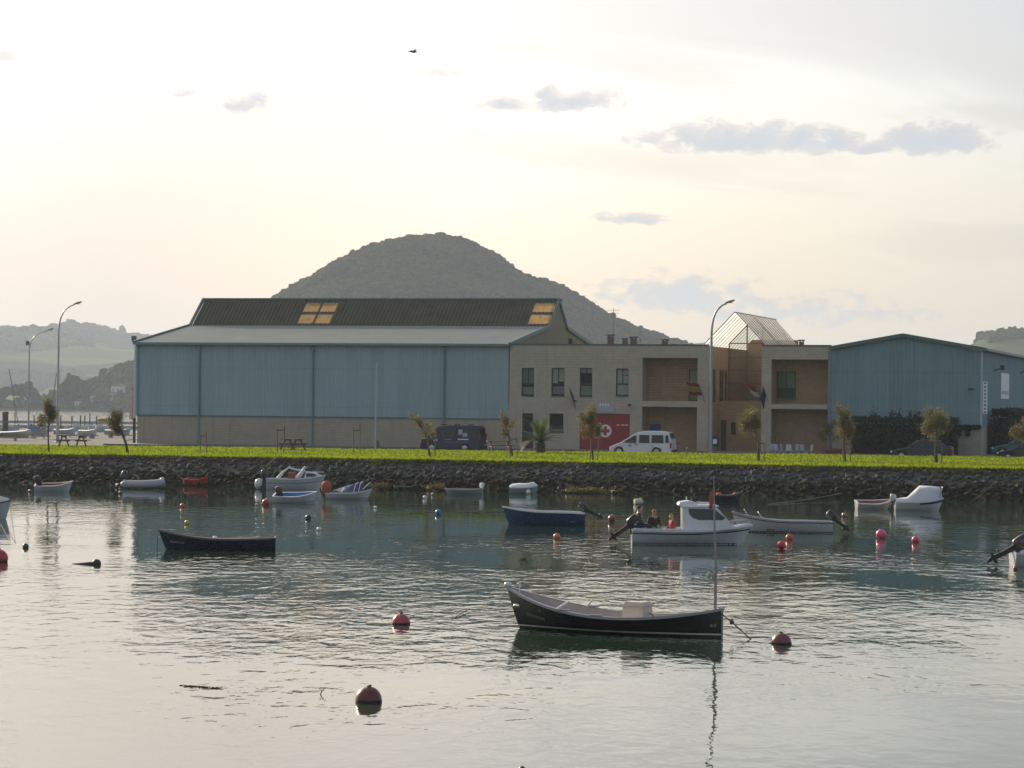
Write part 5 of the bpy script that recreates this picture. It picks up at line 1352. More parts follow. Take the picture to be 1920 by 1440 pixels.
def gel(name, c, r_=.28): return mat(name, c, r_, var=.06, vs=2.0, coat=.4, stain=(tuple(x*.6+.02 for x in c), .35, 3.0))
BW = gel('boat_white', (.66, .67, .68)); BWG = gel('boat_offwhite', (.55, .57, .57)); BNAVY = gel('boat_navy', (.012, .02, .05)); BBLK = gel('boat_black', (.012, .013, .013), .22)
BBLUE = gel('boat_blue', (.025, .07, .15)); BRED = gel('boat_red', (.50, .035, .03)); BINT = mat('boat_inside', (.42, .36, .31), .7, var=.15); GREYG = gel('gunwale_grey', (.34, .34, .36), .5)
BROWNI = mat('oxide_inside', (.22, .06, .045), .7); BGREY = mat('boat_grey_rubber', (.36, .38, .40), .6); ANTI = mat('antifouling', (.10, .025, .02), .8)
COWL = mat('outboard_dark', (.009, .009, .011), .32, var=.03); COWLG = mat('outboard_grey', (.022, .026, .035), .38); OLEG = mat('outboard_leg', (.012, .013, .015), .5)
RAILM = mat('rail_metal', (.62, .62, .62), .28, .9); CANV = mat('white_canvas', (.62, .64, .66), .8, var=.08, bump=.02, bs=3); CANB = mat('blue_canvas', (.03, .055, .15), .8); ROPE = mat('rope', (.12, .10, .07), .9); ROPEP = mat('pale_rope', (.40, .38, .32), .9)
def boat_place(name, label, stern, bow, wl, yaw=0.0, group=None, cat='boat'):
    """thing at the waterline between two photo columns; returns it with its length in metres"""
    cx_ = (stern+bow)/2; p = PW(cx_, wl); L = abs(bow-stern)*p.y/F/max(.5, math.cos(yaw))
    rz = (0 if bow > stern else math.pi)+yaw
    return thing(name, label, cat, (p.x, p.y, 0), rz, group), L, p.y/F
def outboard(par, x, z, tilt, k=1.0, cowl=COWL, y=0.0, top=None):
    """outboard motor on the transom at x; tilt 0 = leg down, 1.1 = leg out of the water"""
    M = Matrix.Translation((x, y, z)) @ Matrix.Rotation(tilt, 4, 'Y') @ Matrix.Scale(k, 4)
    def sec(zz, a, b, ox=0): return [(-.12+ox+a*math.copysign(abs(math.cos(q))**.7, math.cos(q)), b*math.copysign(abs(math.sin(q))**.7, math.sin(q)), zz) for q in [2*math.pi*j/14 for j in range(14)]]
    mb = MB(); mb.loft([sec(.02, .15, .11), sec(.10, .21, .15, -.01), sec(.30, .22, .155, -.02), sec(.44, .19, .13, -.04), sec(.50, .11, .08, -.06)]); mb.xf(M)
    ob = part('outboard_motor', mb, cowl, par, 50)
    mb = MB(); mb.loft([[(-.20, -.05, .04), (-.02, -.05, .04), (-.02, .05, .04), (-.20, .05, .04)], [(-.19, -.04, -.4), (-.05, -.04, -.4), (-.05, .04, -.4), (-.19, .04, -.4)], [(-.22, -.02, -.75), (-.08, -.02, -.75), (-.08, .02, -.75), (-.22, .02, -.75)], [(-.16, -.012, -.92), (-.10, -.012, -.92), (-.10, .012, -.92), (-.16, .012, -.92)]])
    mb.box(-.32, .0, -.09, .09, -.50, -.47); mb.lathe([(.01, -.34), (.05, -.26), (.055, -.02), (.02, .05)], 10, (0, 0, -.68), 'x'); mb.xf(M); part('leg', mb, OLEG, ob, 40)
    mb = MB()
    for j in range(3):
        a = 2.1*j; mb.add([(-.36, .0, -.68), (-.34, .12*math.cos(a)-.05*math.sin(a), -.68+.12*math.sin(a)+.05*math.cos(a)), (-.38, .13*math.cos(a+.5), -.68+.13*math.sin(a+.5))], [(0, 1, 2)])
    mb.xf(M); part('propeller', mb, OLEG, ob)
    mb = MB(); mb.box(-.02, .10, -.10, .10, -.22, .06); mb.xf(Matrix.Translation((x, y, z)) @ Matrix.Scale(k, 4)); part('clamp', mb, OLEG, ob)
    return ob, M
def rope(label, pts, r_=.012, m_=None, sag=0.0, group='mooring ropes'):
    a = [Vector(q) for q in pts]; out = []
    for i in range(len(a)-1):
        for k in range(6):
            t = k/6; q = a[i].lerp(a[i+1], t); q.z -= sag*4*t*(1-t); out.append(q)
    out.append(a[-1]); o = a[0].copy(); mb = MB(); mb.tube([q-o for q in out], r_, 5)
    return tag(part('mooring_rope', mb, m_ or ROPE, None, None, o), label, 'rope', group)
def heel(t_, a): t_.rotation_euler[0] = a if abs(t_.rotation_euler[2]) < 1.6 else -a
def hull_parts(t_, h, col, inside=None, gun=None, floor=.10, stripe=None):
    hp = part('hull', h.shell(), col, t_, 45)
    if inside: part('interior', h.inner(floor), inside, t_, 40)
    part('gunwale', h.gunwale(), gun or GREYG, t_, 40)
    return hp
def letters(t_, h, tpos, w0, n, size, m_, side=-1, par=None):
    """small unreadable registration marks following the hull"""
    for i in range(n):
        t = tpos+i*size*1.15/h.L; mb = MB(); q = [h.pt(t, w0, side, .010), h.pt(t+size*.75/h.L, w0, side, .010), h.pt(t+size*.6/h.L, w0+.075, side, .010), h.pt(t-.1*size/h.L, w0+.075, side, .010)]
        mb.quad(*q); part('hull_letter', mb, m_, par or t_)

# ---- 1 the black boat in front
t_, L, k = boat_place('wooden_launch', 'black-hulled open launch with white waterline stripe and a pole at its stern', 1356, 940, 1186, 0.0)
yaw = R(27); L = L/math.cos(yaw)*.955
t_.rotation_euler = (0, 0, math.pi-yaw)
h = Hull(L, 1.55, .60, .37, .88, .42, .07, .16, .45, .50, 2.2)
hp = hull_parts(t_, h, BBLK, BINT, GREYG, .12)
part('waterline_stripe', h.level_band(.055, .085), mat('cream_stripe', (.62, .60, .46), .5), hp)
part('bottom_paint', h.level_band(-.12, .05, off=.003), mat('bottom_brown', (.035, .025, .02), .7), hp)
part('red_line', h.band(.80, .815, t0=.12, t1=.78), mat('dull_red_line', (.10, .012, .012), .5), hp)
letters(t_, h, .80, .60, 8, .06, mat('gold_letter', (.22, .20, .13), .6), 1, hp); letters(t_, h, .02, .62, 2, .06, MATS['gold_letter'], 1, hp)
for t in (.30, .58, .78): part('thwart', h.thwart(t, .22), BINT, t_)
xs = .385*L-L/2                                        # engine box
mb = MB(); mb.loft([[(xs+a*.25, b*.27, .14) for a, b in ((-1, -1), (1, -1), (1, 1), (-1, 1))], [(xs+a*.225, b*.24, .60) for a, b in ((-1, -1), (1, -1), (1, 1), (-1, 1))], [(xs+a*.19, b*.20, .67) for a, b in ((-1, -1), (1, -1), (1, 1), (-1, 1))]]); eb = part('engine_box', mb, mat('box_cream', (.62, .55, .46), .7, var=.15, bump=.01), t_, 25)
mb = MB(); mb.box(xs-.245, xs+.245, -.26, .26, .585, .61); part('box_lid_rim', mb, MATS['box_cream'], eb)
for t, sd in ((.70, 1), (.68, -1)):
    p = h.pt(t, 1, sd); mb = MB(); mb.tube([p+Vector((.0, -sd*.05, .0)), p+Vector((-.20, -sd*.22, .16))], .022, 6); part('oar_pin', mb, WP, t_)
for sd in (1, -1):
    for t in (.66, .50): p = h.pt(t, 1, sd); mb = MB(); mb.box(p.x-.14, p.x+.14, p.y-.03, p.y+.03, p.z+.012, p.z+.04); part('rowlock_pad', mb, GREYG, t_)
p = h.pt(.97, 1, 1); mb = MB(); mb.ball((L/2-.03, 0, h.fb+.03), (.09, .07, .06), 10, 6); part('stem_cap', mb, BW, t_, 180)
mb = MB(); mb.tube([(L/2-.35, .10, h.fb-.12), (L/2-.36, .10, h.fb+.10), (L/2-.30, .10, h.fb+.06)], .016, 6); part('bow_cleat', mb, RAILM, t_)
mb = MB(); mb.ball(h.pt(.955, .74, 1, .0), (.12, .03, .045), 8, 6); part('bow_glint', mb, mat('bow_glint_metal', (.9, .88, .85), .12, 1.0), t_, 180)  # sun highlight on the black bow, added as a bright metal patch
mb = MB(); mb.tube([(xs+.4, -.3, .36), (xs-.2, -.1, .45), (xs-.6, .3, .34), (xs-1.0, .1, .42), (xs-1.2, -.2, .35)], .012, 5); part('loose_line', mb, ROPE, t_)
mb = MB(); mb.ball((xs-1.15, .1, .34), (.10, .12, .06), 8, 5, .2); part('loose_gear', mb, BROWNI, t_)
# pole with rag
xm = -L/2+.16; zt = P(1331, 893, 60.4).z
mb = MB(); mb.tube([(xm, .0, .2), (xm-.005, 0, 1.5), (xm+.03, 0, 2.2), (xm+.06, 0, zt)], [.034, .03, .022, .012], 8); pole = part('pole', mb, mat('weathered_pole', (.36, .32, .28), .8, var=.3, vs=6), t_)
g = np.random.default_rng(2)
mb = MB()
for i in range(7):
    z0 = zt-.28-.05*i; mb.add([(xm+.07, 0, z0), (xm+.07, .0, z0-.06), (xm+.15+.03*g.random(), .03*g.normal(), z0-.10-.04*g.random()), (xm+.14, .02, z0-.03)], [(0, 1, 2, 3)])
part('rag', mb, mat('rag_red', (.42, .12, .08), .9), pole)
mb = MB(); mb.tube([(xm+.02, 0, 1.15), (xm+.04, .03, 1.28), (xm-.03, -.02, 1.36), (xm+.03, .02, 1.45)], [.03, .045, .04, .02], 6); part('lashing', mb, mat('lashing_tan', (.45, .33, .24), .9), pole)
mb = MB(); mb.ball((xm+.14, .0, 1.28), (.05, .04, .07), 8, 6, .1); part('hanging_float', mb, mat('float_green', (.35, .5, .42), .6), pole)
mw = t_.matrix_basis
def wpt(o, v): return Matrix.Translation(o.location) @ Matrix.Rotation(o.rotation_euler[2], 4, 'Z') @ Vector(v)
q = wpt(t_, (-L/2, 0, .48))
r1 = PW(1413, 1199); rope('dark mooring rope with a knot from the black launch stern into the water', [q, q.lerp(r1, .35), r1+Vector((0, 0, -.05))], .014)
mb = MB(); kp = q.lerp(r1, .3); mb.ball((0, 0, 0), (.05, .04, .06), 8, 6, .2, 3); tag(part('rope_knot', mb, ROPE, None, None, kp), 'knot tied in the black launch stern rope', 'knot')
q = wpt(t_, (L/2, 0, .78)); r1 = PW(868, 1152); rope('thin pale bow rope of the black launch running down to the water', [q, r1], .007, ROPEP, .05)
a, b = PW(832, 1168), PW(880, 1146); rope('short dark rope end sticking out of the water near the red buoy', [a+Vector((0, 0, -.03)), b+Vector((0, 0, .06))], .012)

# ---- 2 navy rowing boat
t_, L, k = boat_place('rowing_boat', 'long dark navy rowing boat lying alone on the calm water', 516, 298, 1030, R(4))
h = Hull(L, 1.35, .40, .36, .62, .34, .75, .14, .4, .4, 2.4); hp = hull_parts(t_, h, BNAVY, BINT, mat('navy_gunwale', (.10, .085, .075), .6), .10)
letters(t_, h, .80, .62, 8, .055, mat('grey_letter', (.3, .3, .3), .6), 1, hp)
for t in (.2, .48, .74): part('thwart', h.thwart(t, .2, th=.03), BROWNI if t < .3 else BINT, t_)
mb = MB(); mb.tube([(.1*L, .4, .36), (-.35*L, .35, .40)], .02, 6); part('oar', mb, BINT, t_); mb = MB(); mb.ball((.02*L, -.1, .38), (.08, .08, .05), 8, 6); part('bailer', mb, BW, t_)
q = wpt(t_, (L/2, 0, .5)); rope('chain hanging straight down from the navy rowing boat bow', [q+Vector((-.03, 0, -.1)), Vector((q.x-.04, q.y, -.06))], .014)

# ---- 3 cabin boat with three people
t_, L, k = boat_place('cabin_boat', 'small white cabin boat with a wheelhouse and dark outboard, people aboard', 1184, 1410, 1020, 0.0)
h = Hull(L, 1.75, .50, .48, .68, .55, .88, .16, .5, .38, 2.0)
hp = hull_parts(t_, h, BW, BWG, BW, .16)
part('black_stripe', h.band(.84, .885), mat('stripe_black', (.02, .02, .03), .4), hp)
part('blue_bottom', h.level_band(-.12, .05, t0=.0, t1=.95), mat('bottom_navy', (.02, .04, .10), .6), hp)
def X(px): return (px-(1184+1410)/2)*k                # photo column -> metres along the boat
mb = MB()
def dsec(t):
    g_ = h.half(t)-.03; x = t*L-L/2; z = h.sheer(t)+.014; return [(x, -g_, z), (x, -g_*.5, z+.05), (x, 0, z+.07), (x, g_*.5, z+.05), (x, g_, z)]
mb.loft([dsec(.42+.57*i/10) for i in range(11)], False); part('foredeck', mb, BW, t_, 50)
x0, x1 = X(1277), X(1372); zr = .48
def wh(x, w_, z0, z1): return [(x, -w_, z0), (x, -w_*.93, z1), (x, w_*.93, z1), (x, w_, z0)]
zt = 1.30
prof = [(X(1278), .40), (X(1277), zt), (X(1340), zt+.02), (X(1372), .66), (X(1385), .58)]
mb = MB(); W_ = .66
n = len(prof); 
mb.v = [(x, -W_*(1-.10*max(0, z-.5)), z) for x, z in prof]+[(x, W_*(1-.10*max(0, z-.5)), z) for x, z in prof]
mb.f = [(i, i+1, i+1+n, i+n) for i in range(n-1)]
wins_ = None
mb.f += [tuple(range(n-1, -1, -1)), tuple(range(n, 2*n))]; mb.mi = [0]*len(mb.f)
whs = part('wheelhouse', mb, BW, t_)
for sd in (-1, 1):
    q = [(X(1288), zt-.06), (X(1336), zt-.06), (X(1357), .94), (X(1352), .86), (X(1308), .86), (X(1297), .92), (X(1290), 1.05)]
    mb = MB(); mb.add([(x, sd*(W_*(1-.10*max(0, z-.5))+.006), z) for x, z in q], [tuple(range(len(q)))]); part('side_window', mb, glass_mat('boat_glass', (.008, .010, .014), .0), whs)
mb = MB(); d = Vector((X(1372)-X(1340), 0, .66-zt-.02)); a = Vector((X(1340), 0, zt+.02)); a0, a1 = a+d*.10, a+d*.62; o = Vector((.008, 0, .006)); mb.quad(a0+o+Vector((0, -.5, 0)), a0+o+Vector((0, .5, 0)), a1+o+Vector((0, .52, 0)), a1+o+Vector((0, -.52, 0))); part('windscreen', mb, glass_mat('boat_glass'), whs)
def rs(x, w_, z, th): return [(x, -w_, z), (x, -w_*.9, z+th), (x, w_*.9, z+th), (x, w_, z)]
mb = MB(); mb.loft([rs(X(1276), .60, zt+.01, .04), rs(X(1282), .68, zt+.004, .08), rs(X(1338), .66, zt+.01, .07), rs(X(1345), .55, zt+.015, .03)]); rf = part('wheelhouse_roof', mb, BW, whs, 40)
mb = MB(); mb.loft([rs(X(1269), .5, zt+.05, .05), rs(X(1272), .58, zt+.03, .13), rs(X(1290), .58, zt+.06, .15), rs(X(1304), .5, zt+.08, .06)]); part('roof_spoiler', mb, BW, rf, 60)
mb = MB(); mb.tube([(X(1286), 0, zt+.18), (X(1286), 0, zt+.34)], .022, 6); part('roof_light', mb, BW, rf)
mb = MB(); mb.tube([(X(1306), .4, zt+.10), (X(1306), .4, zt+.15), (X(1334), .4, zt+.13), (X(1334), .4, zt+.08)], .01, 5); mb.tube([(X(1306), -.4, zt+.10), (X(1306), -.4, zt+.15), (X(1334), -.4, zt+.13), (X(1334), -.4, zt+.08)], .01, 5); part('roof_rail', mb, RAILM, rf)
mb = MB()
for sd in (-1, 1):
    g_ = h.half(.02)
    mb.box(-L/2+.04, X(1277), sd*(h.half(.2)-.12)-.10, sd*(h.half(.2)-.12)+.10, .50, .55)
part('side_deck', mb, BW, t_)
for sd in (-1, 1):
    mb = MB(); ends = [(.74, .20), (.84, .24), (.97, .20)]
    pts = [h.pt(a_, 1, sd)*1.0+Vector((0, -sd*.06, b_)) for a_, b_ in ends]
    mb.tube([h.pt(.68, 1, sd)+Vector((0, -sd*.06, .02))]+pts, .017, 6)
    for a_, b_ in ends: q = h.pt(a_, 1, sd)+Vector((0, -sd*.06, 0)); mb.tube([q, q+Vector((0, 0, b_))], .010, 5)
    part('bow_rail', mb, RAILM, t_)
ob, _ = outboard(t_, -L/2-.05, .52, R(52), .92)
mb = MB(); mb.box(-.18, .02, -.146, -.142, .2, .34); mb.xf(_); part('cowl_label', mb, mat('label_grey', (.55, .57, .6), .5), ob)
BOAT3, L3 = t_, L

# people, seated in the cockpit: one continuous skinned body each
SKIN = mat('skin', (.42, .24, .17), .55); HAIRB = mat('hair_brown', (.05, .03, .02), .7); HAIRG = mat('hair_blond', (.30, .20, .09), .7)
def skin_mesh(name, verts, edges, rad, mat_, root=0):
    me = bpy.data.meshes.new(name); me.from_pydata(verts, edges, []); o = bpy.data.objects.new(name, me); COL.objects.link(o)
    sm = o.modifiers.new('skin', 'SKIN'); sm.use_smooth_shade = True
    for i, r_ in enumerate(rad):
        sv = me.skin_vertices[0].data[i]; sv.radius = (r_, r_) if not hasattr(r_, '__len__') else r_; sv.use_root = (i == root)
    ss = o.modifiers.new('sub', 'SUBSURF'); ss.levels = 2; ss.render_levels = 2
    dg = bpy.context.evaluated_depsgraph_get(); dg.update(); out = bpy.data.meshes.new_from_object(o.evaluated_get(dg)); out.name = name
    bpy.data.objects.remove(o); out.materials.clear(); out.materials.append(mat_)
    out.polygons.foreach_set('use_smooth', [True]*len(out.polygons)); return out
def person(label, loc, rz, top, hair, legs, k=1.0, lean=.08, arm=.0, cap=None):
    t_ = thing('person', label, 'person', loc, rz, None)
    s = k
    def S(*a): return tuple(x*s for x in a)
    # pelvis, belly, chest, neck, head base, crown ; shoulder, elbow, wrist, hand x2 ; hip, knee, ankle, toe x2   (x forward)
    V = [S(0, 0, .08), S(.0, 0, .28), S(lean*.5, 0, .48), S(lean*.8, 0, .57), S(lean, 0, .66), S(lean+.02, 0, .74)]
    Ed = [(0, 1), (1, 2), (2, 3), (3, 4), (4, 5)]
    Rd = [.125, .12, .13, .055, .085, .075]
    for sd in (-1, 1):
        b = len(V); V += [S(lean*.5, sd*.17, .50), S(lean*.5+.02, sd*.24, .26), S(.24, sd*.17+arm*sd, .17), S(.32, sd*.14, .16)]; Ed += [(2, b), (b, b+1), (b+1, b+2), (b+2, b+3)]; Rd += [.062, .045, .032, .036]
    for sd in (-1, 1):
        b = len(V); V += [S(.06, sd*.10, .06), S(.42, sd*.13, .10), S(.44, sd*.12, -.26), S(.54, sd*.12, -.30)]; Ed += [(0, b), (b, b+1), (b+1, b+2), (b+2, b+3)]; Rd += [.09, .068, .045, .04]
    Rd = [r_*s for r_ in Rd]
    body = link('body', skin_mesh('body', V, Ed, Rd, SKIN), t_)
    # jacket follows torso and arms to the wrists; trousers the legs
    J = V[:3]+V[6:9]+V[10:13]; JE = [(0, 1), (1, 2), (2, 3), (3, 4), (4, 5), (2, 6), (6, 7), (7, 8)]; JR = [Rd[0]+.018*s, Rd[1]+.022*s, Rd[2]+.02*s]+[r_*1.3 for r_ in Rd[6:9]]+[r_*1.3 for r_ in Rd[10:13]]
    link('jacket', skin_mesh('jacket', J, JE, JR, top), t_)
    T = [V[0]]+V[14:17]+V[18:21]; TE = [(0, 1), (1, 2), (2, 3), (0, 4), (4, 5), (5, 6)]; TR = [Rd[0]+.012*s]+[r_*1.18 for r_ in Rd[14:17]]+[r_*1.18 for r_ in Rd[18:21]]
    link('trousers', skin_mesh('trousers', T, TE, TR, legs), t_)
    hc = Vector(S(lean+.015, 0, .705))
    mb = MB(); mb.ball(hc+Vector(S(-.02, 0, .03)), S(.092, .085, .088), 12, 8)
    mb.v = [v if (v[0]-hc.x < .045*s or v[2]-hc.z > .05*s) else (hc.x+.03*s, v[1], v[2]+.03*s) for v in mb.v]
    part('hair', mb, hair, t_, 180)
    for sd in (-1, 1):
        mb = MB(); mb.ball(hc+Vector(S(.082, sd*.03, .0)), .009*s, 6, 5); part('eye', mb, mat('eye_dark', (.02, .015, .012), .3), t_)
        mb = MB(); mb.ball(hc+Vector(S(.0, sd*.083, -.005)), S(.018, .010, .028), 6, 5); part('ear', mb, SKIN, t_)
        e = Vector(V[9 if sd < 0 else 13])
        for f_, (dy_, l_) in enumerate(((-.028, .06), (-.010, .075), (.010, .07), (.028, .055))):
            mb = MB(); a_ = e+Vector(S(.02, dy_, 0)); mb.tube([a_, a_+Vector(S(l_*.6, 0, -.005)), a_+Vector(S(l_*.9, 0, -.03))], [.009*s, .008*s, .006*s], 6); part('finger', mb, SKIN, t_, 180)
        mb = MB(); mb.tube([e+Vector(S(-.01, -sd*.03, .01)), e+Vector(S(.02, -sd*.055, 0)), e+Vector(S(.045, -sd*.06, -.015))], [.010*s, .009*s, .007*s], 6); part('thumb', mb, SKIN, t_, 180)
    mb = MB(); mb.ball(hc+Vector(S(.095, 0, -.015)), S(.016, .012, .02), 6, 5); part('nose', mb, SKIN, t_, 180)
    mb = MB(); mb.ball(hc+Vector(S(.082, 0, -.045)), S(.008, .024, .006), 6, 5); part('mouth', mb, mat('lip', (.30, .11, .09), .6), t_, 180)
    if cap:
        mb = MB(); mb.ball(hc+Vector(S(-.01, 0, .055)), S(.10, .092, .06), 12, 6); part('cap', mb, cap, t_, 180)
DKJ = mat('dark_jacket', (.018, .018, .02), .8); REDJ = mat('red_top', (.34, .03, .05), .8); TRS = mat('dark_trousers', (.03, .035, .05), .85)
def inboat(px, dy, z): return wpt(BOAT3, (X(px), dy, z))
person('person in black jacket sitting on the stern bench of the cabin boat', inboat(1225, .35, .40), -math.pi/2+.5, DKJ, HAIRG, TRS, .95)
person('child in red top sitting near the wheelhouse of the cabin boat', inboat(1262, .30, .36), math.pi+.3, REDJ, HAIRG, TRS, .82)
person('person with dark hair sitting behind the outboard of the cabin boat', inboat(1194, -.05, .55), .1, mat('grey_jacket', (.05, .05, .06), .8), HAIRB, TRS, .95)
mb = MB(); mb.box(X(1210), X(1240), .1, .72, .17, .40); part('stern_bench', mb, BWG, BOAT3); mb = MB(); mb.box(X(1255), X(1275), .1, .6, .17, .37); part('seat_locker', mb, BWG, BOAT3)
mb = MB(); mb.box(X(1187), X(1204), -.45, .45, .17, .545); part('splash_well', mb, BW, BOAT3)

# ---- 4 white open boat with bow rails, stern to the right
t_, L, k = boat_place('open_boat', 'white open boat with twin bow hoops and a dark tilted outboard at its square stern', 1560, 1372, 998, R(-3))
h = Hull(L, 1.5, .44, .46, .78, .40, .82, .14, .5, .4, 2.2); hp = hull_parts(t_, h, BW, BWG, GREYG, .12)
part('dark_line', h.band(.90, .925), mat('stripe_black', (.02, .02, .03), .4), hp); part('stain_line', h.level_band(-.1, .045), mat('bottom_brown', (.035, .025, .02), .7), hp)
letters(t_, h, .60, .45, 4, .07, MATS['stripe_black'], 1, hp)
for t in (.25, .5, .72): part('thwart', h.thwart(t, .22), BWG, t_)
for t in (.70, .84):
    a_, b_ = h.pt(t, 1, 1), h.pt(t, 1, -1); mb = MB(); mb.tube([a_, a_+Vector((.14, -.1, .22)), b_+Vector((.14, .1, .22)), b_], .016, 6); part('bow_hoop', mb, RAILM, t_)
outboard(t_, -L/2-.03, .46, R(50), .78, COWLG)
# ---- 5 blue boat
t_, L, k = boat_place('open_boat', 'slab-sided blue open boat with pale gunwale and tilted outboard', 1097, 942, 984, R(-3))
h = Hull(L, 1.45, .50, .54, .72, .35, .85, .14, .35, .4, 2.6); hp = hull_parts(t_, h, BBLUE, BWG, BW, .10)
for t in (.28, .55): part('thwart', h.thwart(t, .22), BWG, t_)
letters(t_, h, .12, .50, 3, .06, mat('letter_pale', (.16, .24, .30), .6), 1, hp)
outboard(t_, -L/2-.03, .52, R(62), .78, COWLG)
# ---- 6 white bow and outboard at right edge
t_, L, k = boat_place('sport_boat', 'white boat stern with a big black outboard cutting the right edge of the mooring', 1898, 2080, 1062, 0.0)
h = Hull(L, 1.6, .42, .44, .6, .4, .9, .15, .4, .4, 2.3); hull_parts(t_, h, BW, BWG, BW, .12); part('thwart', h.thwart(.3), BWG, t_)
outboard(t_, -L/2+.10, .46, R(60), 1.0, mat('outboard_maroon', (.022, .012, .014), .25, coat=.6))
# ---- 7 white boat at the left edge
t_, L, k = boat_place('moored_boat', 'white boat with grey cover at the left edge, two lines slanting into the water', -150, 20, 972, 0.0)
h = Hull(L, 1.7, .5, .5, .75, .25, .85, .15, .45, .4, 2.8); hull_parts(t_, h, BWG, None, mat('rubber_fender', (.10, .10, .11), .7), .12)
mb = MB()
def csec(t, hh):
    g_ = h.half(t)-.01; x = t*L-L/2; z = h.sheer(t)+.013; return [(x, -g_, z), (x, -g_*.6, z+hh*.8), (x, 0, z+hh), (x, g_*.6, z+hh*.8), (x, g_, z)]
mb.loft([csec(.02, .1), csec(.2, .55), csec(.5, .75), csec(.72, .55), csec(.9, .2), csec(.985, .05)], False); part('cover', mb, CANV, t_, 60)
q = wpt(t_, (L/2-.05, 0, .55)); rope('mooring line sagging from the covered boat bow to the water', [q, PW(30, 1022)+Vector((0, 0, -.03))], .012); rope('second straighter line from the covered boat to the same spot', [wpt(t_, (L/2-.6, -.2, .15)), PW(26, 1023)+Vector((0, 0, -.03))], .012)

# ---- boats along the bank
t_, L, k = boat_place('dinghy', 'white dinghy with dark red inside and a black outboard, moored off the lamp post', 66, 136, 922, R(5), 'small boats moored under the bank')
h = Hull(L, 1.25, .36, .38, .58, .3, .8, .12, .4, .4, 2.2); hull_parts(t_, h, BW, BROWNI, BW, .10); heel(t_, .10); part('thwart', h.thwart(.45), BROWNI, t_); outboard(t_, -L/2+.28, .42, R(-5), .85); 
t_, L, k = boat_place('inflatable_boat', 'grey inflatable boat with an outboard, moored before the hangar corner', 228, 306, 916, R(3), 'small boats moored under the bank')
for sd in (-1, 1):
    mb = MB(); mb.tube([(-L/2, sd*.52, .24), (-L/2+.15, sd*.55, .24), (0, sd*.58, .24), (L*.28, sd*.5, .27), (L*.42, sd*.28, .32), (L*.47, 0, .35)], [.08, .2, .21, .21, .20, .19], 12); part('side_tube', mb, BGREY, t_, 60)
mb = MB(); mb.box(-L/2+.2, L*.36, -.42, .42, .08, .14); part('floor', mb, BWG, t_); mb = MB(); mb.box(-.2, .1, -.4, .4, .3, .36); part('thwart', mb, BWG, t_); mb = MB(); mb.box(-L/2+.15, -L/2+.22, -.42, .42, .1, .5); part('transom', mb, BWG, t_)
mb = MB(); mb.ball((L*.47, 0, .5), .13, 10, 7); part('bow_fender', mb, BW, t_, 180)
outboard(t_, -L/2+.15, .45, R(30), .95, COWLG)
t_, L, k = boat_place('dinghy', 'bright red dinghy with a high square end under the bank', 349, 391, 911, R(-12), 'small boats moored under the bank')
h = Hull(L, .95, .42, .40, .58, .12, .9, .1, .3, .4, 4.0); hull_parts(t_, h, BRED, BROWNI, BRED, .1); part('thwart', h.thwart(.45), BRED, t_); heel(t_, .10)
mb = MB(); mb.box(-L/2-.06, -L/2-.02, -.38, .38, .0, .40); part('pale_transom', mb, BWG, t_)
# white cabin cruiser with arches
t_, L, k = boat_place('cabin_cruiser', 'white cruiser with swept arches and an open cockpit moored under the bank', 500, 610, 918, R(2), 'small boats moored under the bank')
h = Hull(L, 1.6, .62, .60, .82, .45, .9, .15, .5, .38, 2.1); hp = hull_parts(t_, h, BW, BWG, BW, .18); part('grey_line', h.band(.72, .78), mat('line_bluegrey', (.28, .33, .40), .5), hp)
def X2(px): return (px-555)*k
zc = h.sheer(.5)
mb = MB(); mb.loft([[(X2(571), -.55, .62), (X2(573), -.45, 1.0), (X2(573), .45, 1.0), (X2(571), .55, .62)], [(X2(588), -.5, .66), (X2(588), -.42, .98), (X2(588), .42, .98), (X2(588), .5, .66)], [(X2(604), -.3, .74), (X2(604), -.2, .80), (X2(604), .2, .80), (X2(604), .3, .74)]]); cb = part('cuddy', mb, BW, t_, 40)
for sd in (-1, 1):
    mb = MB(); mb.add([(X2(574), sd*.535, .72), (X2(588), sd*.50, .73), (X2(594), sd*.43, .80), (X2(588), sd*.475, .90), (X2(575), sd*.515, .92)], [(0, 1, 2, 3, 4)]); part('cabin_window', mb, glass_mat('boat_glass'), cb)
    mb = MB(); mb.tube([(X2(521), sd*.66, .62), (X2(532), sd*.62, 1.0), (X2(543), sd*.5, 1.26)], [.08, .06, .03], 8); mb.tube([(X2(557), sd*.66, .62), (X2(566), sd*.60, .95), (X2(571), sd*.5, 1.28)], [.13, .09, .03], 8); part('arch', mb, BW, t_, 60)
    mb = MB(); mb.tube([(X2(543), sd*.48, 1.20), (X2(555), sd*.5, 1.10), (X2(572), sd*.46, 1.03)], .035, 6); part('canopy_edge', mb, BW, t_, 60)
mb = MB(); mb.box(X2(540), X2(554), -.3, .3, .5, .95); part('seat_back', mb, mat('tan_seat', (.13, .05, .02), .7), t_)
mb = MB(); mb.tube([(X2(590), .25, .98), (X2(607), .1, .98), (X2(607), -.1, .98), (X2(590), -.25, .98)], .014, 5); part('bow_rail', mb, RAILM, t_)
outboard(t_, -L/2-.02, .58, R(8), .95, COWLG)
mb = MB(); mb.ball((-L/2-.42, .1, .3), (.26, .26, .30), 12, 8); tag(link('fender', mb.mesh('fender', BW, 180), None, wpt(t_, (0, 0, 0))), 'large white fender buoy by the cruiser outboard', 'fender')
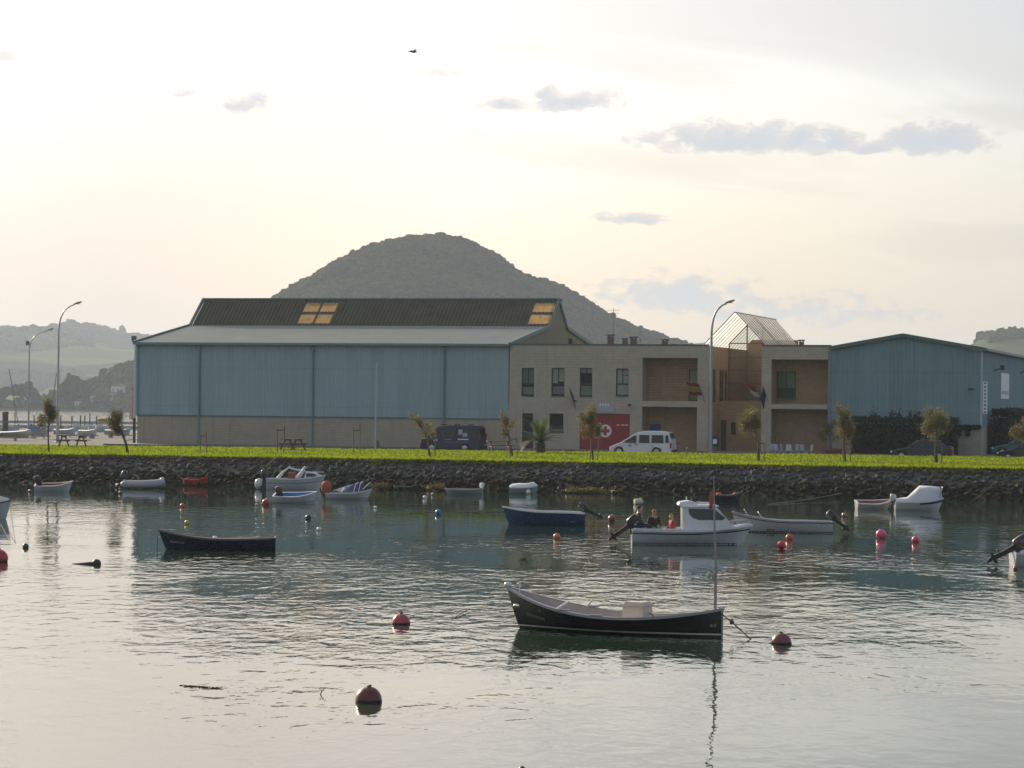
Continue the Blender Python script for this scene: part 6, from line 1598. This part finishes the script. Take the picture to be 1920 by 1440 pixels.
# blue-lined tender
t_, L, k = boat_place('tender', 'white tender with bright blue inside floating before the cruiser', 514, 594, 943, R(-6), 'small boats moored under the bank')
h = Hull(L, 1.2, .40, .40, .56, .2, .85, .12, .4, .42, 2.8); hp = hull_parts(t_, h, BW, mat('bright_blue_inside', (.03, .16, .42), .5), BW, .2); part('antifoul_band', h.level_band(-.1, .10), ANTI, hp); part('thwart', h.thwart(.4), MATS['bright_blue_inside'], t_); heel(t_, .15)
outboard(t_, -L/2+.35, .42, R(-5), .75, mat('outboard_brown', (.06, .03, .02), .4))
# blue-covered boat with orange motor cover
t_, L, k = boat_place('covered_boat', 'white boat with navy spray hood and an orange-covered motor', 613, 697, 936, R(-3), 'small boats moored under the bank')
h = Hull(L, 1.35, .30, .32, .52, .3, .85, .12, .4, .42, 2.4); hp = hull_parts(t_, h, BW, BWG, BW, .14); part('antifoul_band', h.level_band(-.1, .07), ANTI, hp)
def X3(px): return (px-655)*k
mb = MB(); mb.loft([[(X3(622), -.5, .34), (X3(622), 0, .40), (X3(622), .5, .34)], [(X3(645), -.58, .36), (X3(647), 0, .64), (X3(645), .58, .36)], [(X3(668), -.55, .40), (X3(675), 0, .88), (X3(668), .55, .40)], [(X3(676), -.50, .44), (X3(684), 0, .84), (X3(676), .50, .44)]], False); hd = part('spray_hood', mb, CANB, t_, 60)
for px, zz in ((646, .62), (668, .82), (677, .88)):
    mb = MB(); mb.tube([(X3(px-3), -.58, .36), (X3(px), -.35, zz*.92), (X3(px+3), 0, zz+.02), (X3(px), .35, zz*.92), (X3(px-3), .58, .36)], .02, 6); part('hood_hoop', mb, BW, hd)
mb = MB(); mb.tube([(L/2-.45, .3, .5), (L/2-.12, .12, .82), (L/2-.05, 0, .84), (L/2-.12, -.12, .82), (L/2-.45, -.3, .5)], .02, 6); part('pulpit', mb, RAILM, t_)
mb = MB(); mb.ball((-L/2-.02, 0, .58), (.28, .22, .34), 12, 8, .05, 3); mb.box(-L/2-.1, -L/2+.08, -.1, .1, .05, .4); part('motor_cover', mb, mat('orange_cover', (.38, .09, .03), .8), t_, 60)
# half-sunk pale boat and its neighbour
t_, L, k = boat_place('old_boat', 'shabby grey-green boat lying low in weed under the bank', 738, 790, 918, R(10), 'small boats moored under the bank')
h = Hull(L, 1.1, .22, .20, .36, .2, .8, .15, .4); hull_parts(t_, h, mat('shabby_green', (.16, .17, .12), .8), mat('shabby_inside', (.12, .12, .09), .8), MATS['shabby_green'], .05); part('thwart', h.thwart(.5, z=.18), MATS['shabby_green'], t_)
t_, L, k = boat_place('skiff', 'low pale green skiff with a white motor at its end', 905, 833, 927, R(-3), 'small boats moored under the bank')
h = Hull(L, 1.15, .34, .28, .30, .25, .85, .12, .4); hull_parts(t_, h, mat('pale_green_hull', (.30, .36, .33), .6), BWG, MATS['pale_green_hull'], .08); part('thwart', h.thwart(.5), BWG, t_); outboard(t_, -L/2+.15, .36, R(-10), .6, BW)
t_, L, k = boat_place('covered_boat', 'small boat wrapped in white canvas with two round fenders', 955, 1008, 926, R(0), 'small boats moored under the bank')
h = Hull(L, 1.2, .36, .36, .46, .15, .9, .12, .4, .42, 3.2); hull_parts(t_, h, mat('pale_teal_hull', (.26, .36, .36), .6), None, BW, .1)
mb = MB()
def csec(t, hh):
    g_ = h.half(t)+.03; x = t*L-L/2; z = h.sheer(t)-.04; return [(x, -g_, z), (x, -g_*.6, z+hh*.7), (x, 0, z+hh), (x, g_*.6, z+hh*.7), (x, g_, z)]
mb.loft([csec(.0, .12), csec(.12, .22), csec(.35, .26), csec(.6, .24), csec(.85, .28), csec(.99, .10)], False); part('canvas', mb, CANV, t_, 60)
mb = MB(); mb.ball((.25, -.65, .12), .14, 10, 7); part('fender', mb, BW, t_, 180)
t_, L, k = boat_place('rowing_boat', 'dark blue rowing boat with orange bags inside, moored under the bank', 1334, 1391, 941, R(3), 'small boats moored under the bank')
h = Hull(L, 1.1, .34, .34, .5, .25, .8, .12, .4); hull_parts(t_, h, BNAVY, BINT, BNAVY, .1); part('thwart', h.thwart(.5), BINT, t_)
for x in (-.4, .45): mb = MB(); mb.ball((x, 0, .38), (.16, .16, .10), 8, 6, .15, 4); part('orange_bag', mb, mat('orange_bag', (.50, .10, .04), .7), t_, 180)
t_, L, k = boat_place('dinghy', 'white dinghy with oxide red inside close behind the canvas-covered motor boat', 1605, 1672, 954, R(4), 'small boats moored under the bank')
h = Hull(L, 1.2, .34, .32, .46, .3, .8, .12, .4); hull_parts(t_, h, BWG, BROWNI, BW, .1)
for t in (.3, .6): part('thwart', h.thwart(t), BROWNI, t_)
heel(t_, .12)
t_, L, k = boat_place('motor_boat', 'white motor boat under a grey-white tarpaulin with a stern frame', 1678, 1768, 957, R(-3), 'small boats moored under the bank')
h = Hull(L, 1.5, .40, .42, .60, .3, .9, .14, .4, .4, 2.6); hp = hull_parts(t_, h, BW, None, BW, .1); part('navy_line', h.band(.80, .92, t0=.5), mat('line_navy', (.03, .05, .10), .5), hp)
mb = MB()
def csec(t, hh, w_=1.0):
    g_ = (h.half(t)+.03)*w_; x = t*L-L/2; z = h.sheer(t)-.05; return [(x, -g_, z), (x, -g_*.8, z+hh*.75), (x, 0, z+hh), (x, g_*.8, z+hh*.75), (x, g_, z)]
mb.loft([csec(.0, .2), csec(.25, .25), csec(.42, .62), csec(.50, .80), csec(.72, .74), csec(.93, .60, .9), csec(.975, .15)], False); part('tarpaulin', mb, CANV, t_, 60)
mb = MB()
for y in (-.25, .25): mb.tube([(L/2-.22, y, .55), (L/2-.05, y, 1.1)], .018, 5)
mb.tube([(L/2-.05, -.25, 1.1), (L/2-.05, .25, 1.1)], .018, 5); mb.tube([(L/2-.12, -.25, .85), (L/2-.12, .25, .85)], .018, 5); part('bow_frame', mb, RAILM, t_)
outboard(t_, -L/2-.02, .40, R(10), .7, BWG)

# =================================================================== BUOYS AND FLOATING THINGS
def buoy(label, px, wl, dpx, col, rough=.35, kind='ball', top=None, name='buoy', sink=.30, group='mooring buoys'):
    p = PW(px, wl); r_ = dpx*p.y/F/2; t_ = thing(name, label, 'buoy', (p.x, p.y, 0), random.Random(px).uniform(0, 6), group)
    m_ = mat('buoy_%d_%d' % (px, wl), col, rough, var=.10, vs=4/r_*.3, coat=.2, stain=(tuple(x*.45 for x in col), .3, 2.0))
    mb = MB(); z = r_*(1-2*sink)
    mb.ball((0, 0, z), (r_, r_, r_*.97), 18, 12); part('float', mb, m_, t_, 180)
    mb = MB(); mb.tube([(r_*.1*math.cos(a), r_*.18*math.sin(a), z+r_*(.94+.12*math.sin(b))) for a, b in ((0, 0), (1, .8), (2, 1.4), (3, .8), (4, 0))], r_*.07, 6); mb.lathe([(r_*.24, -.02*r_), (r_*.16, .08*r_)], 10, (0, 0, z+r_*.93)); part('eye', mb, mat('buoy_eye', (.04, .04, .04), .6) if top is None else top, t_, 60)
    mb = MB(); mb.lathe([(r_*1.008, -.04*r_), (r_*1.012, .0), (r_*1.008, .04*r_)], 18, (0, 0, z)); part('seam', mb, m_, t_, 60)
    if dpx > 30:
        mb = MB(); a_ = math.sqrt(max(.05, 1-(z/r_)**2))*r_; mb.lathe([(a_*1.0, -.03), (a_*1.035, .0), (a_*1.03, .025), (a_*.985, .04)], 22); mb.v = [(x*(1+.03*math.sin(7*i)), y*(1+.03*math.sin(5*i)), q+.012*math.sin(3.3*i)) for i, (x, y, q) in enumerate(mb.v)]; part('weed_ring', mb, mat('weed_ring', (.03, .03, .012), .8), t_, 180)
    return t_
RDB = (.42, .045, .05); DRB = (.15, .03, .025); PNK = (.80, .10, .22); ORG = (.75, .17, .03)
buoy('red buoy with a pale sun-bleached top, alone ahead of the black launch bow', 752, 1170, 34, (.45, .07, .075), sink=.40)
buoy('largest dark red-brown buoy, on the calm water below the red one', 691, 1316, 50, DRB, sink=.40)
buoy('brown buoy with weed on it beside the black launch stern rope', 1465, 1207, 38, (.20, .055, .04), sink=.44)
buoy('orange buoy between the blue boat and the cabin boat', 1044, 1010, 13, ORG, sink=.2)
buoy('crimson buoy in front of the orange one, off the cabin boat bow', 1465, 1030, 17, (.60, .03, .08), sink=.05)
buoy('orange-red buoy just behind the crimson one', 1480, 1012, 14, (.62, .10, .04), sink=.2)
buoy('bright pink buoy, the bigger of the two floating in the open right-hand water', 1652, 1009, 20, PNK, sink=.15)
buoy('smaller pink buoy in the open right-hand water', 1717, 1017, 15, (.75, .10, .16), sink=.15)
buoy('small tan buoy behind the white open boat outboard', 1583, 969, 10, (.35, .16, .08), sink=.2)
buoy('red-brown buoy with a white cap behind the blue boat outboard', 1147, 978, 14, (.25, .05, .04), sink=.1, top=WP)
buoy('small red buoy with a white glint on the calm water above the yellow one', 342, 951, 9, (.6, .10, .07), sink=.2)
buoy('small yellow buoy behind the navy rowing boat', 351, 983, 10, (.62, .40, .02), sink=.2)
buoy('small blue buoy in the dark reflection of the hangar', 822, 965, 12, (.03, .16, .42), sink=.15)
buoy('little white buoy behind the navy rowing boat stern', 598, 995, 9, (.72, .72, .70), sink=.2)
buoy('little dark buoy off the blue-lined tender', 578, 973, 11, (.02, .02, .02), sink=.25)
buoy('red and white buoy at the blue-lined tender stern', 499, 947, 15, (.35, .04, .04), sink=.2, top=WP)
buoy('tiny white buoy beside the orange-motor boat', 704, 953, 6, (.72, .72, .70), sink=.2)
buoy('tiny white buoy by the skiff mooring line', 797, 935, 8, (.72, .72, .70), sink=.2)
buoy('tiny green buoy by the pale green skiff', 812, 929, 7, (.10, .28, .14), sink=.2)
buoy('small dark green buoy by the left-edge boat lines', 48, 1027, 12, (.03, .045, .035), sink=.3)
buoy('red buoy at the left edge of the harbour', -2, 1053, 34, (.50, .04, .035), sink=.3)
buoy('small rust-red buoy at the black outboard on the right edge', 1904, 1068, 9, (.30, .05, .04), sink=.2)
buoy('white buoy by the inflatable outboard', 221, 913, 9, (.72, .72, .70), sink=.2)
buoy('brown buoy in front of the inflatable', 226, 926, 8, (.24, .10, .05), sink=.2)
buoy('small brown buoy at the white dinghy stern', 57, 923, 7, (.20, .06, .04), sink=.2)
buoy('white buoy on the cruiser bow line', 590, 917, 8, (.75, .75, .72), sink=.2)
buoy('dark buoy low in the foreground water', 979, 1446, 14, (.10, .03, .03), sink=.3)
# pale jug float
p = PW(1197, 946); t_ = thing('jug_float', 'pale yellow plastic jug floating between the blue boat and the cabin boat', 'float', (p.x, p.y, 0), .4)
mb = MB(); mb.lathe([(.02, -.22), (.14, -.20), (.16, 0), (.15, .14), (.06, .2), (.05, .26), (.01, .26)], 14, (0, 0, .14), 'x'); part('jug', mb, mat('jug_cream', (.62, .58, .40), .5), t_, 40)
mb = MB(); mb.tube([(.06, 0, .29), (.12, 0, .34), (.2, 0, .24)], .02, 6); part('handle', mb, MATS['jug_cream'], t_)
# floating spar with a round head
p = PW(168, 1058); t_ = thing('spar_buoy', 'dark ball-headed float trailing a long tapering stem on the bright left water', 'float', (p.x, p.y, 0), .0)
kk = p.y/F; mb = MB(); mb.ball((13*kk, 0, .03), (.135, .13, .125), 14, 9); part('head', mb, mat('spar_dark', (.04, .035, .03), .5), t_, 180)
mb = MB(); mb.tube([(12*kk, 0, .02), (0, .02, .01), (-34*kk, .05, -.005)], [.085, .06, .015], 8); part('stem', mb, MATS['spar_dark'], t_, 60)
p = PW(981, 1049); t_ = thing('drift_wood', 'small dark chunk of wood adrift in the middle water', 'driftwood', (p.x, p.y, 0), .2)
mb = MB(); mb.ball((0, 0, .02), (.11, .08, .06), 8, 6, .25, 8); part('log', mb, WOODST, t_); mb = MB(); mb.tube([(.05, 0, .05), (.12, .03, .09)], .015, 5); part('twig', mb, WOODST, t_)
# weed and stick in the foreground
g = np.random.default_rng(6); a, b = PW(336, 1286), PW(413, 1291)
t_ = thing('seaweed', 'long strand of green weed floating in the left foreground', 'seaweed', a)
mb = MB(); d = b-a; pts = [d*(i/14)+Vector((0, g.normal()*.04, .006)) for i in range(15)]; mb.tube(pts, .009, 5)
for i in range(34):
    q = d*g.random()+Vector((0, g.normal()*.015, .008)); mb.add([q, q+Vector((.03, .02, .015)), q+Vector((.06, -.01, .003))], [(0, 1, 2)])
part('strand', mb, mat('weed_green', (.06, .075, .02), .7), t_)
p = PW(598, 1302); t_ = thing('stick', 'short pale stick poking up from the foreground water', 'stick', p); mb = MB(); mb.tube([(0, 0, -.05), (.05, 0, .05), (.10, .02, .12)], [.01, .009, .005], 5); part('stem', mb, mat('stick_tan', (.35, .27, .16), .8), t_)
mb = MB(); mb.tube([(.05, 0, .05), (.0, 0, .10)], .006, 5); part('twig', mb, MATS['stick_tan'], t_)

# mooring ropes on the bank, weed patches
for i, (x0, y0, x1, y1) in enumerate([(1585, 893, 1578, 932), (1578, 932, 1440, 946), (520, 862, 470, 905), (1150, 902, 1062, 925), (1870, 905, 1820, 943), (1270, 897, 1180, 925), (960, 895, 905, 915)]):
    def bk(px, py):
        best = min((j/60 for j in range(61)), key=lambda kk: abs(SD(onz(px, py, 1.50-1.75*kk))[1]-(-48.25-5.4*kk)))
        return onz(px, py, 1.50-1.75*best)+Vector((0, -.3, .22))
    a = bk(x0, y0); b = bk(x1, y1) if y1 < 925 else PW(x1, y1)+Vector((0, 0, .02))
    rope(['pale rope dropping down the bank beyond the white open boat', 'pale rope lying along the water off the bank foot, right of the cabin boat', 'pale rope on the bank above the cruiser', 'weedy rope slanting down the bank above the blue boat', 'rope slanting down the bank beyond the tarpaulin boat', 'rope slanting down the bank behind the jug float', 'rope slanting down the bank above the skiff'][i], [a, b], .012, ROPEP if i < 3 else mat('weedy_rope', (.14, .13, .04), .9), .05, 'ropes on the bank')
WEED = leaf_mat('bank_weed', (.09, .085, .015), (.15, .12, .02), .3)
g = np.random.default_rng(15)
for i, (px, py, wpx, lab) in enumerate([(1105, 922, 85, 'long yellow-brown weed patch at the bank foot above the blue boat'), (742, 912, 26, 'small yellow weed tuft at the shabby boat'), (712, 914, 22, 'yellow weed tuft by the orange-motor boat'), (815, 916, 30, 'yellow weed patch by the skiff'), (1640, 905, 60, 'ochre weed on the stones above the red-lined dinghy')]):
    p = onz(px, py, .12); kk = p.y/F; n = 500
    pts = np.stack([g.normal(0, wpx*kk*.3, n), g.normal(0, .25, n), np.abs(g.normal(.06, .08, n))], 1); pts[:, 1] += -pts[:, 0]*.27
    v, f = leaf_quads(pts, .09, g, 3.0); tag(link('weed_patch', np_mesh('weed_patch', v, f, WEED), None, p), lab, 'weed', 'weed at the bank foot', 'stuff')

# =================================================================== LAID-UP DINGHIES, PONTOONS, MASTS (left)
def laid(label, px0, px1, py, hull, deck, rz, mastpx=None, band=None, cov=None):
    p = onz((px0+px1)/2, py, ROAD); L = (px1-px0)*p.y/F; t_ = thing('sailing_dinghy', label, 'dinghy', (p.x, p.y, ROAD), rz, 'laid-up dinghies beside the hangar')
    h = Hull(L, L*.36, .42, .40, .62, L*.05, .85, .0, .4, .4, 2.3)
    def lift(m_): m_.v = [(x, y, z+.28) for x, y, z in m_.v]; return m_
    hp = part('hull', lift(h.shell()), hull, t_, 45)
    mb = MB()
    def ds(t):
        g_ = h.half(t)-.02; x = t*L-L/2; z = h.sheer(t)+.012; return [(x, -g_, z), (x, 0, z+.08), (x, g_, z)]
    mb.loft([ds(.01+.98*i/8) for i in range(9)], False); part('deck', lift(mb), deck, t_, 60)
    if band: part('band', lift(h.band(.25, .62, off=.008)), band, hp)
    if cov:
        mb = MB(); mb.loft([[(x, -w_, .40), (x, 0, z), (x, w_, .40)] for x, w_, z in ((-L*.48, .1, .5), (-L*.4, L*.15, 1.1), (0, L*.18, .82), (L*.4, L*.09, .62), (L*.47, .05, .56))], False); part('cover', lift(mb), cov, t_, 60)
    mb = MB(); mb.box(-L*.3, -L*.25, -.5, .5, 0, .32); mb.box(L*.2, L*.25, -.35, .35, 0, .36); mb.tube([(-L*.4, 0, .2), (L*.6, 0, .25)], .04, 6); part('trolley', mb, POST, t_)
    if mastpx:
        a = (Vector(P(mastpx[0], mastpx[1], p.y))-Vector((p.x, p.y, ROAD))); b = (Vector(P(mastpx[2], mastpx[3], p.y))-Vector((p.x, p.y, ROAD))); M = Matrix.Rotation(-rz, 3, 'Z')
        mb = MB(); mb.tube([M @ a, M @ b], .04, 6); part('mast', mb, MAST, t_)
    return t_
YB = gel('boat_ochre', (.45, .27, .06), .5)
laid('white dinghy with ochre lower hull and a raked mast, beside the small floodlit lamp', -50, 58, 826, BW, BW, .12, (36, 806, 17, 692), YB)
laid('dinghy under a slate-blue cover with a raked mast, behind the russet tree', 52, 92, 823, BWG, BW, .4, (93, 800, 106, 700), None, mat('slate_cover', (.16, .24, .34), .8))
laid('white upturned-bow dinghy between the lamp post and the leaning tree', 144, 186, 822, BW, BW, -.5)
laid('low white dinghy just behind the lamp post', 100, 142, 820, BWG, BW, .2)
laid('white dinghy lying next to the hangar corner', 196, 246, 821, BWG, BW, -.2)
# brown mooring pile, sail, yellow rack
p = P(10, 800, 300); p.z = ROAD
t_ = thing('timber_pile', 'thick brown timber pile behind the ochre-hulled dinghy', 'pile', p); mb = MB(); mb.lathe([(.30, -.1), (.30, 2.0), (.33, 2.05), (.33, 2.25), (.2, 2.3)], 14); part('trunk', mb, WOODST, t_, 40)
mb = MB(); mb.lathe([(.315, 1.2), (.315, 1.3)], 14); part('iron_band', mb, MAST, t_)
p = onz(247, 815, ROAD)
t_ = thing('furled_sail', 'pale pink sail standing on its mast at the hangar corner', 'sail', p); hgt = P(247, 722, p.y).z-ROAD
mb = MB(); mb.tube([(.12, 0, 0), (.12, 0, hgt)], .035, 6); part('mast', mb, MAST, t_)
mb = MB(); mb.loft([[(.1, 0, hgt*.3), (-.28, .06, hgt*.32), (.0, .1, hgt*.3)], [(.1, 0, hgt*.6), (-.2, .05, hgt*.6), (.02, .08, hgt*.6)], [(.1, 0, hgt*.98), (.06, .01, hgt*.98), (.09, .02, hgt*.98)]]); part('sail', mb, mat('sail_pink', (.62, .45, .42), .8, trans=.3), t_)
p = onz(196, 812, ROAD)
t_ = thing('kayak_rack', 'rack carrying an ochre-yellow kayak behind the leaning tree', 'rack', p, .1); kk = p.y/F; zt_ = P(196, 787, p.y).z-ROAD
mb = MB(); mb.loft([[(x, w_*math.cos(a), zt_+w_*.7*math.sin(a)) for a in [j*math.pi/4 for j in range(8)]] for x, w_ in ((-.9, .03), (-.6, .22), (0, .28), (.6, .22), (.9, .03))]); part('kayak', mb, mat('kayak_yellow', (.50, .32, .03), .5), t_, 60)
for x in (-.5, .5): mb = MB(); mb.tube([(x, 0, 0), (x, 0, zt_-.2)], .035, 6); part('rack_post', mb, MAST, t_)
PONT = mat('pontoon_deck', (.36, .34, .31), .85)
for i, (D_, x0, x1, lab) in enumerate([(520, -40, 262, 'near floating pontoon with posts beyond the laid-up dinghies'), (640, -40, 262, 'far floating pontoon further out in the estuary')]):
    a, b = P(x0, 790, D_), P(x1, 790, D_); t_ = thing('pontoon', lab, 'pontoon', (a.x, D_, 0), 0, 'pontoons in the estuary')
    L = b.x-a.x; mb = MB(); mb.box(0, L, -1.2, 1.2, -.2, .55); part('deck', mb, PONT, t_)
    for px in ((66, 116, 137, 153, 161, 183, 215) if i == 0 else (30, 95, 170, 230)):
        mb = MB(); x = P(px, 790, D_).x-a.x; mb.tube([(x, -1.3, -1), (x, -1.3, 2.3)], .13, 8); part('post', mb, WOODST, t_)
for i, (px, py, w_) in enumerate(((142, 798, 26), (178, 800, 20), (205, 796, 24), (120, 800, 22), (60, 800, 30))):
    p = PW(px, py); p = Vector((p.x*480/p.y, 480-6*i, 0)); L = w_*480/F*1.6
    t_ = thing('moored_yacht', 'small white boat moored at the near pontoon', 'boat', p, random.Random(i).uniform(-.3, .3), 'boats at the near pontoon')
    h = Hull(L, L*.36, .7, .65, .9, .3, .8, .2); part('hull', h.shell(12, 4), BW, t_, 45)
    mb = MB(); mb.box(-L*.15, L*.2, -L*.1, L*.1, .6, 1.1); part('cabin', mb, BWG, t_)
    mb = MB(); mb.loft([[(t*L-L/2, -h.half(t)+.02, h.sheer(t)+.01), (t*L-L/2, h.half(t)-.02, h.sheer(t)+.01)] for t in (.01, .3, .6, .9, .99)], False); part('deck', mb, BW, t_)
# bird
p = P(775, 97, 150); t_ = thing('gull', 'dark gull gliding high in the pale sky', 'bird', p, .5)
mb = MB(); mb.loft([[(x, r_*math.cos(a), r_*math.sin(a)) for a in [j*math.pi/3 for j in range(6)]] for x, r_ in ((-.24, .01), (-.1, .05), (.05, .065), (.16, .04), (.22, .01))]); part('body', mb, mat('gull_grey', (.10, .10, .10), .8), t_, 60)
for s in (-1, 1):
    mb = MB(); mb.add([(.08, s*.04, .02), (-.06, s*.04, .02), (-.05, s*.25, .09), (.08, s*.25, .10), (-.10, s*.50, .03), (-.02, s*.50, .04)], [(0, 1, 2, 3), (3, 2, 4, 5)]); part('wing', mb, MATS['gull_grey'], t_)
